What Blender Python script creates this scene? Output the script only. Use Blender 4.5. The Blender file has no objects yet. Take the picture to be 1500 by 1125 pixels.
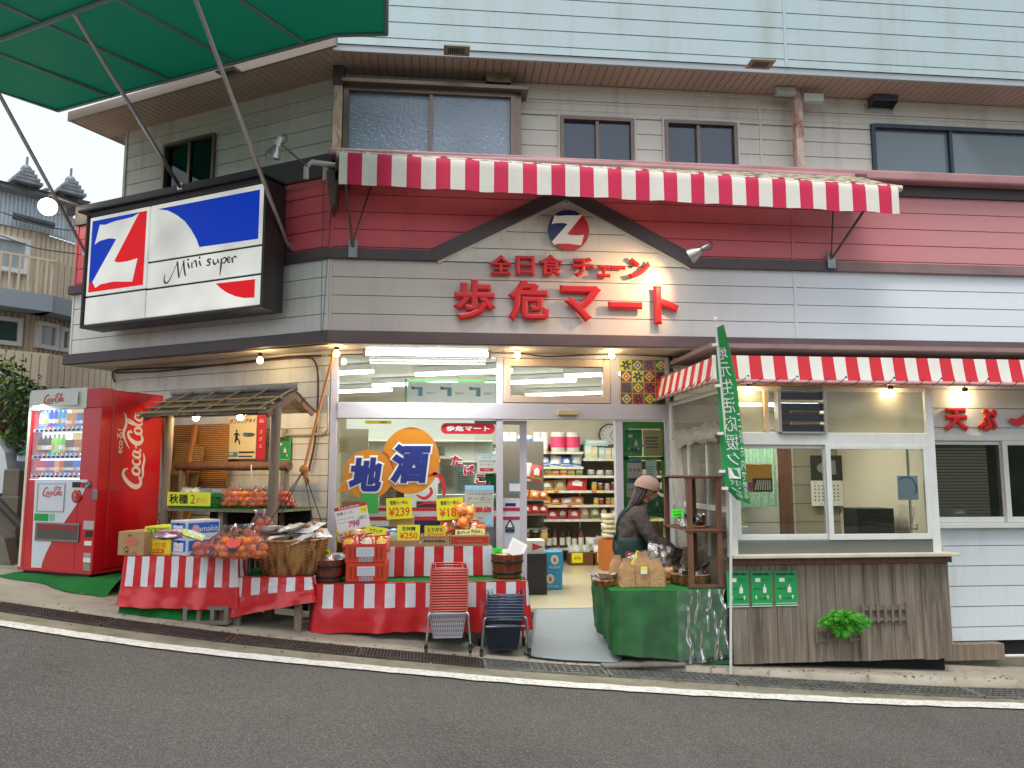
import bpy,math,random
from mathutils import Vector,Matrix
from mathutils import noise as mnoise
sc=bpy.context.scene
COL=sc.collection
R=random.Random(11)
rad=math.radians
# ------------------------------------------------------------ camera, world, sun, exposure
CAMP=Vector((0.0,-8.2,1.65));HEAD=rad(5.6);PITCH=rad(6.5);FPX=1127.0
cd=bpy.data.cameras.new('camera');cam=bpy.data.objects.new('camera',cd);COL.objects.link(cam)
cam.location=CAMP;cam.rotation_euler=(rad(90)+PITCH,0,-HEAD)
cd.sensor_width=36;cd.lens=FPX/1500*36;cd.clip_start=.05;cd.clip_end=2000
sc.camera=cam
SUN_EL,SUN_AZ=rad(66),rad(200)
w=bpy.data.worlds.new('World');sc.world=w;w.use_nodes=True
nt=w.node_tree;bg=nt.nodes['Background']
sky=nt.nodes.new('ShaderNodeTexSky');sky.sky_type='NISHITA';sky.sun_disc=False
sky.sun_elevation=SUN_EL;sky.sun_rotation=SUN_AZ;sky.air_density=1.0;sky.dust_density=4.0
hs=nt.nodes.new('ShaderNodeHueSaturation');hs.inputs['Saturation'].default_value=.5
nt.links.new(sky.outputs[0],hs.inputs['Color'])
mxw=nt.nodes.new('ShaderNodeMixRGB');mxw.inputs[0].default_value=.62;mxw.inputs[2].default_value=(8.0,8.5,9.1,1)
nt.links.new(hs.outputs[0],mxw.inputs[1]);nt.links.new(mxw.outputs[0],bg.inputs[0])
bg.inputs[1].default_value=.115
sl=bpy.data.lights.new('sun','SUN');sl.energy=1.5;sl.angle=rad(25);sl.color=(1,.97,.92)
so=bpy.data.objects.new('sun',sl);COL.objects.link(so)
so.rotation_euler=Vector((math.sin(SUN_AZ)*math.cos(SUN_EL),math.cos(SUN_AZ)*math.cos(SUN_EL),math.sin(SUN_EL))).to_track_quat('Z','Y').to_euler()
sc.view_settings.view_transform='Standard';sc.view_settings.look='None'
sc.view_settings.exposure=.5;sc.view_settings.gamma=1;sc.view_settings.use_curve_mapping=False
sc.cycles.use_denoising=True
sc.cycles.max_bounces=8;sc.cycles.transparent_max_bounces=24;sc.cycles.caustics_reflective=False;sc.cycles.caustics_refractive=False
sc.cycles.sample_clamp_indirect=6;sc.cycles.use_adaptive_sampling=True;sc.cycles.adaptive_threshold=.02
# ------------------------------------------------------------ measuring helpers (photo pixel -> real point on a known plane)
_f=Vector((math.sin(HEAD)*math.cos(PITCH),math.cos(HEAD)*math.cos(PITCH),math.sin(PITCH)))
_u=Vector((-math.sin(HEAD)*math.sin(PITCH),-math.cos(HEAD)*math.sin(PITCH),math.cos(PITCH)))
_r=Vector((math.cos(HEAD),-math.sin(HEAD),0))
def ray(px,py):return _f+_r*((px-750)/FPX)+_u*((562.5-py)/FPX)
def on(px,py,p0,n):
    d=ray(px,py);return CAMP+d*((Vector(p0)-CAMP).dot(Vector(n))/d.dot(Vector(n)))
class Fr:
    def __init__(s,loc,rz):
        s.loc=Vector(loc);s.rz=rz;s.M=Matrix.Translation(s.loc)@Matrix.Rotation(rz,4,'Z');s.I=s.M.inverted()
        s.n=s.M.to_3x3()@Vector((0,1,0))
    def at(s,px,py,y=0.0):
        q=s.I@on(px,py,s.M@Vector((0,y,0)),s.n);return q.x,q.z
    def w(s,x,y,z):return s.M@Vector((x,y,z))
MAIN=Fr((0,0,0),0);WA=rad(-30.3);WING=Fr((-1.094,-.45,0),WA);WINGLOW=Fr((-1.12,0,0),WA)
GP=[(-60,.7),(-6,.7),(-4.4,.64),(-2.9,.47),(-1.5,.30),(-.25,.16),(.6,.07),(2.3,-.03),(3.5,-.1),(5,-.2),(10,-.55),(60,-1.6)]
def gz(x):
    def lin(t):
        for(a,b),(c,d)in zip(GP,GP[1:]):
            if t<=c:return b+(d-b)*max(0,(t-a))/(c-a)
        return GP[-1][1]
    return sum(lin(x+k*.18)for k in(-2,-1,0,1,2))/5
def pvz(x):
    t=min(1,max(0,(x-.9)/1.0));return gz(x)+.012+.045*t*t*(3-2*t)+.025*max(0,min(1,(x-2.5)/2))
def gpt(px,py):
    z=.1
    for _ in range(12):
        p=on(px,py,(0,0,z),(0,0,1));z=z*.3+gz(p.x)*.7
    return Vector((p.x,p.y,gz(p.x)))
# ------------------------------------------------------------ materials
def hx(h):
    h=h.lstrip('#');v=[int(h[i:i+2],16)/255 for i in(0,2,4)]
    return tuple((c/12.92 if c<=.04045 else((c+.055)/1.055)**2.4)for c in v)
MC={}
def mat(name,col,rough=.6,metal=0,var=None,bump=None,coat=0,emit=0,streak=None,spec=None,alpha=None):
    """var=(scale xyz, amount, second colour); bump=(scale xyz, strength); streak = dirt colour + amount"""
    if name in MC:return MC[name]
    m=bpy.data.materials.new(name);m.use_nodes=True;N=m.node_tree;b=N.nodes['Principled BSDF']
    if isinstance(col,str):col=hx(col)
    b.inputs['Base Color'].default_value=(*col,1);b.inputs['Roughness'].default_value=rough;b.inputs['Metallic'].default_value=metal
    if coat:b.inputs['Coat Weight'].default_value=coat;b.inputs['Coat Roughness'].default_value=.12
    if spec is not None:b.inputs['Specular IOR Level'].default_value=spec
    if alpha is not None:b.inputs['Alpha'].default_value=alpha
    tc=N.nodes.new('ShaderNodeTexCoord')
    def nz(scale,det=4,rg=.6):
        mp=N.nodes.new('ShaderNodeMapping');mp.inputs['Scale'].default_value=scale if isinstance(scale,(tuple,list))else(scale,)*3
        n=N.nodes.new('ShaderNodeTexNoise');n.inputs['Scale'].default_value=1;n.inputs['Detail'].default_value=det;n.inputs['Roughness'].default_value=rg
        N.links.new(tc.outputs['Object'],mp.inputs[0]);N.links.new(mp.outputs[0],n.inputs['Vector']);return n.outputs[0]
    cur=None
    def mixin(fac_sock,lo,hi,c2,amt):
        nonlocal cur
        mr=N.nodes.new('ShaderNodeMapRange');mr.inputs[1].default_value=lo;mr.inputs[2].default_value=hi;mr.inputs[4].default_value=amt
        mx=N.nodes.new('ShaderNodeMixRGB');N.links.new(fac_sock,mr.inputs[0]);N.links.new(mr.outputs[0],mx.inputs[0])
        if cur is None:mx.inputs[1].default_value=(*col,1)
        else:N.links.new(cur,mx.inputs[1])
        mx.inputs[2].default_value=(*(hx(c2)if isinstance(c2,str)else c2),1);cur=mx.outputs[0]
    if var:mixin(nz(var[0]),.38,.68,var[2],var[1])
    if streak:mixin(nz(streak[0],6,.7),.5,.74,streak[2],streak[1])
    if cur is not None:N.links.new(cur,b.inputs['Base Color'])
    if bump:
        bn=N.nodes.new('ShaderNodeBump');bn.inputs['Strength'].default_value=bump[1];bn.inputs['Distance'].default_value=bump[2]if len(bump)>2 else .01
        N.links.new(nz(bump[0],5),bn.inputs['Height']);N.links.new(bn.outputs[0],b.inputs['Normal'])
    if emit:
        b.inputs['Emission Color'].default_value=(*col,1);b.inputs['Emission Strength'].default_value=emit
        if cur is not None:N.links.new(cur,b.inputs['Emission Color'])
    MC[name]=m;return m
def glass(name,tint=(1,1,1),refl=1.0,rough=0.0,body=0.0,bodycol=(.5,.6,.6),bump=None,ior=1.5):
    """thin pane: see-through with fresnel reflection; body = share of milky diffuse"""
    if name in MC:return MC[name]
    m=bpy.data.materials.new(name);m.use_nodes=True;N=m.node_tree;N.nodes.clear();L=N.links
    o=N.nodes.new('ShaderNodeOutputMaterial');t=N.nodes.new('ShaderNodeBsdfTransparent');t.inputs[0].default_value=(*tint,1)
    g=N.nodes.new('ShaderNodeBsdfGlossy');g.inputs['Roughness'].default_value=rough
    fr=N.nodes.new('ShaderNodeFresnel');fr.inputs[0].default_value=ior
    ml=N.nodes.new('ShaderNodeMath');ml.operation='MULTIPLY';ml.inputs[1].default_value=refl;ml.use_clamp=True
    L.new(fr.outputs[0],ml.inputs[0]);cur=t.outputs[0]
    if body:
        d=N.nodes.new('ShaderNodeBsdfDiffuse');d.inputs[0].default_value=(*bodycol,1);mb=N.nodes.new('ShaderNodeMixShader')
        mb.inputs[0].default_value=body;L.new(cur,mb.inputs[1]);L.new(d.outputs[0],mb.inputs[2]);cur=mb.outputs[0]
    mx=N.nodes.new('ShaderNodeMixShader');L.new(ml.outputs[0],mx.inputs[0]);L.new(cur,mx.inputs[1]);L.new(g.outputs[0],mx.inputs[2])
    L.new(mx.outputs[0],o.inputs[0])
    if bump:
        tc=N.nodes.new('ShaderNodeTexCoord');n=N.nodes.new('ShaderNodeTexNoise');n.inputs['Scale'].default_value=bump[0];n.inputs['Detail'].default_value=3
        bn=N.nodes.new('ShaderNodeBump');bn.inputs['Strength'].default_value=bump[1];bn.inputs['Distance'].default_value=.02
        L.new(tc.outputs['Object'],n.inputs['Vector']);L.new(n.outputs[0],bn.inputs['Height']);L.new(bn.outputs[0],g.inputs['Normal']);L.new(bn.outputs[0],fr.inputs['Normal'])
    MC[name]=m;return m
# ------------------------------------------------------------ mesh builder
TXT={}
def text_geo(s,bev=0.0,shear=0.0):
    k=(s,round(bev,4),shear)
    if k in TXT:return TXT[k]
    c=bpy.data.curves.new('t','FONT');c.body=s;c.size=1;c.resolution_u=3;c.shear=shear
    if bev:c.bevel_depth=bev;c.bevel_resolution=1
    o=bpy.data.objects.new('t',c);m=bpy.data.meshes.new_from_object(o)
    v=[tuple(x.co)for x in m.vertices];f=[tuple(p.vertices)for p in m.polygons]
    bpy.data.objects.remove(o);bpy.data.curves.remove(c);bpy.data.meshes.remove(m)
    xs=[a[0]for a in v]or[0];ys=[a[1]for a in v]or[0]
    TXT[k]=(v,f,min(xs),max(xs),min(ys),max(ys));return TXT[k]
def catmull(p,n=6):
    o=[]
    for i in range(len(p)-1):
        a=p[max(i-1,0)];b=p[i];c=p[i+1];d=p[min(i+2,len(p)-1)]
        for k in range(n):
            t=k/n;o.append(tuple(.5*(2*b[j]+(c[j]-a[j])*t+(2*a[j]-5*b[j]+4*c[j]-d[j])*t*t+(3*b[j]-a[j]-3*c[j]+d[j])*t**3)for j in range(len(b))))
    o.append(tuple(p[-1]));return o
class MB:
    def __init__(s,M=None):s.v=[];s.f=[];s.m=[];s.s=[];s.M=M
    def add(s,vs,fs,m=0,smooth=False):
        b=len(s.v);s.v+=[tuple(s.M@Vector(x))if s.M else tuple(x)for x in vs]
        for f in fs:s.f.append(tuple(b+i for i in f));s.m.append(m);s.s.append(smooth)
        return s
    def poly(s,pts,m=0):return s.add(pts,[tuple(range(len(pts)))],m)
    def box(s,x0,x1,y0,y1,z0,z1,m=0,T=None):
        v=[(x,y,z)for x in(x0,x1)for y in(y0,y1)for z in(z0,z1)]
        if T is not None:v=[tuple(T@Vector(q))for q in v]
        return s.add(v,[(0,1,3,2),(4,6,7,5),(0,4,5,1),(2,3,7,6),(0,2,6,4),(1,5,7,3)],m)
    def prism(s,pts,y0,y1,m=0,m2=None):
        n=len(pts);v=[(x,y0,z)for x,z in pts]+[(x,y1,z)for x,z in pts]
        s.add(v,[tuple(range(n))],m)
        s.add(v,[tuple(range(2*n-1,n-1,-1))]+[(i,i+n,(i+1)%n+n,(i+1)%n)for i in range(n)],m if m2 is None else m2)
        return s
    def tube(s,pts,r,m=0,seg=8,cap=True,closed=False):
        pts=[Vector(p)for p in pts];n=len(pts);rs=r if isinstance(r,(list,tuple))else[r]*n;vs=[];fs=[];pu=None
        for i,p in enumerate(pts):
            a=pts[i-1]if(i or closed)else p;c=pts[(i+1)%n]if(i<n-1 or closed)else p
            t=(c-a);t=t.normalized()if t.length>1e-9 else Vector((0,0,1))
            if pu is None:pu=t.orthogonal().normalized()
            pu=(pu-t*pu.dot(t));pu=pu.normalized()if pu.length>1e-6 else t.orthogonal().normalized();b=t.cross(pu)
            for k in range(seg):
                an=2*math.pi*k/seg;vs.append(p+(pu*math.cos(an)+b*math.sin(an))*rs[i])
        for i in range(n if closed else n-1):
            j=(i+1)%n
            for k in range(seg):fs.append((i*seg+k,i*seg+(k+1)%seg,j*seg+(k+1)%seg,j*seg+k))
        s.add(vs,fs,m,True)
        if cap and not closed:s.add(vs[:seg],[tuple(range(seg-1,-1,-1))],m);s.add(vs[-seg:],[tuple(range(seg))],m)
        return s
    def lathe(s,prof,c=(0,0,0),m=0,seg=20,sx=1,sy=1,smooth=True,mf=None,wob=None):
        vs=[]
        for(r0,z)in prof:
            for k in range(seg):
                a=2*math.pi*k/seg;r=r0*((1+wob(a,z))if wob else 1);vs.append((c[0]+r*math.cos(a)*sx,c[1]+r*math.sin(a)*sy,c[2]+z))
        b=len(s.v);s.v+=[tuple(s.M@Vector(x))if s.M else x for x in vs]
        for i in range(len(prof)-1):
            for k in range(seg):k2=(k+1)%seg;s.f.append((b+i*seg+k,b+i*seg+k2,b+(i+1)*seg+k2,b+(i+1)*seg+k));s.m.append(mf(i,k)if mf else m);s.s.append(smooth)
        return s
    def grid(s,fn,nu,nv,m=0,mf=None,smooth=True):
        vs=[fn(i/nu,j/nv)for j in range(nv+1)for i in range(nu+1)];b=len(s.v)
        s.v+=[tuple(s.M@Vector(x))if s.M else tuple(x)for x in vs]
        for j in range(nv):
            for i in range(nu):
                a=b+j*(nu+1)+i;s.f.append((a,a+1,a+nu+2,a+nu+1));s.m.append(mf(i,j)if mf else m);s.s.append(smooth)
        return s
    def text(s,t,x,z,y,h,m=0,w=None,bev=0.0,ext=0.0,shear=0,mirror=False,al='c',T=None):
        """text in the XZ plane facing -Y; (x,z) = centre; h = glyph height; w = total width"""
        v,f,a,b,c,d=text_geo(t,bev,shear)
        if not v:return s
        sz=h/max(d-c,.3);sx=(w/(b-a))if w else sz
        ox=(a+b)/2 if al=='c' else a;oz=(c+d)/2
        q=[((-1 if mirror else 1)*(p[0]-ox)*sx+x,y-(p[2]*sz),(p[1]-oz)*sz+z)for p in v]
        if T is not None:q=[tuple(T@Vector(p))for p in q]
        if ext:
            n=len(v);e={}
            for fc in f:
                for i in range(len(fc)):
                    k=(fc[i],fc[(i+1)%len(fc)]);e[k]=1
            side=[(k[0],k[1],k[1]+n,k[0]+n)for k in e if(k[1],k[0])not in e]
            q2=[(p[0],p[1]+ext,p[2])for p in q];s.add(q+q2,f+side,m)
        else:s.add(q,f,m)
        return s
    def stroke(s,pts,m=0,y=0,T=None,n=6,k=1.0,th=0):
        """brush stroke: pts = (x, z, width)"""
        c=catmull([p if len(p)==3 else(*p,.05)for p in pts],n);L=[];Rr=[]
        for i,p in enumerate(c):
            a=c[max(i-1,0)];b=c[min(i+1,len(c)-1)];dx,dz=b[0]-a[0],b[1]-a[1];l=math.hypot(dx,dz)or 1
            hw=max(p[2],.002)/2*k;L.append((p[0]-dz/l*hw,y,p[1]+dx/l*hw));Rr.append((p[0]+dz/l*hw,y,p[1]-dx/l*hw))
        if T is not None:L=[tuple(T@Vector(q))for q in L];Rr=[tuple(T@Vector(q))for q in Rr]
        N_=len(c);s.add(L+Rr,[(i,i+1,N_+i+1,N_+i)for i in range(N_-1)],m);return s
def obj(name,mb,mats,parent=None,bevel=0,loc=None,rz=None,sub=0,seg=2):
    me=bpy.data.meshes.new(name);me.from_pydata(mb.v,[],mb.f)
    if not isinstance(mats,(list,tuple)):mats=[mats]
    for x in mats:me.materials.append(x)
    me.polygons.foreach_set('material_index',mb.m);me.polygons.foreach_set('use_smooth',mb.s);me.update()
    o=bpy.data.objects.new(name,me);COL.objects.link(o)
    if parent:o.parent=parent
    if loc is not None:o.location=loc
    if rz is not None:o.rotation_euler.z=rz
    if bevel:
        b=o.modifiers.new('bevel','BEVEL');b.width=bevel;b.segments=seg;b.limit_method='ANGLE';b.angle_limit=rad(35)
    if sub:b=o.modifiers.new('sub','SUBSURF');b.levels=b.render_levels=sub
    return o
def tag(o,label=None,cat=None,group=None,kind=None):
    if label:o['label']=label
    if cat:o['category']=cat
    if group:o['group']=group
    if kind:o['kind']=kind
    return o
def thing(name,label,cat,loc=(0,0,0),rz=0,group=None,tilt=None):
    o=bpy.data.objects.new(name,None);COL.objects.link(o);o.empty_display_size=.1
    o.location=loc;o.rotation_euler=(tilt[0]if tilt else 0,tilt[1]if tilt else 0,rz);return tag(o,label,cat,group)
def copy_tree(o,loc=None,rz=None,label=None,parent=None):
    c=o.copy();COL.objects.link(c);c.parent=parent
    if loc is not None:c.location=loc
    if rz is not None:c.rotation_euler.z=rz
    if label:c['label']=label
    for ch in list(o.children):copy_tree(ch,parent=c)
    return c
def part(name,label=None,**k):return k
ORD=['first','second','third','fourth','fifth','sixth','seventh','eighth','ninth','tenth','eleventh','twelfth','thirteenth','fourteenth','fifteenth','sixteenth','seventeenth','eighteenth','nineteenth','twentieth','twenty-first','twenty-second']
def RX(a):return Matrix.Rotation(a,4,'X')
def RY(a):return Matrix.Rotation(a,4,'Y')
def RZ(a):return Matrix.Rotation(a,4,'Z')
def TL(x,y,z):return Matrix.Translation((x,y,z))
# ---- shared materials
SID=mat('cream_siding','#dcdad0',.55,var=((.7,.7,1.6),.45,'#c6c7b6'),streak=((3,3,.5),.5,'#8f897a'),bump=((4,4,90),.25,.004))
SIDA=mat('annex_siding','#d3dbde',.5,var=((.6,.6,1.2),.35,'#c2cbca'),streak=((5,5,.5),.25,'#9aa08c'),bump=((4,4,90),.25,.004))
SIDN=mat('lightened_wing_siding','#e6e5df',.5,var=((.6,.6,1.2),.3,'#d8d6cc'),streak=((5,5,.5),.3,'#a8a596'),bump=((4,4,90),.25,.004))  # wing boards lightened in colour to offset the green awning's shade
SIDW=mat('lamp_warmed_white_siding','#d3c8bf',.5,var=((.6,.6,1.2),.35,'#c6bcb0'),streak=((5,5,.5),.35,'#9aa08c'),bump=((4,4,90),.25,.004))  # warm lamp glow put into the base colour of the white boards
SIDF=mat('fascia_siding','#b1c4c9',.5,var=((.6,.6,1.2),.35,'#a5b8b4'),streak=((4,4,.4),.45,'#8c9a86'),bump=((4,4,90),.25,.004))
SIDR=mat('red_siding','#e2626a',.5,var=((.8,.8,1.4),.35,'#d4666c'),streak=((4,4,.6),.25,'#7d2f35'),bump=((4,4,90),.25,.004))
def fade_or_lamplight_x(m,x0,x1,c2):
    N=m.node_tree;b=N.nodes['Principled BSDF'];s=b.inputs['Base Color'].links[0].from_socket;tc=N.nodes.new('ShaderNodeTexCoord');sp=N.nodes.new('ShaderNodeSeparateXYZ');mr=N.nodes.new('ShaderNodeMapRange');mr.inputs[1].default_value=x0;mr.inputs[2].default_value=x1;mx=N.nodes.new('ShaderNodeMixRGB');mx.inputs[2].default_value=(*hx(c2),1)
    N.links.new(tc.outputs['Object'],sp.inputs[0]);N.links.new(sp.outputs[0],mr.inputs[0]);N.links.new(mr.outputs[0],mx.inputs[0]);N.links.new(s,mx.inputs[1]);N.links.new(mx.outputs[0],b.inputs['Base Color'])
fade_or_lamplight_x(SIDR,2.4,5.6,'#c58788');fade_or_lamplight_x(SIDW,1.8,4.2,'#dbe3e8')  # red fades with weather; white's warmer left paints in lamp light
SIDG=mat('groove_shadow_gap','#6a655c',.9)
BROWN=mat('dark_brown_trim','#4a3f41',.45,var=((2,2,3),.4,'#5d4f4e'))
FADED=mat('faded_brown_trim','#8d7472',.55,var=((2.2,2.2,4),.7,'#6d5553'))
PINK=mat('faded_pink_flashing','#b98a8c',.5,var=((1.3,3,3),.6,'#93696b'),streak=((2,5,5),.4,'#5f4645'))
SOFF=mat('brown_soffit','#b8a494',.6,var=((1,1,1),.5,'#a5917f'))
LAV=mat('lavender_grey_frame','#c3bfc8',.4,var=((1.5,1.5,1.5),.3,'#b3adb4'))
WFR=mat('white_frame','#d9dcd8',.4,var=((2,2,5),.3,'#c2c0b0'),streak=((8,8,2),.2,'#8f8a78'))
DKFR=mat('dark_aluminium','#474049',.35,.4)
ALU=mat('aluminium','#b9bbbd',.3,.85)
CHROME=mat('chrome','#c9c9cc',.16,1)
GALV=mat('galvanised_steel','#8d9192',.4,.8,var=((20,20,20),.5,'#6d7071'))
BLACK=mat('black_plastic','#1b1b1d',.5)
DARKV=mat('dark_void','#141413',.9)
CONC=mat('concrete','#7c766b',.9,var=((1.3,1.3,1.3),.7,'#5e574c'),streak=((6,6,6),.5,'#4a4a3a'),bump=((40,40,40),.5,.01))
WHITE=mat('white_paint','#e6e6e2',.4)
INKK=mat('black_ink','#15151a',.6);INKR=mat('red_ink','#c4161f',.5);INKO=mat('orange_red_ink','#e0561f',.6)
YEL=mat('yellow_card','#eef02a',.5,var=((6,6,6),.2,'#e2df20'));PAPER=mat('white_paper','#e8e6e0',.6);LIME=mat('lime_card','#3fe82c',.5)
KRAFT=mat('kraft_board','#b08f63',.8,var=((9,9,9),.4,'#9c7c52'),bump=((60,60,200),.1))
VRED=mat('vinyl_red','#cf2028',.32,coat=.5,var=((3,3,3),.35,'#b81a22'),bump=((7,5,5),.35,.02))
VWHT=mat('vinyl_white','#dfdfe4',.35,coat=.5,var=((3,3,3),.3,'#cdccd2'),bump=((7,5,5),.35,.02))
TURF=mat('artificial_turf','#12752a',.95,var=((60,60,60),.6,'#0c5a20'),bump=((300,300,300),.8,.01))
WOODG=mat('weathered_wood','#8a7a68',.8,var=((30,30,2),.7,'#5f5144'),bump=((60,60,3),.5,.006))
WOODB=mat('brown_wood','#76503a',.7,var=((30,30,2),.7,'#553726'),bump=((60,60,3),.3,.004))
ORANGEF=mat('mandarin_skin','#ff8412',.4,var=((12,12,12),.4,'#f26a08'),bump=((250,250,250),.3,.002))
GREENP=mat('green_poster','#1f9a50',.5);GREENL=mat('light_green_frame','#66cf62',.4)
PAPT=mat('translucent_paper','#e6e8e2',.6)
for _n in('translucent_paper',):
    _t=MC[_n].node_tree;_tr=_t.nodes.new('ShaderNodeBsdfTranslucent');_tr.inputs[0].default_value=(.85,.87,.83,1);_mx=_t.nodes.new('ShaderNodeMixShader');_mx.inputs[0].default_value=.55;_t.links.new(_t.nodes['Principled BSDF'].outputs[0],_mx.inputs[1]);_t.links.new(_tr.outputs[0],_mx.inputs[2]);_t.links.new(_mx.outputs[0],_t.nodes['Material Output'].inputs[0])
CLEAR=glass('clear_glass',(.97,.985,.975),1.0)
PLAS=glass('clear_plastic_film',(.97,.97,.97),1.5,.12,body=.1,bodycol=(.85,.85,.87),bump=(22,1.0))
BULBM=mat('lit_bulb_glass',(1,.72,.36),.4,emit=34);TUBEM=mat('lit_fluorescent_tube',(.95,1,.98),.4,emit=9)
# ============================================================ SETTING: road, pavement, line, gutter
def sheet(name,xs,yfn,mats,dz,kind='structure',nv=1,m=0):
    mb=MB();mb.grid(lambda u,v:None,0,0)if False else None
    vs=[];n=len(xs)
    for j in range(nv+1):
        for x in xs:
            a,b=yfn(x);y=a+(b-a)*j/nv;vs.append((x,y,gz(x)+dz))
    fs=[(j*n+i,j*n+i+1,(j+1)*n+i+1,(j+1)*n+i)for j in range(nv)for i in range(n-1)]
    mb.add(vs,fs,m,True);return tag(obj(name,mb,mats),kind=kind)
def asphalt():
    m=mat('worn_asphalt','#5c5853',.9,var=((.5,.5,.5),.8,'#4c4843'),streak=((1.6,.5,1),.5,'#3d3a36'));N=m.node_tree;b=N.nodes['Principled BSDF'];L=N.links
    src=b.inputs['Base Color'].links[0].from_socket
    tc=N.nodes.new('ShaderNodeTexCoord');vo=N.nodes.new('ShaderNodeTexVoronoi');vo.inputs['Scale'].default_value=165;L.new(tc.outputs['Object'],vo.inputs['Vector'])
    n=N.nodes.new('ShaderNodeTexNoise');n.inputs['Scale'].default_value=105;n.inputs['Detail'].default_value=6;n.inputs['Roughness'].default_value=.8;L.new(tc.outputs['Object'],n.inputs['Vector'])
    sep=N.nodes.new('ShaderNodeSeparateColor');L.new(vo.outputs['Color'],sep.inputs[0])
    r1=N.nodes.new('ShaderNodeMapRange');r1.inputs[1].default_value=.62;r1.inputs[2].default_value=.95;r1.inputs[4].default_value=.5;L.new(sep.outputs[0],r1.inputs[0])
    mx=N.nodes.new('ShaderNodeMixRGB');L.new(r1.outputs[0],mx.inputs[0]);L.new(src,mx.inputs[1]);mx.inputs[2].default_value=(*hx('#a09a94'),1)
    r2=N.nodes.new('ShaderNodeMapRange');r2.inputs[1].default_value=.5;r2.inputs[2].default_value=.68;r2.inputs[4].default_value=.75;L.new(n.outputs[0],r2.inputs[0])
    mx2=N.nodes.new('ShaderNodeMixRGB');L.new(r2.outputs[0],mx2.inputs[0]);L.new(mx.outputs[0],mx2.inputs[1]);mx2.inputs[2].default_value=(*hx('#2c2827'),1)
    L.new(mx2.outputs[0],b.inputs['Base Color'])
    bn=N.nodes.new('ShaderNodeBump');bn.inputs['Strength'].default_value=.9;bn.inputs['Distance'].default_value=.012;L.new(n.outputs[0],bn.inputs['Height']);L.new(bn.outputs[0],b.inputs['Normal']);return m
xs=[-60,-30,-15,-9]+[-6.5+i*.25 for i in range(60)]+[10,15,30,60]
HM_=MB();HM_.grid(lambda u,v:(-90+180*u,-26-40*v,-3+10*v**.7+2.5*mnoise.noise(Vector((u*12,v*6,0)))+1.2*mnoise.noise(Vector((u*50,v*9,4)))),120,16);tag(obj('added_hill',HM_,mat('added_wooded_hillside','#2f3d28',.95,var=((.6,.6,.6),.8,'#1d2818'),bump=((2,2,2),1,.3))),kind='structure')  # unseen hill added behind the camera to dim facade light and window reflections
sheet('road',xs,lambda x:(-60,60),asphalt(),0,nv=6)
LINE=[gpt(*p)for p in((-60,905),(0,914),(167,940),(333,960),(500,976),(700,994),(850,1005.5),(1040,1018),(1325,1031),(1500,1036),(1620,1038))]
GRT=[gpt(*p)for p in((-60,882),(0,891),(167,916),(333,937),(500,955),(650,968),(776,979),(1040,996),(1224,1008),(1408,1017),(1500,1019),(1620,1021))]
def yat(P,x):
    if x<=P[0].x:return P[0].y+(x-P[0].x)*(P[1].y-P[0].y)/(P[1].x-P[0].x)
    for a,b in zip(P,P[1:]):
        if x<=b.x:return a.y+(b.y-a.y)*(x-a.x)/(b.x-a.x)
    a,b=P[-2:];return b.y+(x-b.x)*(b.y-a.y)/(b.x-a.x)
def ysm(P,x):return sum(yat(P,x+k*.2)for k in(-2,-1,0,1,2))/5
xf=[-7+i*.2 for i in range(96)]
CONC2=mat('pavement_concrete','#aaa292',.92,var=((1.1,1.1,1.1),.7,'#877e6e'),streak=((5,5,5),.55,'#57523f'),bump=((45,45,45),.6,.01))
MOSSK=mat('mossy_kerb_concrete','#8b8574',.92,var=((4,4,4),.8,'#66634a'),bump=((45,45,45),.6,.01))
sheet('kerb_strip',xf,lambda x:(ysm(LINE,x)+.03,ysm(GRT,x)-.14),MOSSK,.006)
mb=MB();mb.grid(lambda u,v:(lambda x,y0:(x,y0+(6-y0)*(.25*v*4/10 if v<.0 else v**2.2),gz(x)+.012+(pvz(x)-gz(x)-.012)*min(1,v*16)))(-7+19*u,ysm(GRT,-7+19*u)+.15),95,16);tag(obj('pavement',mb,CONC2),kind='structure')
LPAINT=mat('worn_white_road_paint','#dcdad2',.7,var=((9,9,9),.5,'#bdb9ae'),streak=((30,30,30),.85,'#66605b'))
def wob(x,s):return .006*mnoise.noise(Vector((x*80,s,9)))+.022*mnoise.noise(Vector((x*5,s,0)))+.007*mnoise.noise(Vector((x*31,s,3)))
xw=[-7+i*.04 for i in range(480)]
sheet('white_edge_line',xw,lambda x:(ysm(LINE,x)-.08+wob(x,1),ysm(LINE,x)+.075+wob(x,7)),LPAINT,.011)
sheet('gutter_channel',xf,lambda x:(ysm(GRT,x)-.14,ysm(GRT,x)+.15),mat('wet_dark_gutter','#181614',.6),.004)
rr_l=random.Random(4);mb=MB()
for _ in range(260):
    x=rr_l.uniform(-5,6.5);y=ysm(GRT,x)+(rr_l.choice((-.2,.18,.18,.3))+rr_l.gauss(0,.05));q=rr_l.uniform(.008,.022);a=rr_l.random()*6;z=(gz(x)+.014 if y<ysm(GRT,x)else pvz(x)+.004);d=Vector((math.cos(a),math.sin(a),0))*q;e=Vector((-math.sin(a),math.cos(a),0))*q*.5;c=Vector((x,y,z));mb.add([c-d,c+e+Vector((0,0,.006)),c+d,c-e],[(0,1,2,3)],rr_l.randrange(3))
tag(obj('leaf_litter',mb,[mat('dead_leaf','#6b4a2a',.8),mat('pale_leaf','#a08a5a',.8),mat('grit','#4a4438',.9)]),kind='stuff')
GRM=mat('rusty_grating_steel','#5a4f4a',.6,.5,var=((14,14,14),.7,'#3b302b'))
GRL=mat('grey_grating_steel','#8b8b86',.5,.6,var=((14,14,14),.6,'#5c5a52'))
x=-5.6;k=0
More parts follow.
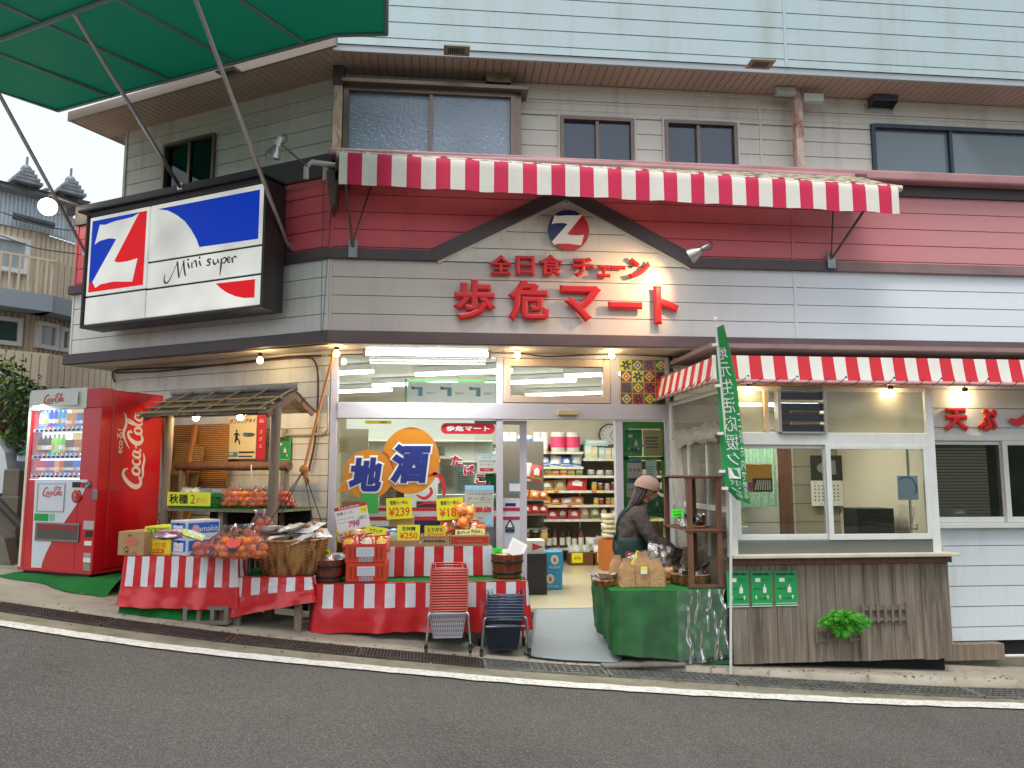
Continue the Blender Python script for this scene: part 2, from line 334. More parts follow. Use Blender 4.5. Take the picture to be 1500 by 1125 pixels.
edge_x=[GRT[2].x-1.9]
spans=[]
while x<6.4:
    spans.append((x,x+.985));x+=1.0
xb=gpt(1224,1008).x;xc0=gpt(1410,1015).x;xc1=gpt(1490,1015).x
pos_words=['beside the vending machine','in front of the vending machine','in front of the green turf','in front of the first striped table','in front of the wooden table legs','in front of the long striped table','in front of the red baskets','in front of the dark baskets','in front of the door mat','in front of the green table','below the wooden booth front','below the artificial pine','at the right end']
for(a,b)in spans:
    if b<-4.6 or(a<xc1 and b>xc0 and False):continue
    mb=MB();n=5;fine=a<.4
    ctr=(a+b)/2;y0,y1=ysm(GRT,a),ysm(GRT,b)
    def P(x,dy):return(x-ctr,ysm(GRT,x)+dy-ysm(GRT,ctr),gz(x)-gz(ctr)+.022)
    for dy in([-.13,.135]if fine else[-.13,-.065,0,.065,.135])+([-.07,-.02,.03,.085]if fine else[]):
        wd=.009 if dy in(-.13,.135)else .005;q=[P(a+(b-a)*i/n,dy)for i in range(n+1)]
        for p0,p1 in zip(q,q[1:]):
            mb.add([(p0[0],p0[1]-wd,p0[2]),(p1[0],p1[1]-wd,p1[2]),(p1[0],p1[1]+wd,p1[2]),(p0[0],p0[1]+wd,p0[2]),(p0[0],p0[1]-wd,p0[2]-.02),(p1[0],p1[1]-wd,p1[2]-.02)],[(0,1,2,3),(4,5,1,0)],0)
    nx=36 if fine else 18
    for i in range(nx+1):
        x_=a+.01+(b-a-.02)*i/nx;c=P(x_,0);wd=.004 if 0<i<nx else .012
        mb.box(c[0]-wd,c[0]+wd,c[1]-.13,c[1]+.135,c[2]-.02,c[2]-.001)
    o=obj('gutter_grate',mb,GRM if fine else GRL,loc=(ctr,ysm(GRT,ctr),gz(ctr)))
    tag(o,('rusty' if fine else 'grey')+' steel gutter grate '+pos_words[min(k,12)],'gutter grate','gutter grates along the road edge');k+=1
# ============================================================ SHOP BUILDING
def rects(x0,x1,z0,z1,holes):
    zs=sorted({z0,z1}|{h for q in holes for h in(q[2],q[3])if z0<h<z1});out=[]
    for a,b in zip(zs,zs[1:]):
        cur=x0
        for h in sorted(q for q in holes if q[2]<b-1e-6 and q[3]>a+1e-6):
            if h[0]>cur:out.append((cur,min(h[0],x1),a,b))
            cur=max(cur,h[1])
        if cur<x1:out.append((cur,x1,a,b))
    return out
def siding(mb,x0,x1,z0,z1,y,pitch=.18,holes=(),m=0,mg=1,battens=(),xl=None,xr=None):
    z=z1
    while z>z0+1e-4:
        zb=max(z-pitch,z0);g=.0065 if zb>z0 else 0
        for(a,b,c,d)in rects(x0,x1,zb+g,z,holes):
            if xl:
                L0,L1,R0,R1=xl(c),xl(d),xr(c),xr(d)
                if R0<=L0:continue
                mb.poly([(L0,y+.003*0,c),(R0,y,c),(R1,y+.004,d),(L1,y+.004,d)],m)
            else:
                mb.poly([(a,y,c),(b,y,c),(b,y+.004,d),(a,y+.004,d)],m)
                if c<zb+g+1e-5 and g:mb.poly([(a,y+.016,c-g*.4),(b,y+.016,c-g*.4),(b,y,c),(a,y,c)],m)
        z=zb
    if not xl:
        for(a,b,c,d)in rects(x0,x1,z0,z1,holes):mb.poly([(a,y+.016,c),(b,y+.016,c),(b,y+.016,d),(a,y+.016,d)],mg)
        for h in holes:
            if h[0]>=x0 and h[1]<=x1:
                for(p,q)in(((h[0],h[2]),(h[1],h[2])),((h[1],h[2]),(h[1],h[3])),((h[1],h[3]),(h[0],h[3])),((h[0],h[3]),(h[0],h[2]))):
                    mb.poly([(p[0],y,p[1]),(q[0],y,q[1]),(q[0],y+.12,q[1]),(p[0],y+.12,p[1])],m)
    for bx in battens:mb.box(bx-.014,bx+.014,y-.008,y+.01,z0,z1,m)
BLD=thing('shop_building','two-storey shop with cream siding, red band and lit shopfront','building')
AT=MAIN.at
Zb0,Zb1=2.93,3.052
Zu0,Zu1=3.795,3.90
Zr1,Zl0,Zl1=4.665,4.79,4.905
ZS=5.85
XC=-1.094;XE=9.0;YU=-.45;YW=-.30
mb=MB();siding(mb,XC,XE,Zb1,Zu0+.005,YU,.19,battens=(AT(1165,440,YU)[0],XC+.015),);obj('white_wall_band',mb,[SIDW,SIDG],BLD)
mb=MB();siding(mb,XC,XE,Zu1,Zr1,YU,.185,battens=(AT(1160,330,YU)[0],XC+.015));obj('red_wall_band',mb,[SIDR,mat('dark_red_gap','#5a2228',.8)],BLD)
# upper wall with window openings
yw=YW
def rc(px0,py0,px1,py1,y,fr=MAIN):
    xm=(py0+py1)/2;a=fr.at(px0,xm,y);b=fr.at(px1,xm,y);t=fr.at((px0+px1)/2,py0,y);c=fr.at((px0+px1)/2,py1,y);return a[0],b[0],c[1],t[1]
hA=rc(506,142,752,232,yw);hB=rc(821,173,928,240,yw);hC=rc(974,179,1079,240,yw);hD=rc(1277,188,1520,256,yw)
hA,hB,hC,hD=[(h[0],h[1],Zl1-.02 if h is not hD else Zl1-.02,h[3])for h in(hA,hB,hC,hD)]
hv1=rc(708,99,750,140,yw);hv2=rc(1266,126,1306,166,yw)
mb=MB();siding(mb,-1.0,XE,Zl1-.06,ZS,yw,.175,holes=[hA,hB,hC,hD],battens=(AT(1113,170,yw)[0],));obj('upper_wall',mb,[SID,SIDG],BLD)
mb=MB();mb.box(-1.0,XE,yw-.022,yw-.001,ZS-.05,ZS-.005,0);obj('eave_batten',mb,SID,BLD,bevel=.003)
WIN_GL=glass('upper_window_glass',(.2,.25,.32),2.2,.02,body=.5,bodycol=(.07,.12,.2));WIN_PAT=glass('patterned_window_glass',(.2,.26,.32),2.2,.08,body=.65,bodycol=(.36,.48,.62),bump=(30,.6))  # blue body colours stand in for the sky reflected in the panes
CURT=mat('grey_blue_curtain','#b4c6c4',.9,var=((9,9,.6),.5,'#86989a'))
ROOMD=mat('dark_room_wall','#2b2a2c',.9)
def win(par,fr,h,y,mull=(),fw=.03,fm=DKFR,gm=WIN_GL,out=.03,curtain=None,rail=None,hood=None,kid='window'):
    M=fr.M if fr is not MAIN else None
    x0,x1,z0,z1=h;mb=MB(M)
    for(a,b,c,d)in((x0-.005,x0+fw,z0,z1),(x1-fw,x1+.005,z0,z1),(x0+fw,x1-fw,z1-fw,z1+.005),(x0+fw,x1-fw,z0,z0+fw)):mb.box(a,b,y-out,y+.06,c,d)
    xs_=[x0+fw]+list(mull)+[x1-fw]
    for q in mull:mb.box(q-.018,q+.018,y-out*.4,y+.045,z0+fw,z1-fw)
    if rail:mb.box(x0+fw,x1-fw,y-out*.4,y+.04,rail-.015,rail+.015)
    w_=obj(kid,mb,fm,par)
    for i,(a,b)in enumerate(zip(xs_,xs_[1:])):
        g=MB(M);yy=y+(.015 if i%2 else .03);g.box(a+.002,b-.002,yy,yy+.004,z0+fw+.001,z1-fw-.001);obj('pane',g,gm,w_)
    if curtain:
        g=MB(M);x0c,x1c=curtain;ph=R.random()*6
        g.grid(lambda u,v:(x0c+(x1c-x0c)*u,y+.1+.012*math.sin(u*(x1c-x0c)*60+ph+math.sin(u*9)*2),z0+(z1-z0)*v),int((x1c-x0c)*60)+4,1);obj('curtain',g,CURT,w_)
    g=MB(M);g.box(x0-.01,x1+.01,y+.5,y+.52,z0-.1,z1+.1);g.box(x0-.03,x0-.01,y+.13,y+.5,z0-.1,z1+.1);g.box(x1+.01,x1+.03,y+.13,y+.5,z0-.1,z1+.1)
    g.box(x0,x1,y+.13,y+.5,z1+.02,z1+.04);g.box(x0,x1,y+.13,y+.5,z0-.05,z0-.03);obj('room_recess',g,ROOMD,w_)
    return w_
BRFR=mat('bronze_window_frame','#7a6c62',.35,.5)
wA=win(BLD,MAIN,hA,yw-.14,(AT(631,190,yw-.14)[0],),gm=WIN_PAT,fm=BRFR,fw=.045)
mb=MB();mb.box(hA[0]-.02,hA[1]+.14,yw-.25,yw+.02,hA[3]+.005,hA[3]+.05);mb.box(hA[0]-.02,hA[0],yw-.13,yw,Zl1,hA[3]);mb.box(hA[1],hA[1]+.07,yw-.15,yw,Zl1,hA[3]);obj('window_hood',mb,BRFR,wA,bevel=.004)
for h,mx in((hB,875),(hC,1023)):
    w_=win(BLD,MAIN,h,yw,(AT(mx,210,yw)[0],),fm=BRFR,fw=.035)
    mb=MB()
    for(a,b,c,d)in((h[0]-.03,h[0]-.006,h[2],h[3]+.03),(h[1]+.006,h[1]+.03,h[2],h[3]+.03),(h[0]-.006,h[1]+.006,h[3]+.006,h[3]+.03)):mb.box(a,b,yw-.02,yw+.03,c,d)
    obj('outer_trim',mb,SIDW,w_)
g=MB();g.grid(lambda u,v:(hB[1]-.22+.16*u,yw+.1+.01*math.sin(u*30),hB[2]+(hB[3]-hB[2])*v),20,1);obj('curtain',g,CURT,BLD)
win(BLD,MAIN,hD,yw,(AT(1393,220,yw)[0],),fm=mat('navy_window_frame','#38424f',.4,.3),fw=.04,curtain=(hD[0]+.05,hD[1]),gm=glass('right_window_glass',(.62,.68,.72),1.0,.02,body=.5,bodycol=(.36,.47,.52)))  # pale glass body stands in for light on the curtain behind
# soffit, eave fascia, roof
mb=MB();Ye=-.78
SP=mb
for i in range(130):
    xa=-1.15+i*.085;mb.box(xa+.0035,xa+.0815,Ye+.02,yw+.02,ZS,ZS+.01,0)
mb.box(-1.15,XE,Ye+.02,yw+.02,ZS+.012,ZS+.02,1);obj('soffit',mb,[SOFF,SIDG],BLD)
mb=MB();mb.box(-1.15,XE,Ye,Ye+.03,ZS-.005,ZS+.065,0);obj('eave_lip',mb,mat('grey_eave_lip','#a8b0b4',.5),BLD,bevel=.004)
mb=MB();siding(mb,-1.15,XE,ZS+.066,7.4,Ye-.012,.175,battens=(AT(1148,30,Ye)[0],));obj('eave_fascia',mb,[SIDF,SIDG],BLD)
# rows of the wing: all in the wing frame, x from -L to 0
MW=WING.M;ML=WINGLOW.M
Lx=WING.at(103,500,0)[0];LU=WING.at(183,250,.15)[0]
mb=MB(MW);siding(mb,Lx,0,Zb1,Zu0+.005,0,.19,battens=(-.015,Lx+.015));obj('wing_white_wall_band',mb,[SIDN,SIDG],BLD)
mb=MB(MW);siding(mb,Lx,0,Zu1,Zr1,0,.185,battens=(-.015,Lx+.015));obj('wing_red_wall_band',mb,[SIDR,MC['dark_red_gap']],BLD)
KU=WING.I@Vector((-1.0,YW,0));WU=Fr(WING.M@Vector((KU.x,KU.y,0)),WA)
x0u=WU.at(184,250,0)[0]
hW=rc(240,208,314,300,0,WU);hW=(hW[0],hW[1],4.95,WU.at(314,196,0)[1])
mb=MB(WU.M);siding(mb,x0u,0,Zl1-.3,ZS,0,.175,holes=[hW]);mb.box(x0u-.03,x0u+.01,-.01,.5,Zl1-.3,ZS);obj('wing_upper_wall',mb,[SID,SIDG],BLD)
win(BLD,WU,hW,0,((hW[0]+hW[1])/2,),fm=BRFR,fw=.03,gm=glass('dark_green_window_glass',(.05,.08,.08),1.4,.03))
mb=MB(WU.M)
for i in range(60):
    xa=x0u-.35+i*.085
    if xa<.1:mb.box(xa+.0035,xa+.0815,-.5,.02,ZS-.006,ZS+.0,0)
mb.box(x0u-.35,.18,-.5,.02,ZS+.001,ZS+.004,1);obj('wing_soffit',mb,[SOFF,SIDG],BLD)
mb=MB(WU.M);mb.box(x0u-.38,.27,-.53,-.5,ZS-.015,ZS+.1,0);mb.box(x0u-.38,x0u-.35,-.5,.6,ZS-.01,ZS+.12,0);obj('wing_eave_lip',mb,mat('brown_eave_board','#8f8276',.6),BLD)
mb=MB();mb.box(-3.2,XE,-.7,6,7.35,7.5);obj('roof',mb,FADED,BLD)
e0,e1,e2=WU.w(x0u-.3,-.4,ZS+.08),WU.w(0,-.4,ZS+.08),WU.w(x0u-.3,4.5,ZS+.08);mb=MB();mb.poly([e0,e1,(-1,6,ZS+.08),e2]);obj('roof',mb,FADED,BLD)
# shell so that no daylight gets in from behind
mb=MB();mb.box(-4.6,XE,5.9,6.0,-.5,7.35);mb.box(XE-.05,XE,-.3,5.9,-.5,7.35);mb.box(-1.0,XE,-.25,5.9,3.3,3.35)
mb.poly([(-4.45,1.6,3.3),(-1,-.25,3.3),(-1,5.9,3.3),(-4.45,5.9,3.3)]);e0,e1=WU.w(x0u,.02,0),WU.w(x0u,5,0);mb.poly([(e0.x,e0.y,3),(e1.x,e1.y,3),(e1.x,e1.y,ZS),(e0.x,e0.y,ZS)]);e0,e1=WING.w(Lx,.02,0),WING.w(Lx,5,0);mb.poly([(e0.x,e0.y,Zb0),(e1.x,e1.y,Zb0),(e1.x,e1.y,Zl1),(e0.x,e0.y,Zl1)]);mb.poly([(e0.x,e0.y,Zl1-.03),WING.w(0,0,Zl1-.03),WING.w(0,5,Zl1-.03),(e1.x,e1.y,Zl1-.03)]);obj('rear_wall',mb,FADED,BLD)
# trims
def trimbox(mb,x0,x1,y0,y1,z0,z1):mb.box(x0,x1,y0,y1,z0,z1)
mb=MB();mb.box(XC,XE,YU-.06,YU+.02,Zb0,Zb1);xq=AT(1238,500,YU)[0];obj('lower_trim',mb,mat('brown_to_faded_trim','#584849',.5,var=((.9,3,3),.6,'#7b6563')),BLD,bevel=.006)
mb=MB(MW);mb.box(Lx-.04,.035,-.06,.02,Zb0,Zb1);obj('wing_lower_trim',mb,BROWN,BLD,bevel=.006)
xgL,xgR=AT(640.5,372,YU)[0],AT(1010,380,YU)[0];xga,zga=AT(829,293,YU)
mb=MB();mb.box(XC,xgL-.03,YU-.05,YU+.02,Zu0,Zu1);mb.box(xgR+.06,AT(1222,385,YU)[0],YU-.05,YU+.02,Zu0,Zu1)
th=.135
Lo=(xgL,Zu0);Ap=(xga,zga);Ro=(xgR,Zu0)
def off(p,q,t):
    d=Vector((q[0]-p[0],q[1]-p[1])).normalized();return Vector((-d.y,d.x))*t
nL=off(Lo,Ap,th);nR=off(Ap,Ro,th)
apt=(xga,zga+th/math.cos(math.atan2(zga-Zu0,xga-xgL)))
mb.prism([(xgL-.03,Zu0),Lo,Ap,apt,(Lo[0]+nL.x,Lo[1]+nL.y),(xgL-.03,Zu1-.002)],YU-.056,YU+.02)
mb.prism([Ap,Ro,(xgR+.06,Zu0),(xgR+.06,Zu1-.002),(Ro[0]+nR.x,Ro[1]+nR.y),apt],YU-.0565,YU+.02);obj('gable_trim',mb,BROWN,BLD)
mb=MB();mb.box(AT(1222,385,YU)[0],XE,YU-.05,YU+.02,Zu0,Zu1);obj('upper_trim',mb,FADED,BLD,bevel=.005)
mb=MB(MW);mb.box(Lx-.04,.03,-.05,.02,Zu0,Zu1);obj('wing_upper_trim',mb,BROWN,BLD,bevel=.005)
gx=lambda z:xgL+(z-Zu0)/(zga-Zu0)*(xga-xgL);gr_=lambda z:xgR+(z-Zu0)/(zga-Zu0)*(xga-xgR)
mb=MB();siding(mb,xgL,xgR,Zu0+.004,zga,YU-.014,.185,xl=lambda z:gx(z),xr=lambda z:max(gr_(z),gx(z)))
mb.poly([(xgL,YU-.004,Zu0),(xgR,YU-.004,Zu0),(xga,YU-.004,zga)],1)
for a,b in((Lo,Ap),(Ap,Ro)):
    n_=off(a,b,-.03);mb.prism([a,b,(b[0]+n_.x,b[1]+n_.y),(a[0]+n_.x,a[1]+n_.y)],YU-.022,YU-.01,0)
obj('gable_panel',mb,[SID,SIDG],BLD)
# dark cap and pink flashing ledge
mb=MB();mb.box(XC,XE,YU-.03,YU+.02,Zr1,Zl0);obj('dark_cap_band',mb,mat('black_brown_cap','#3b3438',.5),BLD)
mb=MB(MW);mb.box(Lx-.02,.02,-.03,.02,Zr1,Zl1-.02);mb.box(Lx-.02,.1,-.03,.3,Zl1-.02,Zl1);obj('wing_cap_band',mb,MC['black_brown_cap'],BLD)
mb=MB();mb.box(XC-.03,AT(780,230,YU-.2)[0],YU-.17,YW+.02,Zl0+.04,Zl1);mb.box(AT(780,230,YU-.2)[0]+.002,XE,YU-.16,YW+.02,Zl0,Zl1-.004);obj('pink_flashing_ledge',mb,PINK,BLD,bevel=.02)
# rusty posts
RUST=mat('rusty_cream_post','#c9c1ad',.7,var=((7,7,5),.55,'#b5673f'),streak=((16,16,6),.95,'#7c3b22'))
mb=MB();a=AT(496,130,-.45)[0];mb.box(a-.045,a+.045,-.49,-.40,Zl1-.02,ZS-.09,0);mb.box(a-.055,a+.055,-.5,-.39,ZS-.22,ZS+.02,1);obj('corner_post',mb,[RUST,BROWN],BLD,bevel=.004)
RUST2=mat('heavily_rusted_post','#c3b3a6',.7,var=((9,9,6),1,'#9a4a30'),streak=((20,20,9),.9,'#d8d2c6'))
mb=MB();a=AT(1168,160,-.45)[0];mb.box(a-.045,a+.045,-.49,-.40,Zl1-.02,ZS+.02,0);obj('eave_post',mb,RUST2,BLD,bevel=.004)
mb=MB();b=AT(1134,87,-.5)[0];mb.box(b,a-.05,-.53,-.46,ZS-.09,ZS-.01);mb.box(a+.05,a+.27,-.53,-.46,ZS-.16,ZS-.07);obj('post_bracket',mb,mat('pale_green_bracket','#c4ccc4',.5,var=((9,9,9),.5,'#9aa394')),BLD,bevel=.003)
# vents
def vent_hood(h,body,dark,sc_=1):
    x0,x1,z0,z1=h;mb=MB();y=yw
    mb.box(x0,x1,y-.02,y+.01,z0,z1,1)
    m=.025;mb.add([(x0+m,y-.02,z1-.04),(x1-m,y-.02,z1-.04),(x1-m,y-.16,z1-.11),(x0+m,y-.16,z1-.11),(x0+m,y-.02,z0+.02),(x1-m,y-.02,z0+.02),(x1-m,y-.16,z0+.07),(x0+m,y-.16,z0+.07)],[(0,1,2,3),(3,2,6,7),(0,3,7,4),(1,5,6,2)],0);mb.box(x0+.04,x1-.04,y-.15,y-.02,z0+.055,z0+.06,2);return mb
obj('vent_hood',vent_hood(hv1,0,1),[mat('yellowed_vent','#b9a275',.5,var=((4,4,7),.8,'#2b221a')),mat('greasy_vent_frame','#77705f',.5),DARKV],BLD)
obj('vent_hood',vent_hood(hv2,0,1),[mat('blue_grey_vent','#46505e',.4),mat('pale_vent_frame','#b0b4b2',.5),DARKV],BLD)
def soffit_vent(cx,cy,M=None,rot=0):
    mb=MB(M);mb.box(cx-.13,cx+.13,cy-.09,cy+.09,ZS-.012,ZS+.001,0)
    for i in range(9):mb.box(cx-.085+i*.019,cx-.075+i*.019,cy-.05,cy+.05,ZS-.014,ZS-.0125,1)
    obj('soffit_vent',mb,[mat('beige_vent_plate','#9c8f7c',.5),DARKV],BLD)
for px in((669,73),(1114,93)):
    p=on(*px,(0,0,ZS),(0,0,1));soffit_vent(p.x,p.y)
p=WU.I@on(338,106,(0,0,ZS),(0,0,1));soffit_vent(p.x,p.y,WU.M)
# ---------------- ground floor: soffit, wing wall, shopfront frames
CEIL=mat('cream_painted_soffit','#cfc6b4',.7,var=((2,2,2),.5,'#a99c88'))
mb=MB();mb.box(XC,XE,YU-.04,.04,Zb0-.012,Zb0-.001)
mb.add([ML@Vector((-3.4,.05,Zb0-.006)),ML@Vector((0,.05,Zb0-.006)),Vector((XC+.1,YU,Zb0-.006)),MW@Vector((Lx,-.03,Zb0-.006))],[(0,1,2,3)],0)
mb.add([ML@Vector((-3.4,.05,Zb0-.008)),MW@Vector((Lx,-.03,Zb0-.008)),MW@Vector((Lx,1.4,Zb0-.008)),ML@Vector((-3.4,1.4,Zb0-.008))],[(0,1,2,3)],0)
obj('lower_soffit',mb,CEIL,BLD)
LLx=WINGLOW.at(165,600,0)[0]
mb=MB(ML);siding(mb,LLx,0,1.17,Zb0,0,.165,battens=(LLx+.015,));obj('wing_lower_wall',mb,[SID,SIDG],BLD)
mb=MB(ML)
z=1.16;i=0
while z>.1:
    xx=0-(i%2)*.11
    while xx>LLx:mb.box(max(xx-.215,LLx),xx-.005,-.004,.01,z-.062,z-.004,0);xx-=.22
    z-=.066;i+=1
mb.box(LLx,0,.0,.012,0,1.17,1);obj('wing_tile_base',mb,[mat('cream_wall_tile','#cfc5a0',.4),mat('tile_grout','#77705e',.9)],BLD)
mb=MB(ML);mb.box(LLx-.02,LLx+.0,.0,3,0,Zb0);obj('wing_end_wall',mb,SID,BLD)
X0,X1=AT(487,600,0)[0],AT(978,600,0)[0]
zt=Zb0-.012;FL=.21
zUh,zUl=AT(700,524,0)[1],AT(700,591,0)[1];zLh=AT(700,614,0)[1]
xm1=AT(732,600,0)[0];xm2=AT(899,600,0)[0]+.02;xd0=AT(765,700,0)[0];xm3=AT(907,700,0)[0]
mb=MB();D0,D1=-.03,.07
mb.box(X0-.02,X0+.055,D0,D1,FL,zt);mb.box(X1-.03,X1+.02,D0,D1,FL,zt)
mb.box(X0+.055,X1-.03,D0,D1,zUh,zt-.001);mb.box(X0+.055,X1-.03,D0-.01,D1,zLh,zUl)
mb.box(xm1-.035,xm1+.035,D0,D1,FL,zLh);mb.box(xm1-.035,xm1+.035,D0,D1,zUl,zUh)
mb.box(xm3-.04,xm3+.04,D0,D1,FL,zLh);mb.box(xm2-.06,xm2+.04,D0,D1,zUl,zUh)
mb.box(X0+.055,xm1-.035,D0,D1,FL,FL+.09);mb.box(xm3+.04,X1-.03,D0,D1,FL,FL+.09)
obj('shopfront_frame',mb,LAV,BLD,bevel=.004)
mb=MB();xa,xb=xm1+.04,xm2-.065
for(a,b,c,d)in((xa,xa+.075,zUl+.01,zUh-.01),(xb-.075,xb,zUl+.01,zUh-.01),(xa+.075,xb-.075,zUh-.09,zUh-.01),(xa+.075,xb-.075,zUl+.01,zUl+.085)):mb.box(a,b,-.045,.05,c,d)
obj('transom_frame',mb,mat('beige_transom','#c9b3a3',.45),BLD,bevel=.005)
for(a,b,c,d)in((X0+.055,xm1-.035,FL+.09,zLh),(X0+.055,xm1-.035,zUl,zUh),(xa+.075,xb-.075,zUl+.085,zUh-.09),(xm3+.04,X1-.03,FL+.09,zLh)):
    mb=MB();mb.box(a+.001,b-.001,.01,.015,c+.001,d-.001);obj('shopfront_pane',mb,CLEAR,BLD)
# sliding door (parked left): glass above a white panel
DR=MB();x_a,x_b=xm1+.037,AT(772,700,.06)[0];yd=.1
for(a,b,c,d)in((x_b-.075,x_b,FL+.01,zLh-.01),(x_a-.3,x_b-.075,zLh-.05,zLh-.01)):DR.box(a,b,yd-.02,yd+.02,c,d)
zp=AT(748,730,yd)[1]
DR.box(x_a-.3,x_b-.075,yd-.015,yd+.015,FL+.01,zp,1)
for py in(746,759):z_=AT(748,py,yd)[1];DR.box(x_a-.3,x_b-.076,yd-.018,yd-.0155,z_-.018,z_+.018,2)
DR.box(x_a+.03,x_b-.12,yd-.02,yd-.0155,zp-.08,zp-.05,3);door=obj('sliding_door',DR,[LAV,mat('white_door_panel','#cfd1de',.4),mat('dull_red_stripe','#b32b45',.5),BLACK],BLD)
mb=MB();mb.box(x_a-.3,x_b-.076,yd-.002,yd+.003,zp+.001,zLh-.051);obj('door_pane',mb,CLEAR,door)
mb=MB();a,b=AT(832,604,-.06);mb.box(a-.11,a+.11,-.10,-.041,b-.03,b+.025);obj('door_sensor',mb,mat('beige_sensor','#c8b08c',.5),BLD,bevel=.006)
# patterned tile panel
def tilemat():
    m=bpy.data.materials.new('patterned_panel');m.use_nodes=True;return m
mb=MB();tx0,tx1,tz0,tz1=AT(908,560,0)[0],AT(976,560,0)[0],zUl,zUh
mb.box(tx0,tx1,-.02,-.015,tz0,tz1,0);TC=['#c9c832','#2e7a3c','#7a3a4c','#e0dc40','#b8324a','#3b5fb0','#24402a','#5c6a2a']
tm=[mat('panel_colour_'+n,c,.25,coat=.6)for n,c in zip(['olive','green','plum','yellow','crimson','blue','dark_green','moss'],TC)]
n=4;tw=(tx1-tx0)/n;
for i in range(n):
    for j in range(4):
        hh=(tz1-tz0)/4;cx,cz=tx0+(i+.5)*tw,tz0+(j+.5)*hh;k=(i+j)%2;base=[3,0,1,2,4,7][R.randrange(6)]if k else[1,7,2][R.randrange(3)]
        mb.box(cx-tw*.47,cx+tw*.47,-.024,-.0205,cz-hh*.47,cz+hh*.47,base)
        if k:
            for q in range(6):
                an=q*math.pi/3+.3;T=TL(cx,0,cz)@RY(an);mb.box(-.012,.012,-.027,-.0245,.012,tw*.42,6,T)
        else:
            for s_,c_ in((.3,3),(.2,4+R.randrange(2)),(.09,3)):
                T=TL(cx,0,cz)@RY(math.pi/4);mb.box(-tw*s_,tw*s_,-.026-.2*(.3-s_)*.05,-.0245,-tw*s_,tw*s_,c_,T)
obj('patterned_panel',mb,tm,BLD)
# threshold, interior room
mb=MB();mb.box(X0,X1,-.1,.12,-.4,FL-.002);obj('threshold',mb,CONC,BLD)
ICR=mat('cream_interior_wall','#e0d6bf',.7);IFL=mat('glossy_shop_floor','#cfc4a6',.25,var=((2,2,2),.2,'#b5aa8c'));ICE=mat('white_ceiling','#dcdcd2',.8)
pl=[(-1.12,.1),(-3.3,1.4),(-3.3,4.8),(4.6,4.8),(4.6,.1)]
mb=MB();mb.poly([(x,y,FL)for x,y in pl]);obj('shop_floor',mb,IFL,BLD)
mb=MB();mb.poly([(x,y,2.9)for x,y in pl[::-1]]);obj('shop_ceiling',mb,ICE,BLD)
mb=MB()
for i in range(5):
    (a,b),(c,d)=pl[i],pl[(i+1)%5]
    if i==4:mb.poly([(2.5,.09,FL),(4.6,.09,FL),(4.6,.09,2.9),(2.5,.09,2.9)])
    else:mb.poly([(a,b,FL),(c,d,FL),(c,d,2.9),(a,b,2.9)])
obj('shop_inner_wall',mb,ICR,BLD)
# ---------------- food booth (timber panel, sash windows) and the right-hand wall
YB=-1.68;XB0,XB1=2.52,AT(1388,850,YB)[0];BT=2.40
zsill=AT(1220,812,YB)[1];zpb=AT(1230,968,YB)[1]
BO=thing('food_booth','projecting takeaway booth with white sash windows over weathered boards','booth',(XB0,YB,zpb))
bl=TL(-XB0,-YB,-zpb)
mb=MB(bl);n=15;ww=(XB1-XB0)/n
for i in range(n):
    a=XB0+i*ww;mb.box(a+.002,a+ww-.002,YB-.018-R.random()*.004,YB+.01,zpb+R.uniform(-.004,.004),zsill-.06)
mb.box(XB0+.01,XB1-.01,YB+.011,YB+.02,zpb,zsill-.06,1);mb.box(XB1-.01,XB1,YB-.01,-1.3,zpb,zsill-.06,0);mb.box(XB0,XB0+.02,YB+.02,-.1,zpb,zsill-.06,0)
PLK=mat('weathered_booth_boards','#6f6355',.85,var=((26,26,1.3),.7,'#9c9183'),streak=((7,7,.8),.85,'#3a2f25'),bump=((70,70,3),.6,.006))
obj('board_panel',mb,[PLK,DARKV],BO)
mb=MB(bl);mb.box(XB0-.02,XB1+.05,YB-.13,YB+.02,zsill-.015,zsill+.012);mb.box(XB0,XB1+.02,YB-.05,YB+.01,zsill-.075,zsill-.016,1);obj('sill',mb,[mat('worn_white_sill','#c9c4ae',.6,var=((5,5,5),.5,'#a39a80')),WOODB],BO,bevel=.004)
zbm0,zbm1=AT(1220,652,YB)[1],AT(1220,634,YB)[1];za=AT(1220,796,YB)[1]
xp1=AT(1358,680,YB)[0]
mb=MB(bl);mb.box(XB0,XB0+.07,YB-.02,YB+.06,zsill,BT);mb.box(xp1,xp1+.075,YB-.02,YB+.05,zsill,BT);mb.box(XB0+.07,xp1,YB-.02,YB+.05,zbm0,zbm1);mb.box(XB0+.07,xp1,YB-.01,YB+.05,BT-.04,BT)
mb.box(XB0,XB0+.06,-.12,-.03,.0,BT);mb.box(XB0,XB0+.05,YB+.06,-.12,BT-.05,BT);
sz0,sz1=AT(1100,790,YB)[1],zbm0-.0
mb.box(XB0+.07,xp1,YB-.015,YB+.05,zsill+.012,sz0-.012,1)
obj('booth_frame',mb,[WFR,mat('dirty_aluminium_track','#7f837c',.4,.6)],BO,bevel=.004)
def sash(par,x0,x1,z0,z1,y,fw=.04,gm=CLEAR,Mx=None,name='window',fm=WFR,bot=.05):
    mb=MB(Mx)
    for(a,b,c,d)in((x0,x0+fw,z0,z1),(x1-fw,x1,z0,z1),(x0+fw,x1-fw,z1-fw*.8,z1),(x0+fw,x1-fw,z0,z0+bot)):mb.box(a,b,y,y+.03,c,d)
    w_=obj(name,mb,fm,par,bevel=.003);g=MB(Mx);g.box(x0+fw,x1-fw,y+.012,y+.016,z0+bot,z1-fw*.8);obj('pane',g,gm,w_);return w_
xs1=AT(1213,720,YB)[0]
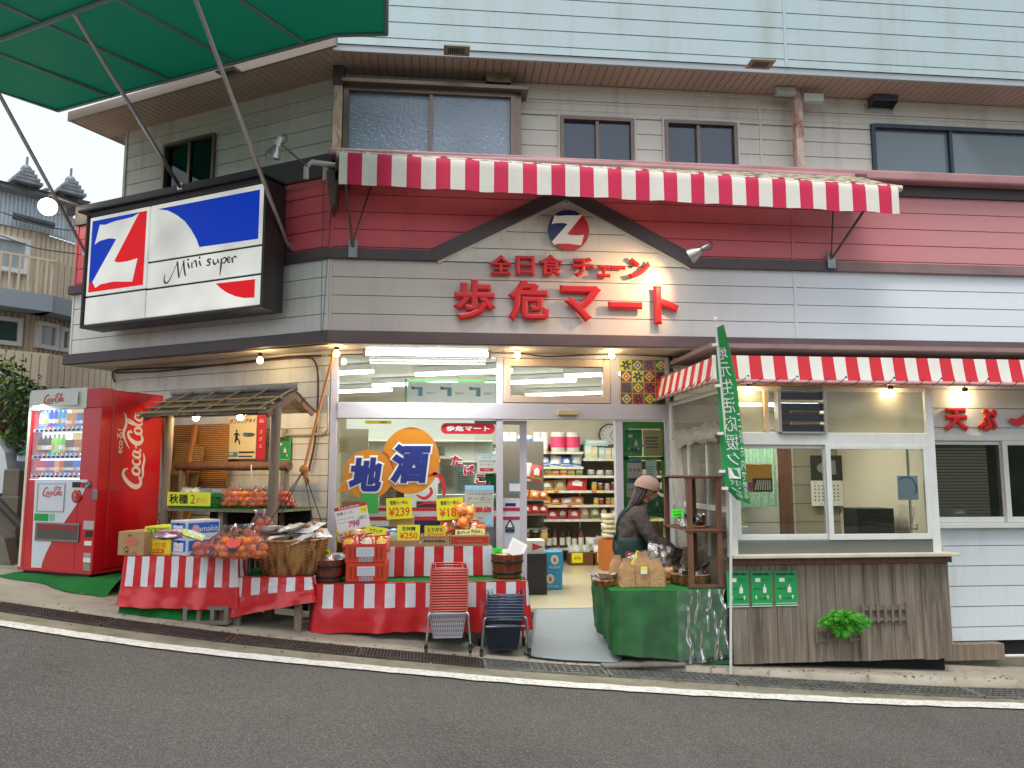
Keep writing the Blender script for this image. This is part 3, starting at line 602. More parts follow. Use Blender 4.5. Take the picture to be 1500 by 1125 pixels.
sash(BO,XB0+.075,xs1+.015,sz0-.01,sz1,YB+.005,Mx=bl);sash(BO,xs1-.02,xp1-.004,sz0-.01,sz1,YB-.03,Mx=bl,fw=.045)
vx0,vx1,vz0,vz1=rc(1141,572,1203,636,YB)
mb=MB(bl)
for(a,b,c,d)in((vx0-.03,vx0,zbm1,BT-.04),(vx1,vx1+.03,zbm1,BT-.04),(vx0,vx1,vz1+.01,vz1+.035),(vx0,vx1,zbm1-.01,vz0+.02)):mb.box(a,b,YB-.05,YB+.03,c,d,0)
for k in range(4):z_=vz0+(vz1-vz0)*(k+.5)/4;mb.box(vx0,vx1,YB-.02,YB+.0,z_-.035,z_+.03,1,);mb.box(vx0,vx1,YB-.03,YB-.02,z_+.032,z_+.038,1)
mb.box(vx0-.14,vx0-.1,YB-.02,YB+.03,zbm1,BT-.04,2);obj('louvre_vent',mb,[mat('bare_alu_frame','#a49d90',.4,.5),mat('dark_louvre','#262a34',.3),mat('tan_post','#c9b48e',.6)],BO)
YGL=glass('cream_tinted_booth_glass',(.86,.84,.68),1.0,.03,body=.32,bodycol=(.78,.76,.58))
for a,b in((XB0+.07,vx0-.14),(vx1+.03,xp1)):g=MB(bl);g.box(a,b,YB+.01,YB+.015,zbm1,BT-.04);obj('pane',g,YGL,BO)
# booth side (faces the door): frames, panes, film
zs1=AT(1050,655,YB)[1]
mb=MB(bl)
for y_ in(-.62,-1.15):mb.box(XB0+.005,XB0+.045,y_-.02,y_+.02,.75,2.02)
for z_ in(.75,1.32,2.02):mb.box(XB0+.002,XB0+.048,YB+.06,-.12,z_-.025,z_+.025)
obj('side_frame',mb,WFR,BO,bevel=.003)
g=MB(bl);g.box(XB0+.02,XB0+.024,YB+.06,-.12,.78,BT-.05);obj('side_pane',g,YGL,BO)
FILM=glass('crumpled_film',(.9,.88,.85),1.0,.2,body=.45,bodycol=(.72,.67,.6),bump=(25,1))
g=MB(bl);
g.grid(lambda u,v:(XB0-.03-.03*math.sin(v*7)*u,-.2-1.36*u,1.98+.03*u+.16*(v-.5)*(1+.12*math.sin(u*9))+.03*math.sin(u*25)*.4),24,5)
g.grid(lambda u,v:(XB0-.03-.05*math.sin(u*5),-.22-.12*u-.32*(1-v)*(1-v)*0-.25*(1-v),.9+1.08*v),6,14);obj('film_wrap',g,FILM,BO)
# booth interior
mb=MB(bl);siding(mb,XB0+.05,3.9,.3,2.9,-.06,.2);siding(mb,3.9,XB1+.1,.3,2.9,.0,.2,m=2);mb.box(3.72,3.86,-.1,-.05,.3,2.9,3)
obj('inner_wall',mb,[SID,SIDG,mat('dim_inner_wall','#a39d88',.7),WOODB],BO)
mb=MB(bl);mb.box(XB0+.03,XB1,YB+.03,-.08,zsill-.1,zsill-.05);obj('inner_counter',mb,mat('steel_counter','#84867f',.4,.5),BO)
mb=MB(bl);mb.poly([(XB0,YB+.02,BT),(XB1,YB+.02,BT),(XB1,-.1,2.78),(XB0,-.1,2.78)]);mb.box(XB1-.05,XB1-.02,YB+.05,0,.2,2.4);obj('booth_ceiling',mb,ICR,BO)
ll=thing('fluorescent_lamp','lit fluorescent lamp inside the booth behind the cream glass','lamp',(3.2,-.95,2.3));mb=MB();mb.tube([(-.55,0,0),(.55,0,0)],.014,0,8);obj('tube',mb,TUBEM,ll);mb=MB();mb.box(-.6,.6,-.04,.04,.02,.06);obj('housing',mb,WHITE,ll)
_l=bpy.data.lights.new('booth_light','AREA');_l.energy=16;_l.shape='RECTANGLE';_l.size=1.1;_l.size_y=.06;_l.color=(1,.97,.86);_o=bpy.data.objects.new('booth_light',_l);COL.objects.link(_o);_o.location=(3.2,-.95,2.27)
# right wall with sash window
YR=-1.3;XR0=XB1+.0;zrb=AT(1450,938,YR)[1]
RW=thing('annex_wall','white sided annex wall with a sliding window beyond the booth','wall',(XR0,YR,zrb))
ml=TL(-XR0,-YR,-zrb);hR=rc(1366,648,1560,762,YR);xr0=xp1+.08
hR=(xr0+.02,AT(1620,700,YR)[0],AT(1430,765,YR)[1],AT(1430,646,YR)[1])
mb=MB(ml);siding(mb,xr0-.02,XE,zrb,2.62,YR,.185,holes=[hR]);obj('siding',mb,[SIDA,SIDG],RW)
xmid=AT(1468,700,YR)[0]
sash(RW,hR[0],xmid+.04,hR[2],hR[3],YR+.0,fw=.045,Mx=ml);sash(RW,xmid,hR[1],hR[2],hR[3],YR-.035,fw=.05,Mx=ml)
mb=MB(ml);mb.box(hR[0]-.04,hR[1],YR-.07,YR+.0,hR[2]-.05,hR[2]-.003);mb.box(hR[0]-.04,hR[1],YR-.03,YR+.02,hR[3]+.002,hR[3]+.06);obj('window_trim',mb,WFR,RW,bevel=.004)
mb=MB(ml)
mb.box(hR[0],8,YR+.9,YR+.92,1,2.9,0);mb.box(xr0,8,YR+.1,YR+.9,.9,.95,0)
for k in range(26):z_=hR[2]+.02+k*.03;mb.box(hR[0]+.12,xmid-.08,YR+.085,YR+.1,z_,z_+.024,1)
obj('shutter',mb,[DARKV,mat('olive_roller_shutter','#8d8772',.5)],RW)
mb=MB(ml);mb.box(XR0+.02,XE,YR+.03,YR+.2,-.9,zrb,0);mb.box(XR0,XE,YR-.0,YR+.04,-.9,zrb-.16,1);mb.box(XR0+.02,AT(1460,950,YR)[0],YR-.1,YR+.02,zrb-.15,zrb-.01,2);obj('footing',mb,[DARKV,MOSSK,WOODG],RW)
mb=MB();mb.box(XB1-.1,XE,YR-.05,YR+.3,-.9,gz(6)+.02)if False else None
# near-black panel standing in for the shade in the gap under the booth
mb=MB(bl);mb.box(XB0+.1,XB1-.02,YB+.08,YB+.12,-.6,zpb,0);obj('gap_shade_panel',mb,DARKV,BO)
mb=MB();mb.box(XB0,XE,-1.35,-.1,2.8,2.84);mb.box(XB1,XE,YR+.02,-.4,2.58,2.6);obj('annex_roof',mb,FADED,BLD)
# ============================================================ AWNINGS
AWR=mat('awning_red','#d0234f',.75,var=((4,4,4),.3,'#c02a50'));AWW=mat('awning_white','#e4e0d6',.75,var=((5,5,5),.35,'#cfcbbd'))
AWD=mat('mildewed_awning_white','#bdb298',.85,var=((12,12,30),.9,'#3b352c'));AWDR=mat('mildewed_awning_red','#8f3446',.85,var=((12,12,30),.7,'#4b2430'))
AW2=mat('lower_awning_red','#cf2130',.7,var=((4,4,4),.3,'#bb2a35'));AWS=mat('streaky_awning_white','#dcdbd2',.75,streak=((14,3,14),.55,'#6f7468'))
yv=-1.0
A=[AT(497,224,yv),AT(1316,275,yv),AT(1311,313,yv),AT(500,269,yv)]
aw=thing('striped_awning','long magenta and white striped awning above the gable, mildewed top edge','awning',(A[0][0],yv,A[3][1]))
am=TL(-A[0][0],-yv,-A[3][1]);nst=41
def swx(i):return A[0][0]+(A[1][0]-A[0][0])*(0 if i<=0 else 1 if i>=nst else(i-.45)/(nst-.9))
def awp(u,v):
    i=u*nst*4/4;k=int(i);x=swx(k)+(swx(k+1)-swx(k))*(i-k)
    zt_=A[0][1]+(A[1][1]-A[0][1])*u;zb_=A[3][1]+(A[2][1]-A[3][1])*u+.003*math.sin(u*70)
    z_=zb_+(zt_-zb_)*min(v/.72,1)
    y_=yv-.01*math.sin(x*9)*(1-v)-.006*math.sin(x*23+1)*(1-v)
    if v>.72:w_=(v-.72)/.28;y_=yv+.045*w_**.8;z_=zt_+.05*math.sin(w_*1.5)*1.0+(.01*mnoise.noise(Vector((x*12,0,0))))
    return(x,y_,z_)
mb=MB(am);mb.grid(awp,nst*4,9,mf=lambda i,j:((2 if(i//4)%2==0 else 3)if j>6 and R.random()<.92 else(1 if(i//4)%2==0 else 0)))
obj('valance',mb,[AWR,AWW,AWD,AWDR],aw)
mb=MB(am)
L_,R_=A[0],A[1];mb.tube([(L_[0]-.03,yv+.05,L_[1]+.01),(R_[0]+.06,yv+.05,R_[1]+.01)],.035,0,12)
obj('front_bar',mb,mat('cream_awning_bar','#cfc6b6',.5),aw)
xm_=AT(780,240,-.75)[0]
mb=MB(am);mb.tube([(L_[0],-.68,Zl0-.02),(xm_,-.68,Zl0+.01),(R_[0]-.3,-.68,Zl0-.03)],.05,0,12)
mb.add([(L_[0],-.68,Zl0+.02),(R_[0]-.3,-.68,Zl0+.01),(R_[0]-.02,yv+.05,R_[1]+.045),(L_[0],yv+.05,L_[1]+.045)],[(0,1,2,3)],1);obj('roller',mb,[PINK,AWD],aw)
BRK=mat('rusty_grey_bracket','#5f5653',.6,.5,var=((18,18,18),.6,'#8a6250'))
for(bx,bz,tx)in((517,364,L_[0]+.03),(1218,381,R_[0]-.2)):
    mb=MB(am);x_,z_=AT(bx,bz,YU-.07);mb.box(x_-.045,x_+.045,YU-.075,YU-.055,z_-.09,z_+.09,1)
    mb.tube([(x_,YU-.09,z_+.02),(tx,yv+.05,(L_ if bx<700 else R_)[1]-.02)],.014)
    mb.tube([(x_-.01,YU-.09,z_+.04),(tx+(.3 if bx<700 else-.3),YU-.2,Zr1+.02),(tx+(.2 if bx<700 else-.2),YU-.1,Zr1-.15)],.008)
    mb.box(tx-.1,tx+.02,YU-.3,YU,Zr1-.15,Zr1+.12,0)
    if bx>700:obj('folding_arm',mb,[BRK,GALV],aw)
    else:mbL=mb
mb=mbL;x_,z_=AT(490,300,YU-.15);mb.prism([(x_-.07,z_+.3),(x_+.05,z_+.3),(x_+.03,z_-.02),(x_-.02,z_-.1)],YU-.3,YU-.06)
obj('folding_arm',mb,[BRK,GALV],aw)
# hanging chains at the corner
mb=MB();
for k,(a,b)in enumerate((((474,262),(470,495)),((488,262),(472,490)))):
    p0=AT(*a,YU-.12);p1=AT(*b,YU-.12);n=60
    for i in range(n):
        t=(i+.5)/n;x_=p0[0]+(p1[0]-p0[0])*t;z_=p0[1]+(p1[1]-p0[1])*t
        mb.tube([(x_+.006*math.cos(q)*(1 if i%2 else .2),YU-.12+.006*math.cos(q)*(0 if i%2 else 1),z_+.014*math.sin(q))for q in(0,1.57,3.14,4.71)],.0025,0,4,closed=True)
tag(obj('hanging_chain',mb,BRK),'pair of thin steel chains hanging down the corner of the shop','chain')
# lower awning around the booth
pz=AT(1300,561,-1.85)[1];xl_=AT(1046,557,-1.85)[0];zt2=AT(1300,524,-1.81)[1]
la=thing('striped_awning','red and white striped awning laced to a pipe over the food booth','awning',(xl_,-1.85,pz));lm=TL(-xl_,1.85,-pz)
st=.11;nn=62
def lap(u,v):
    x=xl_+u*nn*st;return(x,-1.85+.04*v+.006*math.sin(x*28.5)*(1-v),pz+.02+(zt2-pz-.02)*v-.012*math.sin(v*3.14))
mb=MB(lm);mb.grid(lap,nn,8,mf=lambda i,j:(0 if i%2 else(2 if i>34 and j>3 else 1)))
def sap(u,v):y=-.05-1.8*u;return(xl_+.12*v,y if v<.01 else min(y+0*v,-.05)+(1.32*v if u>.999 else 1.3*v*u),pz+.02+(zt2+.06-pz)*v)
mb.grid(lambda u,v:(xl_+.05*v,-.05+(-1.8+.04*v)*u,pz+.02+(zt2-pz-.02)*v),16,4,mf=lambda i,j:(0 if i%2==0 else 1));mb.poly([(xl_+.05,-1.81,zt2),(xl_+nn*st,-1.81,zt2),(xl_+nn*st,-.4,zt2+.02),(xl_+.05,-.4,zt2+.02)],1);mb.poly([(xl_+.05,-.4,zt2+.02),(2.5,-.4,zt2+.02),(2.5,-.03,zt2+.02),(xl_+.05,-.03,zt2+.02)],1);obj('canopy',mb,[AW2,AWW,AWS],la)
PIPE=mat('faded_pink_pipe','#c08a8c',.5);mb=MB(lm);mb.tube([(xl_,-.05,pz),(xl_,-1.85,pz)],.016,0);mb.tube([(xl_,-1.85,pz),(xl_+nn*st,-1.85,pz)],.018,0);obj('pipe_frame',mb,PIPE,la)
mb=MB(lm)
for i in range(46):
    x_=xl_+.06+i*.148;mb.tube([(x_,-1.85,pz-.022),(x_+.03,-1.875,pz),(x_+.07,-1.85,pz+.03),(x_+.1,-1.83,pz+.05),(x_+.148,-1.855,pz-.022)],.0035,0,4)
    mb.box(x_+.088,x_+.108,-1.842,-1.838,pz+.04,pz+.055,0)
for i in range(12):
    y_=-.15-i*.14;mb.tube([(xl_+.002,y_,pz-.022),(xl_-.02,y_-.03,pz),(xl_+.01,y_-.08,pz+.05),(xl_,y_-.14,pz-.022)],.0035,0,4)
obj('lacing_cord',mb,BLACK,la)
# big green awning over the left wing
FN=Vector((-.064,-.158,1)).normalized();FP0=Vector((-1.0,-.55,5.93))
def fa(px,py):return on(px,py,FP0,FN)
GRN=bpy.data.materials.new('green_tarpaulin');GRN.use_nodes=True;N=GRN.node_tree;b=N.nodes['Principled BSDF'];b.inputs['Base Color'].default_value=(*hx('#1c7d68'),1);b.inputs['Roughness'].default_value=.6
o_=N.nodes['Material Output'];tr=N.nodes.new('ShaderNodeBsdfTranslucent');tr.inputs[0].default_value=(*hx('#3aa892'),1);ms=N.nodes.new('ShaderNodeMixShader');ms.inputs[0].default_value=.5
N.links.new(b.outputs[0],ms.inputs[1]);N.links.new(tr.outputs[0],ms.inputs[2]);N.links.new(ms.outputs[0],o_.inputs[0])
oute=Vector((-.375,-.927,0));
def dn(p,t):q=p+oute*t;q.z=FP0.z+.064*(q.x-FP0.x)+.158*(q.y-FP0.y);return q
E1,E2,E3=fa(85,160),fa(490,49),fa(566,47)
ga=thing('green_awning','huge green tarpaulin awning with grey ribs over the shop corner','awning',E2);gm_=TL(-E2.x,-E2.y,-E2.z)
Ln=3.3;mb=MB(gm_)
edge=[E1]+[E1.lerp(E2,k/8)for k in range(1,8)]+[E2,E3]
vs=[]
right_dir=(fa(566,0)-E3).normalized()
for e in edge:
    for k in range(9):
        t=Ln*k/8;q=dn(e,t)if e is not E3 else E3+right_dir*t
        q.z+=-.03*math.sin(math.pi*k/8);vs.append(q)
mb.add(vs,[(i*9+k,i*9+k+1,i*9+k+10,i*9+k+9)for i in range(len(edge)-1)for k in range(8)],0,True)
mb.add([v+Vector((0,0,.006))for v in vs],[(i*9+k,i*9+k+9,i*9+k+10,i*9+k+1)for i in range(len(edge)-1)for k in range(8)],0,True)
obj('canopy',mb,GRN,ga)
RIB=mat('grey_green_rib','#7f9a95',.45,.4)
for px in((163,137),(247,112),(340,85),(443,57)):
    e=fa(*px);mb=MB(gm_);mb.tube([e+Vector((0,0,-.03)),dn(e,Ln)+Vector((0,0,-.03))],.022,0,8);obj('rib',mb,RIB,ga)
mb=MB(gm_);mb.tube([e+Vector((0,0,-.02))for e in(E1,E2,E3)],.02);mb.tube([E1+Vector((0,0,-.02)),dn(E1,Ln)],.02);mb.tube([E3+Vector((0,0,-.02)),E3+right_dir*Ln],.022)
c0,c1=fa(-45,67),fa(300,-63);mb.tube([c0+Vector((0,0,-.05)),c1+Vector((0,0,-.05))],.026);obj('frame_bar',mb,RIB,ga)
for(b_,t_,off_)in(((425,362),(271,-52),0),((128,370),(-37,64),0),((267,275),(107,9),-.13)):
    l=WING.at(*b_,off_);p=WING.w(l[0],off_-.03,l[1]);q=fa(*t_)+Vector((0,0,-.05));mb=MB(gm_);mb.tube([p,q],.02,0,10)
    mb2=WING.M.to_3x3();T=Matrix.Translation(p)@Matrix.Rotation(WA,4,'Z');mb.box(-.04,.04,-.005,.03,-.04,.04,0,T);obj('strut',mb,ALU,ga)
E_dbg=1
# ============================================================ ILLUMINATED SIGN
SY=-.40;sx0,sx1,sz0_,sz1_=-3.12,-.52,3.285,4.55
ctr=WING.w((sx0+sx1)/2,SY+.14,sz0_)
isg=thing('lightbox_sign','large backlit white shop sign with blue and red emblem panels','sign',ctr,WA)
sm=TL(-(sx0+sx1)/2,-(SY+.14),-sz0_)
mb=MB(sm);e_=.03;y0=SY+.012
for(a,b,c,d)in((sx0-e_,sx0,sz0_-e_,sz1_+.02),(sx1,sx1+e_,sz0_-e_,sz1_+.02),(sx0,sx1,sz0_-e_,sz0_),(sx0,sx1,sz1_,sz1_+.05)):mb.box(a,b,SY-.012,SY+.285,c,d)
mb.box(sx0,sx1,SY+.2,SY+.28,sz0_,sz1_);mb.box(sx0-.12,sx1+.03,SY-.06,SY+.3,sz1_+.05,sz1_+.075);obj('cabinet',mb,mat('black_brown_cabinet','#2e2b2d',.45,.2),isg,bevel=.004)
def emis(n,c,e):return mat(n,c,.5,emit=e,spec=.15)
LW=bpy.data.materials.new('backlit_white_acrylic');LW.use_nodes=True;N=LW.node_tree;b=N.nodes['Principled BSDF'];b.inputs['Base Color'].default_value=(.75,.75,.7,1);b.inputs['Roughness'].default_value=.25
b.inputs['Emission Color'].default_value=(1,.98,.9,1);tc=N.nodes.new('ShaderNodeTexCoord');nn_=N.nodes.new('ShaderNodeTexNoise');nn_.inputs['Scale'].default_value=1.6;mr=N.nodes.new('ShaderNodeMapRange');mr.inputs[1].default_value=.3;mr.inputs[2].default_value=.7;mr.inputs[3].default_value=.16;mr.inputs[4].default_value=.36
N.links.new(tc.outputs['Object'],nn_.inputs['Vector']);N.links.new(nn_.outputs[0],mr.inputs[0]);N.links.new(mr.outputs[0],b.inputs['Emission Strength'])
LBL=emis('backlit_blue','#0432a8',.5);LRD=emis('backlit_red','#cc141c',.55);LIN=mat('sign_ink','#141a2c',.4);LCR=mat('dull_cream_acrylic','#d7d3c4',.3,emit=.12)
def SF(cx,cy):return WING.at(cx/3,250+cy/3,SY)
# panel splits measured on the photograph
xs_=SF(650,300)[0];zA=SF(640,400)[1];zA2=SF(900,388)[1];z_mid1=SF(900,363)[1];z_mid2=SF(900,485)[1];z_low=SF(500,538)[1]
gap=.012
def panel(x0,x1,z0,z1,m):
    q=MB(sm);q.box(x0+gap,x1-gap,y0-.002,y0+.02,z0+gap,z1-gap,0);o=obj('panel',q,m,isg,bevel=.004);return o
panel(sx0,xs_,z_low,sz1_,LW);panel(sx0,xs_,sz0_,z_low,LW);panel(xs_,sx1,z_mid1,sz1_,LW);panel(xs_,sx1,z_mid2,z_mid1,LW);panel(xs_,sx1,sz0_,z_mid2,LW)
ZPOLY=[(.146,.07),(.25,.085),(.43,.06),(.62,.055),(.74,.05),(.86,.015),(.456,.62),(.54,.645),(.70,.65),(.88,.63),(.81,.935),(.63,.917),(.5,.9),(.39,.9),(.23,.91),(.135,.95),(.07,.86),(.47,.317),(.4,.295),(.32,.287),(.16,.30),(.07,.34)]
RPOLY=[(.86,.0),(1,0),(1,1),(0,1),(0,.86),(.2,.9),(.456,.6)]
def emblem(mb,x0,x1,z0,z1,y,mb_,mr_,mw_,circ=False):
    f=lambda p:(x0+p[0]*(x1-x0),z1-p[1]*(z1-z0))
    if not circ:
        mb.poly([(a,y,b)for a,b in map(f,[(0,0),(1,0),(1,1),(0,1)])],mb_);mb.poly([(a,y-.001,b)for a,b in map(f,RPOLY)],mr_);mb.poly([(a,y-.002,b)for a,b in map(f,ZPOLY)],mw_)
pa,pb=SF(388,380),SF(632,330);
mb=MB(sm);ex0,ex1=sx0+.05,xs_-.05;ez0,ez1=z_low+.05,sz1_-.055
emblem(mb,ex0,ex1,ez0,ez1,y0-.0025,0,1,2);obj('emblem',mb,[LBL,LRD,LW],isg)
mb=MB(sm);y_=y0-.0025;cur=[(760,172),(800,200),(830,235),(855,280),(872,335)]
pts=[SF(690,171)]+[SF(*c)for c in[(735,174),(775,195),(810,222),(838,260),(860,300),(873,335)]]+[(sx1-.07,SF(1120,300)[1]),(sx1-.07,SF(1120,85)[1])]
pts[0]=SF(690,168);mb.poly([(a,y_,b)for a,b in pts],0)
pts=[SF(*c)for c in[(945,495),(965,515),(990,533),(1030,551),(1070,559),(1115,557)]]+[(SF(1115,557)[0],SF(1115,476)[1])]
mb.poly([(a,y_,b)for a,b in pts],1);obj('colour_field',mb,[LBL,LRD],isg)
mb=MB(sm)
def S(pts,wd,sc_=1):mb.stroke([(*SF(p[0],p[1]),(p[2]if len(p)>2 else wd)*.0028)for p in pts],0,y_)
S([(722,452,2),(718,478,7),(722,492,8),(736,488,6),(755,452,4),(778,398,3)],5);S([(776,398,8),(779,430,9),(783,470,8)],8);S([(783,470,3),(796,425,3),(806,392,4)],3);S([(804,395,8),(806,430,9),(812,462,7)],8)
S([(822,402,5),(825,416,9),(829,430,5)],8);S([(820,388),(826,392)],8);S([(838,402,4),(841,427,8)],7);S([(841,412,3),(850,396,4),(857,398,8),(862,423,7)],6);S([(872,394,5),(875,406,9),(880,418,5)],8);S([(871,379),(877,383)],8)
obj('lettering',mb,LIN,isg);mb=MB(sm);S([(926,390,5),(916,387,6),(909,395,8),(919,404,8),(914,415,6),(902,414,3)],6);S([(933,388,4),(935,404,8),(942,410,7),(951,400,3),(953,386,4),(958,406,7)],6)
S([(970,384,7),(968,415,9),(963,460,4)],8);S([(970,395,3),(982,381,5),(991,388,7),(984,403,6),(971,404,3)],5);S([(997,393,5),(1008,386,4),(1003,378,5),(996,386,7),(1001,402,6),(1012,397,3)],5);S([(1015,380,6),(1020,403,8)],7);S([(1019,390,3),(1027,376,6),(1036,380,7)],5)
obj('lettering',mb,LIN,isg)
# ============================================================ RAISED LETTERS ON THE GABLE
LRED=mat('red_letter_plastic','#d41a22',.35,var=((3,3,3),.3,'#bb1620'));LSID=mat('dark_letter_side','#7c1418',.6)
def letters(cs,name,label,par_mats,y,bev,group=None):
    x0,z0=AT((cs[0][1]+cs[0][2])/2,cs[0][4],y);t=thing('sign_lettering',label,'sign',(x0,y,z0))
    for(ch,a,b,c,d)in cs:
        p,q=AT(a,(c+d)/2,y),AT(b,(c+d)/2,y);zc=(AT((a+b)/2,c,y)[1],AT((a+b)/2,d,y)[1])
        mb=MB(TL(-x0,-y,-z0));v,f,xa,xb,ya,yb=text_geo(ch,bev)
        sx=(q[0]-p[0])/(xb-xa);sz=(zc[0]-zc[1])/(yb-ya)
        mb.add([((v_[0]-xa)*sx+p[0],y-v_[2]*.45,(v_[1]-ya)*sz+zc[1])for v_ in v],f,0,False);obj('letter',mb,par_mats,t)
    return t
letters([('歩',663.5,726,409.5,470),('危',743.6,805,411,471.5),('マ',820,881,418,472),('ー',890.5,941,442,453),('ト',957,994.5,419.5,475)],'sign_lettering','big raised red shop name letters across the gable panel',LRED,YU-.05,.05)
letters([('全',716,751,373.5,403),('日',755,783.5,375,403),('食',788,825,373,405),('チ',837,870,377,406),('ェ',874.5,894,389,406.5),('ー',894,916,389,395),('ン',920,952.5,378,408)],'sign_lettering','smaller raised red letters above the big name letters',LRED,YU-.05,.05)
cx,cz=AT(833,337,YU-.05);rr=(AT(863,337,YU-.05)[0]-cx)
rs=thing('round_emblem','round blue and red emblem with a cream zigzag letter under the gable peak','sign',(cx,YU-.05,cz))
ring=[(rr*math.cos(k*math.pi/20),rr*math.sin(k*math.pi/20))for k in range(40)]
mb=MB();mb.prism(ring,0,.035,0,1);obj('disc',mb,[mat('navy_enamel','#1c2f6b',.35),mat('disc_edge','#a9a39a',.5)],rs)
mb=MB();rp=[p for p in ring];ang=[k for k in range(40)]
half=[(rr*math.cos(math.radians(a)),rr*math.sin(math.radians(a)))for a in range(-140,62,6)]
mb.prism([(a*.99,b*.99)for a,b in half],-.004,.0,0);obj('red_half',mb,mat('red_enamel','#cc1f2a',.35),rs)
mb=MB();mb.prism([((p[0]-.5)*2.1*rr*.92,(.49-p[1])*1.66*rr)for p in ZPOLY],-.008,-.0045,0);obj('zigzag_letter',mb,LCR,rs)
# tempura lettering on the annex wall
t=thing('sign_lettering','red cut-out brush letters on the white annex wall','sign',(*([AT(1405,630,YR)[0],YR-.03]),AT(1405,630,YR)[1]));x0,z0=AT(1405,630,YR)
for(ch,a,b,c,d)in(('天',1383,1419,597,631),('ぷ',1432,1461,597,631)):
    p,q=AT(a,614,YR-.03),AT(b,614,YR-.03);zc=(AT(a,c,YR-.03)[1],AT(a,d,YR-.03)[1])
    for k,(bv,mm_,dy)in enumerate(((.07,mat('cream_letter_back','#c9a077',.6),.02),(.06,LRED,0))):
        mb=MB(TL(-x0,0,-z0));v,f,xa,xb,ya,yb=text_geo(ch,bv);sx=(q[0]-p[0])/(xb-xa);sz=(zc[0]-zc[1])/(yb-ya)
        mb.add([((v_[0]-xa)*sx+p[0]+dy*.3,dy-v_[2]*.2,(v_[1]-ya)*sz+zc[1]-dy*.3)for v_ in v],f,0);obj('letter',mb,mm_,t)
mb=MB(TL(-x0,0,-z0));mb.stroke([(*AT(1476,615,YR),.04),(*AT(1488,619,YR),.075),(*AT(1500,612,YR),.07),(*AT(1512,604,YR),.06),(*AT(1530,612,YR),.05)],0,0);obj('letter',mb,LRED,t)
# ============================================================ LAMPS
def light(name,kind,loc,e,col=(1,.72,.42),r=.03,par=None,**k):
    l=bpy.data.lights.new(name,kind);l.energy=e;l.color=col
    if kind!='AREA':l.shadow_soft_size=r
    for a,b in k.items():setattr(l,a,b)
    o=bpy.data.objects.new(name,l);COL.objects.link(o);o.location=loc
    if par:o.parent=par
    return o
BSPEC=[((381,528),-.35,WINGLOW,'bare bulb under the left wing soffit, farthest from the shop door'),((493,518),-.28,MAIN,'bare bulb under the soffit at the shop corner'),((758,520),-.28,MAIN,'bare bulb between the fluorescent lamp and the beige transom'),((896,521),-.28,MAIN,'bare bulb beside the patterned panel'),((1098,573),-1.72,MAIN,'bare bulb left of the dark louvre on the booth'),((1305,577),-1.72,MAIN,'bare bulb right of the dark louvre on the booth'),((1414,580),-1.36,MAIN,'bare bulb above the red letters on the annex wall')]
def bulb(p,label,e=5,top=None,r=.032,group='bare bulbs under the awnings and soffit',sock=BLACK):
    t=thing('light_bulb',label,'lamp',p,group=group)
    mb=MB();mb.lathe([(0,-r*1.0),(r*.6,-r*.85),(r*.95,-r*.35),(r,0),(r*.85,r*.5),(r*.5,r*.95),(r*.42,r*1.2)],m=0,seg=16);obj('bulb',mb,BULBM,t)
    mb=MB();mb.lathe([(r*.45,r*1.15),(r*.75,r*1.3),(r*.8,r*2.3),(r*.5,r*2.5),(0,r*2.5)],seg=12)
    if top:mb.tube([(0,0,r*2.4),(0,0,top)],.004)
    obj('socket',mb,sock,t);light('bulb_light','POINT',(p[0],p[1],p[2]),e,r=r*1.1);return t
for(px,y_,fr,lab)in BSPEC:
    l=fr.at(*px,y_);p=fr.w(l[0],y_,l[1]);bulb(p,lab,12,top=max(.09,(2.9 if y_>-1 else 2.45)-p.z))
# bulbs are emitters themselves; their point lights sit inside them
l0,l1=AT(536,518,-.2),AT(715,519,-.2)
t=thing('fluorescent_lamp','lit twin fluorescent batten under the soffit above the shop window','lamp',((l0[0]+l1[0])/2,-.2,l0[1]));hw=(l1[0]-l0[0])/2
mb=MB();mb.box(-hw,hw,.01,.07,.035,.09);mb.box(-hw-.03,-hw,-.03,.07,-.03,.09);mb.box(hw,hw+.03,-.03,.07,-.03,.09);obj('housing',mb,mat('pinkish_lamp_housing','#a79892',.5),t)
for dy,dz in((-.015,-.002),(.03,.03)):mb=MB();mb.tube([(-hw,dy,dz),(hw,dy,dz)],.013,0,10);obj('tube',mb,TUBEM,t)
light('tube_light','AREA',((l0[0]+l1[0])/2,-.24,l0[1]-.03),22,(.95,1,.97),shape='RECTANGLE',size=2*hw,size_y=.05)
# globe lamp
g=WING.at(70,303,-.25);p=WING.w(g[0],-.25,g[1]);t=thing('globe_lamp','glowing white globe lamp at the far left end of the wing','lamp',p)
mb=MB();mb.lathe([(.105*math.sin(a*math.pi/14),-.105*math.cos(a*math.pi/14))for a in range(15)],seg=20);obj('globe',mb,mat('glowing_globe',(1,.88,.66),.4,emit=9),t)
mb=MB(TL(-p.x,-p.y,-p.z));q=WING.w(Lx+.02,0,g[1]+.05);mb.tube([p+Vector((0,0,.1)),p+Vector((0,0,.16)),q],.012);mb.tube([p+Vector((0,0,.1)),p.lerp(q,.3)+Vector((0,0,-.1)),q+Vector((0,0,-.1)),q],.006,0,6);obj('arm',mb,BRK,t)
light('globe_light','POINT',p,12,(1,.75,.45),r=.11)
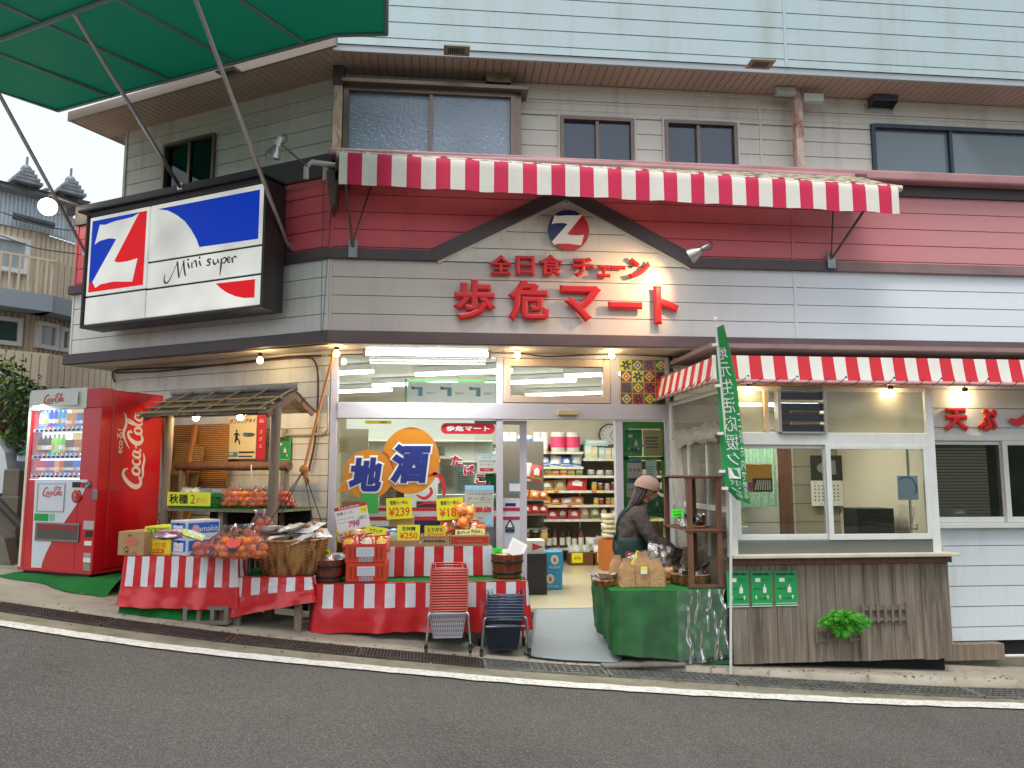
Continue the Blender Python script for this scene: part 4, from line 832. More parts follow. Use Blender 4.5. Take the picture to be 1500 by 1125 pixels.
# spot lamps
def par_lamp(pos,aim,label,lit,arm):
    t=thing('spot_lamp',label,'lamp',pos);d=(Vector(aim)-Vector(pos)).normalized();T=d.to_track_quat('Z','Y').to_matrix().to_4x4()
    mb=MB(T);mb.lathe([(.03,-.06),(.034,-.04),(.06,.0),(.075,.045),(.08,.06)],seg=18);mb.lathe([(.0,-.15),(.026,-.15),(.03,-.06)],m=1,seg=12);obj('reflector',mb,[mat('silver_reflector','#b8b4ae',.3,.7),WHITE if not lit else GALV],t)
    mb=MB(T);mb.lathe([(0,.066),(.04,.063),(.078,.055)],seg=18);obj('lens',mb,mat('lit_spot_lens',(1,.85,.6),.2,emit=14)if lit else mat('unlit_lens','#c8c8c4',.15,.6),t)
    mb=MB(TL(*(-Vector(pos))));mb.tube([Vector(pos)-d*.1]+[Vector(a)for a in arm],.01);
    lp=[Vector(pos)-d*.1+Vector((.03+.05*math.sin(k*.6),0,.03+.05*math.cos(k*.6)))for k in range(9)];mb.tube(lp,.004,1,6);obj('arm',mb,[GALV,BLACK],t)
    if lit:
        s=light('spot_light','SPOT',Vector(pos)+d*.08,48,(1,.55,.25),r=.05,spot_size=rad(110),spot_blend=.9);s.rotation_euler=(-d).to_track_quat('Z','Y').to_euler()
x_,z_=AT(1019,371,-.95);par_lamp((x_,-.95,z_),(AT(900,440,YU)[0],YU,AT(900,440,YU)[1]),'lit spot lamp shining on the gable letters from their right',True,[(x_+.1,YU-.1,z_+.06),(x_+.1,YU-.05,z_+.06)])
l=WING.at(402,222,-.75);p=WING.w(l[0],-.75,l[1]);l2=WING.at(452,245,-.3);q=WING.w(l2[0],-.3,l2[1])
par_lamp(p,p+Vector((-.15,.05,-.4)),'unlit white spot lamp on an arm above the shop corner',False,[q])
WHP=mat('white_pvc','#cfcfca',.4);mb=MB();q2=Vector(q);c=Vector((XC+.02,YU-.12,q.z+.0));mb.tube([q2+Vector((-.02,0,-.12)),q2+Vector((-.02,0,0)),q2+Vector((.03,-.01,.05)),c+Vector((.15,0,.06))],.028,0,10);mb.tube([c+Vector((-.06,-.02,-.1)),c+Vector((-.06,-.02,.06))],.035,0,10)
tag(obj('pipe_elbow',mb,WHP),'short white plastic pipe elbow beside the awning end','pipe')
# cables under the soffit
CBL=mat('brown_cable','#5a3a30',.6);CBO=mat('orange_rope','#b9783a',.8)
def cable(name,pts,r,m,label,cat='cable',group=None):mb=MB();mb.tube(catmull([tuple(p)for p in pts],8),r,0,6);return tag(obj(name,mb,m),label,cat,group)
def wl(px,py,y=-.03):l=WINGLOW.at(px,py,y);return WINGLOW.w(l[0],y,l[1])
cable('soffit_cable',[wl(168,560),wl(166,545),wl(190,541),wl(300,536),wl(400,527),wl(440,524),wl(460,528),wl(466,560),wl(462,640),wl(452,690)],.011,CBL,'brown cable running under the left wing soffit and down the wall')
cable('soffit_cable',[wl(170,546),wl(240,543),wl(330,533),wl(420,523),wl(470,521)],.008,BLACK,'thin black cable along the wing wall above the brown one')
cable('soffit_cable',[Vector((*AT(a,b,-.06)[:1],-.06,AT(a,b,-.06)[1]))for a,b in((480,521),(520,519),(740,517),(800,522),(900,519),(1000,524))],.006,BLACK,'thin black cable stretched above the transom windows')
# ============================================================ DRINKS VENDING MACHINE
VM=Fr((-3.219,-.18,0),rad(-27.8));VZ=VM.at(150,845,-.13)[1];VW,VD,VH=1.03,.63,1.83
vm=thing('vending_machine','red and white drinks vending machine with three lit rows of drinks','vending machine',(VM.loc.x,VM.loc.y,VZ),VM.rz)
vl=TL(0,0,-VZ)
VR=mat('vending_red_paint','#c4101c',.28,coat=.5,var=((1,1,1),.2,'#b01020'));VWH=mat('vending_white_paint','#d5dbe0',.3);VCR=mat('vending_header_white','#d2d5cb',.35);VK=mat('vending_dark','#231718',.5)
mb=MB();mb.box(-VW+.01,0,.0,VD,.05,VH-.02,0);o=obj('cabinet',mb,VR,vm,bevel=.012)
def vf(px,py,y=0):a=VM.at(px,py,y);return a[0],a[1]-VZ
fy=-.13
def vq(cx,cy,y=fy):return vf(cx/3.31,540+cy/3.31,y)
wx0,wz1=vq(205,172);wx1,wz0=vq(428,540);wx0=-VW+.065;wx1=-.25
mb=MB()
for(a,b,c,d)in((-VW,wx0,.03,VH-.2),(wx1,0,.03,VH-.2),(wx0,wx1,.03,wz0),(wx0,wx1,wz1,VH-.2)):mb.box(a,b,fy,-.002,c,d,0)
dr=obj('door',mb,VR,vm,bevel=.006)
mb=MB();mb.box(-VW-.005,-VW+.028,fy-.004,0,.03,VH-.02,0);obj('left_edge_trim',mb,mat('cream_edge','#d8cdb8',.4),vm)
mb=MB();mb.grid(lambda u,v:(-VW+.02+(VW-.22)*u,fy-.012-.035*math.sin(math.pi*u),VH-.205+(.185+.02*math.sin(math.pi*u))*v),16,1)
mb.box(-VW+.02,-.2,fy-.01,-.003,VH-.205,VH,0);hd=obj('header',mb,VCR,vm)
mb=MB();mb.box(-.2,-.0,fy-.012,-.003,VH-.205,VH-.01,0);obj('header_end',mb,mat('vending_pale_red','#c02a34',.35),vm,bevel=.006)
COKE=[[(2.75,2.35,.1),(2.6,2.85,.28),(2.0,2.95,.34),(1.2,2.3,.42),(.65,1.35,.5),(.7,.65,.46),(1.2,.4,.34),(1.9,.75,.16)],[(1.3,.5,.1),(1.9,.15,.22),(2.9,.2,.3),(3.9,.05,.24),(4.6,.25,.1)],[(2.55,1.75,.2),(2.15,1.4,.3),(2.1,.85,.3),(2.5,.65,.22),(2.85,1.0,.28),(2.85,1.5,.28),(2.5,1.75,.18)],[(2.85,1.45,.1),(3.2,1.35,.12),(3.35,1.6,.1)],[(3.85,1.6,.2),(3.6,1.75,.18),(3.25,1.4,.28),(3.25,.85,.28),(3.6,.65,.2),(4.0,.9,.1)],[(4.75,1.6,.12),(4.4,1.75,.2),(4.1,1.3,.28),(4.15,.8,.28),(4.45,.7,.2),(4.75,1.2,.14)],[(4.85,1.75,.28),(4.7,1.1,.28),(4.85,.7,.22),(5.15,.8,.1)],[(5.15,1.35,.2),(5.5,1.4,.2)],[(6.95,2.0,.1),(7.15,2.3,.26),(6.9,2.6,.3),(6.3,2.3,.36),(5.8,1.5,.46),(5.85,.8,.42),(6.3,.5,.32),(7.1,.85,.14)],[(5.1,2.3,.05),(5.9,2.85,.2),(6.9,3.25,.3),(7.9,2.95,.3),(8.9,3.05,.2),(9.3,3.35,.06)],[(7.3,1.75,.18),(6.95,1.4,.28),(6.95,.85,.28),(7.25,.65,.2),(7.6,1.0,.26),(7.55,1.55,.26),(7.3,1.75,.16)],[(7.8,.9,.1),(8.3,2.0,.16),(8.55,2.75,.2),(8.3,2.85,.2),(8.05,1.9,.28),(7.95,1.0,.28),(8.2,.68,.18),(8.5,.9,.1)],[(9.15,1.6,.12),(8.85,1.75,.2),(8.55,1.3,.26),(8.6,.8,.26),(8.9,.7,.18),(9.15,1.2,.14)],[(9.3,1.75,.28),(9.15,1.1,.28),(9.3,.7,.22),(9.65,.85,.1)]]
def coke(mb,T,m=0,bold=1.0):
    for s_ in COKE:mb.stroke([(p[0]-5,p[1]-1.7,p[2])for p in s_],m,0,T,n=5,k=bold)
VINK=mat('script_red','#c2242f',.4)
mb=MB();mb.box(-VW+.1,-.28,fy-.049,fy-.046,VH-.175,VH-.035,1);coke(mb,TL(-VW/2-.1,fy-.052,VH-.1)@Matrix.Diagonal((.031,.031,.031,1)),0,1.1);obj('wordmark',mb,[VINK,VCR],hd)
mb=MB();S_=Matrix.Diagonal((.086,.086,.086,1));T=TL(.003,0,0)@RZ(rad(90))@TL(.27,0,1.22)@RY(rad(-90))@S_;coke(mb,T,0,1.15)
T2=TL(.003,0,0)@RZ(rad(90))@TL(.1,0,1.30)@RY(rad(-90));mb.text('ecoる!',0,0,0,.075,0,T=T2,bev=.01);obj('wordmark',mb,mat('off_white_script','#d9d0cc',.4),o)
# display window
mb=MB();mb.box(wx0,wx1,-.02,.0,wz0,wz1,0);mb.box(wx0,wx1,-.125,-.021,wz0-.0,wz0+.004,0);obj('display_back',mb,mat('lit_display_back',(.75,.84,1),.5,emit=1.1),vm)
rows=[vq(300,295)[1],vq(300,425)[1],vq(290,520)[1]];hts=[.2,.2,.13]
cols=[['#b8d8ee','#b8d8ee','#2456c8','#2456c8','#2aa5c8','#2aa5c8','#c87e18','#c87e18','#2b5fb8','#34507c'],['#3a2620','#3a2620','#3a2620','#8fd63c','#8fd63c','#7ac42f','#5a3a20','#5a3a20','#a2602a','#a2602a'],['#c21b2a','#c21b2a','#7c2f8c','#7c2f8c','#d8a020','#c63a2a','#2f3a40','#2f3a40','#2f62c8','#2f62c8']]
for r_,(zr,hh,cc)in enumerate(zip(rows,hts,cols)):
    mb=MB();mb.box(wx0,wx1,-.12,-.02,zr-.02,zr+.012,0)
    for i in range(10):
        x_=wx0+.03+(wx1-wx0-.06)*(i+.5)/10;mb.box(x_-.02,x_+.014,-.124,-.1205,zr-.014,zr+.004,1);mb.box(x_-.026,x_+.026,-.115,-.112,zr+.012,zr+.04,2 if(i+r_)%4<2 else 3)
    obj('button_shelf',mb,[VWH,BLACK,mat('price_blue','#4a90c8',.4,emit=.2),mat('price_red','#c84a5a',.4,emit=.2)],vm)
    for i,c in enumerate(cc):
        x_=wx0+.03+(wx1-wx0-.06)*(i+.5)/10;k=r_*10+i;rr_=.026;mb=MB()
        small=i>5 and r_<2;h_=hh*(.72 if small else 1)
        if r_<2 and not small:pf=[(0,0),(rr_,0),(rr_,h_*.62),(rr_*.9,h_*.7),(rr_*.4,h_*.86),(rr_*.42,h_*.9),(rr_*.42,h_*.97),(0,h_*.97)]
        else:pf=[(0,0),(rr_*.9,0),(rr_,h_*.06),(rr_,h_*.86),(rr_*.8,h_*.95),(0,h_*.95)]
        mb.lathe(pf,(x_,-.075,zr+.03),0,12,mf=lambda a,b,s_=small:(1 if a>=4 and not s_ else 0));mb.lathe([(rr_+.0008,h_*.2),(rr_+.0008,h_*.42)],(x_,-.075,zr+.03),2,12)
        obj('drink_can' if(r_==2 or small)else 'drink_bottle',mb,[mat('drink'+c,c,.3,emit=.5),mat('cap'+c,'#e8e8ea' if i%3 else '#e2a830',.4),mat('drinklabel'+str(k%3),['#eef0f0','#d8b030','#d8d8e0'][k%3],.4,emit=.3)],vm)  # drinks and labels emit faintly, imitating the display light on them
mb=MB();mb.box(wx1-.3,wx1-.005,-.028,-.0215,rows[0]+.17,wz1-.01,0);mb.box(wx1-.26,wx1-.005,-.028,-.0215,rows[1]+.16,rows[0]-.03,0);obj('backlit_poster',mb,mat('yellow_backlit_poster','#e8d070',.4,emit=.5),vm)
mb=MB();mb.box(wx0,wx1,fy+.004,fy+.008,wz0,wz1);obj('display_glass',mb,glass('vending_glass',(.97,.98,1),.35),vm)
light('display_light','AREA',VM.w((wx0+wx1)/2,-.09,VZ+wz1-.02),17,(.8,.88,1),shape='RECTANGLE',size=.7,size_y=.05)
# lower front
def vpoly(name,cps,m,y,par=dr):mb=MB();mb.poly([(vq(*c,y)[0],y,vq(*c,y)[1])for c in cps],0);return obj(name,mb,m,par)
vpoly('white_field',[(170,538),(425,538),(420,565),(395,622),(350,690),(300,762),(255,830),(225,890),(205,940),(198,975),(150,973)],VWH,fy-.002)
def vrect(name,c,m,y0_,y1_,bev=0,par=dr):
    a=vq(c[0],(c[1]+c[3])/2,y0_);b=vq(c[2],(c[1]+c[3])/2,y0_);t_=vq((c[0]+c[2])/2,c[1],y0_)[1];d_=vq((c[0]+c[2])/2,c[3],y0_)[1]
    mb=MB();mb.box(a[0],b[0],y0_,y1_,d_,t_);return obj(name,mb,m,par,bevel=bev),(a[0],b[0],d_,t_)
o,q=vrect('advert_panel',(178,556,312,694),mat('silver_panel_frame','#a9b0b6',.35,.4),fy-.008,fy-.002);o,q=vrect('advert_panel',(186,562,308,690),VWH,fy-.011,fy-.0085)
mb=MB();coke(mb,TL((q[0]+q[1])/2+.02,fy-.013,q[2]+.19)@Matrix.Diagonal((.030,.030,.032,1)),0,1.1);obj('wordmark',mb,VINK,dr)
vrect('display_screen',(350,550,393,576),BLACK,fy-.006,fy-.002);vrect('coin_slot',(447,586,470,636),GALV,fy-.012,fy-.002,.003)
for(c,r_)in(((374,618),.065),((430,562),.035),((405,563),.028)):
    mb=MB(TL(vq(*c)[0],fy-.001,vq(*c)[1])@RX(rad(90)));mb.lathe([(r_,0),(r_,.012),(r_*.8,.02),(r_*.45,.018),(r_*.4,.012),(0,.012)],seg=22);obj('coin_button',mb,VR if c[0]!=430 else GALV,dr)
mb=MB(TL(vq(374,612)[0],fy-.02,vq(374,612)[1]));mb.box(-.02,.02,-.004,.0,-.02,.02);obj('coin_plate',mb,mat('brass_plate','#b59a6a',.4,.5),dr)
o,q=vrect('eco_label',(166,703,233,738),mat('green_label','#159a48',.5),fy-.005,fy-.002);vrect('eco_label',(238,704,264,738),mat('green_ring_label','#7cc79a',.5),fy-.005,fy-.002)
o,q=vrect('delivery_flap',(168,748,380,838),GALV,fy-.014,fy-.002,.003);o,q=vrect('delivery_flap',(178,756,372,828),mat('smoked_flap','#57564a',.15,coat=.5),fy-.017,fy-.0145);o,q=vrect('flap_bar',(178,756,372,782),mat('flap_red','#8e2a2e',.4),fy-.019,fy-.0172)
for c,m in(((404,738,455,780),mat('grey_sticker','#b9b4ac',.5)),((413,788,446,816),VK),((408,836,443,858),PAPER),((405,894,440,912),mat('silver_sticker','#a8a6a4',.4)),((403,916,438,940),PAPER),((403,945,436,980),mat('dark_print_sticker','#8f8c88',.5))):vrect('sticker',c,m,fy-.005,fy-.002)
mb=MB();mb.box(-VW,0,fy-.01,VD,.015,.045,0);mb.box(-VW+.05,-.05,fy+.02,VD-.02,-.02,.016,1);obj('plinth',mb,[VR,VK],vm)
# turf over blocks below the machine
def gl(p):return gz(p.x)
mb=MB();lf=Fr(VM.loc,VM.rz)
def tf(u,v):
    x_=-VW-.02+(VW+.35)*u;y_=-.30+.75*v;p=lf.w(x_,y_,0);g_=gz(p.x)+.018;top=VZ-.012
    k=min(1,max(0,(v-.12)/.18));z_=g_+(top-g_)*(k**.6)+.015*mnoise.noise(Vector((x_*9,y_*9,0)))*(1-k*.6);return(p.x+.02*mnoise.noise(Vector((x_*6,v*3,5))),p.y-(.06+.05*math.sin(u*11))*(1-v),z_)
mb.grid(tf,40,20);tag(obj('turf_mat',mb,TURF),'bright green artificial turf draped under the vending machine','turf mat')
# ============================================================ LEFT BACKGROUND: HOUSE, ROCKS, TRUCK
HN=(.66,-.75);P0=CAMP+ray(52,400)*13.0
H1=Fr((P0.x,P0.y,0),rad(41.4));H2=Fr((P0.x,P0.y,0),rad(66))
ho=thing('neighbour_house','beige corrugated house with balconies and ornamental tiled roof at far left','house',(P0.x,P0.y,.3));hb=TL(-P0.x,-P0.y,-.3)
COR=mat('beige_corrugated_wall','#e6d8bf',.7,var=((1,1,1),.4,'#d2c2a6'));COL2=mat('pale_blue_gable_wall','#d3e2ea',.7);SLB=mat('grey_blue_slab','#94a0ab',.6);TILEM=mat('grey_roof_tile','#8c929a',.5,var=((6,6,6),.6,'#474c54'));BAL=mat('beige_balcony_slats','#d3c4ac',.7)
def hz(fr,px,py,y=0):return fr.at(px,py,y)
def corr(mb,M,x0,x1,z0,z1,y,m=0,p=.09):
    n=max(2,int((x1-x0)/p));
    for i in range(n):
        a=x0+(x1-x0)*i/n;b_=x0+(x1-x0)*(i+1)/n;q=[(a,y),(a+(b_-a)*.55,y),(a+(b_-a)*.7,y+.03),(b_-(b_-a)*.1,y+.03),(b_,y)]
        for(xa,ya),(xb,yb)in zip(q,q[1:]):mb.add([M@Vector((xa,ya,z0)),M@Vector((xb,yb,z0)),M@Vector((xb,yb,z1)),M@Vector((xa,ya,z1))],[(0,1,2,3)],m)
zt1=H1.at(30,335)[1];zb1=-.5
mb=MB(hb);xl1=-6.0;corr(mb,H1.M,xl1,0,zb1,zt1,0);corr(mb,H2.M,0,6,zb1,zt1,0);obj('wall',mb,COR,ho)
zg=H1.at(30,288)[1];mb=MB(hb);corr(mb,H1.M,xl1,.4,zt1,zg,-.05,p=.06);corr(mb,H2.M,0,6,zt1,zg-.1,-.05,p=.06);obj('gable_wall',mb,COL2,ho)
mb=MB(hb@H1.M);mb.box(xl1,.5,-.25,3,zg+.03,zg+.1);r0=hz(H1,35,275);
mb.poly([(xl1,-.3,zg+.1),(.7,-.3,zg+.1),(.3,1.5,zg+.4),(xl1,1.5,zg+.4)]);mb.poly([(.7,-.3,zg+.1),(.9,4,zg+.1),(.3,1.5,zg+.4)])
for i in range(28):x_=xl1+i*.24;mb.tube([(x_,-.3,zg+.12),(x_,1.5,zg+.42)],.04,0,6)
obj('roof',mb,TILEM,ho)
for px in(35,101):
    c=hz(H1,px,300,-.3);mb=MB(hb@H1.M);
    for k in range(4):mb.box(c[0]-.22+k*.045,c[0]+.22-k*.045,-.45,-.15,zg+.12+k*.06,zg+.17+k*.06)
    mb.tube([(c[0],-.3,zg+.4),(c[0],-.3,zg+.6)],.02);mb.lathe([(.0,.1),(.06,.06),(.09,0),(.06,-.05)],(c[0],-.3,zg+.38));obj('ridge_ornament',mb,TILEM,ho)
def hwin(fr,px0,py0,px1,py1,m,curt=True):
    a=hz(fr,px0,(py0+py1)/2);b_=hz(fr,px1,(py0+py1)/2);t_=hz(fr,(px0+px1)/2,py0)[1];d_=hz(fr,(px0+px1)/2,py1)[1];M=hb@fr.M
    mb=MB(M);xs_=(a[0],b_[0]);f_=.07
    for(p,q,r_,s_)in((xs_[0],xs_[0]+f_,d_,t_),(xs_[1]-f_,xs_[1],d_,t_),(xs_[0]+f_,xs_[1]-f_,t_-f_,t_),(xs_[0]+f_,xs_[1]-f_,d_,d_+f_)):mb.box(p,q,-.09,.02,r_,s_)
    w_=obj('window',mb,WHITE,ho);mb=MB(M);mb.box(xs_[0]+f_,xs_[1]-f_,-.045,-.035,d_+f_,t_-f_);obj('pane',mb,m,w_)
CW=mat('curtained_window','#a9b4b8',.25,var=((7,7,.8),.5,'#8b989e'),coat=.6);GW=mat('green_dark_window','#2f5249',.15,coat=1)
hwin(H1,-18,347,42,399,CW);hwin(H1,-14,465,31,506,GW);hwin(H2,50,473,82,512,CW);hwin(H2,83,480,100,516,mat('shutter_box','#9fa396',.5))
def balcony(fr,x0,x1,zs,zr,out,solid):
    M=hb@fr.M;mb=MB(M);mb.box(x0,x1,-out,0,zs-.28,zs,0);obj('balcony_slab',mb,SLB,ho)
    mb=MB(M);mb.box(x0,x1,-out,-out+.04,zr-.04,zr,0);n=int((x1-x0)/(.13 if not solid else .12))
    for i in range(n):a=x0+(x1-x0)*i/n;w__=.03 if not solid else .1;mb.box(a,a+w__,-out,-out+.03,zs,zr-.04,0)
    obj('balcony_rail',mb,BAL,ho)
za_,zb_=H1.at(20,424,-.5)[1],H1.at(20,370,-.5)[1];balcony(H1,xl1,.15,za_,zb_,.5,False);balcony(H2,-.1,6,za_,zb_,.5,True)
zc_,zd_=H1.at(20,562,-.5)[1],H1.at(20,513,-.5)[1];balcony(H1,xl1,.15,zc_,zd_,.5,True);balcony(H2,-.1,6,zc_,zd_,.5,True)
mb=MB(hb@H1.M);a=hz(H1,18,317,-.15);b_=hz(H1,78,332,-.15);mb.tube([(a[0],-.2,a[1]),(b_[0],-.2,b_[1])],.06);obj('gutter_pipe',mb,mat('dark_slate_pipe','#4a4e58',.5),ho)
# rock bank and shrub
def leafball(name,c,rx,ry,rz_,n,cols,label,cat,s=.05):
    t=thing(name,label,cat,(c[0],c[1],c[2]-rz_));mb=MB(TL(0,0,rz_));rr=random.Random(5)
    for i in range(n):
        a=rr.uniform(0,6.28);e=math.acos(rr.uniform(-1,1));k=rr.uniform(.55,1.05)*(1+.25*mnoise.noise(Vector((math.cos(a)*2,math.sin(a)*2,e*2))))
        p=Vector((rx*k*math.sin(e)*math.cos(a),ry*k*math.sin(e)*math.sin(a),rz_*k*math.cos(e)));d=Vector((rr.uniform(-1,1),rr.uniform(-1,1),rr.uniform(-1,1))).normalized()*s*rr.uniform(.6,1.4);q=d.cross(Vector((rr.random(),rr.random(),rr.random()))).normalized()*s*.5
        mb.add([p-d,p+q,p+d,p-q],[(0,1,2,3)],rr.randrange(len(cols)))
    obj('crown',mb,cols,t);mb=MB();mb.tube([(0,0,-.5),(0,0,rz_)],.05);
    for k in range(6):mb.tube([(0,0,rz_*.4),(rx*.6*math.cos(k),ry*.6*math.sin(k),rz_*1.2)],.02,0,5)
    obj('stem',mb,WOODB,t)
LF=[mat('leaf_a','#4d6b32',.6),mat('leaf_b','#6d8a3e',.6),mat('leaf_c','#2f4420',.6)]
pr=CAMP+ray(30,610)*12.0
mb=MB();rr=random.Random(3)
mb.grid(lambda u,v:(pr.x-4+5.4*u,pr.y+.6*mnoise.noise(Vector((u*9,v*5,2)))+.35*mnoise.noise(Vector((u*30,v*16,1))),0+3.4*v*(1-.15*u)),50,26,smooth=False)
tag(obj('rock_face',mb,mat('mossy_grey_rock','#6f716c',.9,var=((2,2,2),.9,'#3a3d36'),streak=((4,4,4),.8,'#566340'),bump=((14,14,14),1,.05))),'mossy grey rock bank behind the truck','rock bank')
c_=CAMP+ray(6,600)*10.8;leafball('bush',(c_.x,c_.y,c_.z),.45,.4,.75,1500,LF,'green bush hanging over the rock bank at the far left','bush')
# truck: only its cab corner and bed show beside the machine
tw=CAMP+ray(20,690)*10.3;TZ=tw.z-1.25
tr_=thing('small_truck','small white truck with a green tarpaulin parked behind the vending machine','truck',(tw.x,tw.y,TZ),rad(12));TW_=mat('truck_white','#d5dbe0',.3,coat=.6)
mb=MB();mb.prism([(-1.5,.35),(-.05,.35),(-.02,1.0),(-.12,1.5),(-.25,1.72),(-1.4,1.76),(-1.62,1.0),(-1.62,.45)],0,1.4);obj('cab',mb,TW_,tr_,bevel=.05)
mb=MB();mb.box(-1.35,-.35,-.01,.0,1.12,1.58);obj('side_window',mb,mat('dark_truck_window','#1a2026',.1,coat=1),tr_)
mb=MB();mb.box(0,2.0,0,1.4,.62,.7);mb.box(0,2.0,-.01,.03,.7,.98);mb.box(0,2.0,1.37,1.4,.7,.98);mb.box(.02,2.0,.02,1.36,1.38,1.46);obj('bed',mb,mat('truck_bed_blue_white','#c9d7e2',.4),tr_,bevel=.01)
mb=MB();mb.grid(lambda u,v:(.02+1.5*u,-.04+1.46*v,1.47+.1*math.sin(v*3.1)+.03*math.sin(u*20)),20,8);obj('tarpaulin',mb,mat('green_tarp_cover','#1c6b50',.5),tr_)
mb=MB();mb.box(0,2,.02,1.3,.4,.62);mb.box(.1,.9,-.015,.02,.45,.62,1);obj('chassis',mb,[BLACK,mat('blue_plate','#2f86c8',.5)],tr_)
for x_ in(-.9,1.2):
    for y_ in(.0,1.28):
        mb=MB(TL(x_,y_+.06,.28)@RX(rad(90)));mb.lathe([(0,-.06),(.18,-.07),(.27,-.06),(.28,0),(.27,.06),(.18,.07),(0,.06)],seg=22,mf=lambda a,b:1 if a in(0,5)else 0);obj('wheel',mb,[mat('tyre_rubber','#1c1c1c',.8),GALV],tr_)
# posts, wall and rail beside the machine
pp=CAMP+ray(24,840)*8.6;gzp=gz(pp.x)
MW_=mat('dark_mossy_wall','#3c3b36',.9,var=((3,3,3),.8,'#252621'),streak=((6,6,6),.6,'#575a48'),bump=((20,20,20),.8,.03))
q0=CAMP+ray(-60,726)*9.4;q1=CAMP+ray(60,722)*9.4;mb=MB();mb.add([(q0.x-2,q0.y,gzp-.4),(q1.x+.3,q1.y,gzp-.4),(q1.x+.3,q1.y,q1.z),(q0.x-2,q0.y,q0.z),(q0.x-2,q0.y+.3,q0.z),(q1.x+.3,q1.y+.3,q1.z)],[(0,1,2,3),(3,2,5,4)],0)
tag(obj('low_wall',mb,MW_),'dark mossy low wall left of the vending machine','wall')
q=CAMP+ray(23,690)*9.2;mb=MB();mb.box(-.09,.09,-.09,.09,-.8,.02);mb.box(-.105,.105,-.105,.105,-.8,-.3)
tag(obj('concrete_post',mb,CONC,bevel=.012,loc=(q.x,q.y,q.z)),'weathered square concrete post beside the vending machine','post')
mb=MB();a=CAMP+ray(-20,718)*8.9;b_=CAMP+ray(45,785)*8.9;mb.tube([a,b_],.05);a=CAMP+ray(-20,775)*8.8;b_=CAMP+ray(40,840)*8.8;mb.tube([a,b_],.025);tag(obj('guard_rail',mb,mat('dark_rail','#4d4a48',.5,.5)),'dark slanting pipe rail in front of the low wall','rail')
q=CAMP+ray(2,850)*8.3;mb=MB();mb.prism([(-.35,-.1),(.22,-.1),(.05,.45),(-.12,.62),(-.35,.65)],-.1,.1);tag(obj('leaning_slab',mb,CONC,loc=(q.x,q.y,q.z)),'grey leaning concrete slab at the far left edge','slab')
# overhead wires
for k,(a,b_)in enumerate((((0,345),(110,372)),((0,310),(108,340)))):
    mb=MB();p=CAMP+ray(*a)*10.5;q=WING.w(Lx,0,WING.at(*b_,0)[1]);mid=p.lerp(q,.5)-Vector((0,0,.05));p2=p+(p-q)*.5;mb.tube(catmull([tuple(p2),tuple(p),tuple(mid),tuple(q)],6),.008,0,5)
    tag(obj('overhead_wire',mb,BLACK),['lower','upper'][k]+' black wire running from the wing end past the neighbour house','wire')
# ============================================================ generic goods
def pillow(mb,w_,h_,t_,T,m=0,mf=None,nu=7,nv=9,crinkle=.004,seed=0):
    for sgn in(-1,1):
        def f(u,v):
            e=(math.sin(math.pi*min(max((u-.03)/.94,0),1))**.5)*(math.sin(math.pi*min(max((v-.08)/.84,0),1))**.45 if .08<v<.92 else 0)
            n_=mnoise.noise(Vector((u*5+seed,v*6,sgn)))*crinkle*1.5
            return T@Vector(((u-.5)*w_*(1-.05*math.sin(math.pi*v)),sgn*(t_/2*e)+n_*(1 if .1<v<.9 else 0),(v-.5)*h_))
        mb.grid(f,nu,nv,m,mf)
    return mb
BAGC={}
def bagmat(c,r=.28):
    return mat('film'+c,c,r,coat=.7,var=((25,25,25),.35,tuple(x*.6 for x in hx(c))),bump=((50,50,50),.5,.006))
def snack_bag(loc,T,w_,h_,t_,c1,c2,label,group=None,txt=None,seed=0,cat='snack bag',name='snack_bag',c3=None):
    mb=MB(T);pillow(mb,w_,h_,t_,TL(0,0,h_/2),mf=lambda i,j:(1 if((i-4.5+.8*math.sin(seed))/3.3)**2+((j-6+math.cos(seed))/3.2)**2<1 else(2 if j in(2,3,9)else(1 if(i*5+j*3+seed)%11==0 else 0))),seed=seed,nu=10,nv=13,crinkle=.007)
    if txt:mb.text(txt,0,h_*.55,-t_/2-.006,h_*.16,3,w=w_*.6)
    return tag(obj(name,mb,[bagmat(c1),bagmat(c2),bagmat(c3 or c1),INKK],loc=loc),label,cat,group)
def crate_box(name,label,cat,loc,rz,w_,d_,h_,mside,group=None,deco=None,open_=False,bev=.003,lid=None):
    """carton with its front at local y=0, right side at x=w"""
    t=thing(name,label,cat,loc,rz,group);mb=MB();
    if open_:
        k=.006
        mb.box(0,w_,0,k,0,h_);mb.box(0,w_,d_-k,d_,0,h_);mb.box(0,k,k,d_-k,0,h_);mb.box(w_-k,w_,k,d_-k,0,h_);mb.box(k,w_-k,k,d_-k,0,.006)
    else:
        mb.box(0,w_,0,d_,0,h_-.003);mb.box(.0,w_,.0,d_*.497,h_-.003,h_);mb.box(.0,w_,d_*.503,d_,h_-.003,h_)
    obj('carton',mb,mside,t,bevel=bev)
    if deco:deco(t,w_,d_,h_)
    return t
def dq(mb,x0,x1,z0,z1,y,m):mb.poly([(x0,y,z0),(x1,y,z0),(x1,y,z1),(x0,y,z1)],m)
def rq(mb,y0,y1,z0,z1,x,m):mb.poly([(x,y0,z0),(x,y1,z0),(x,y1,z1),(x,y0,z1)],m)
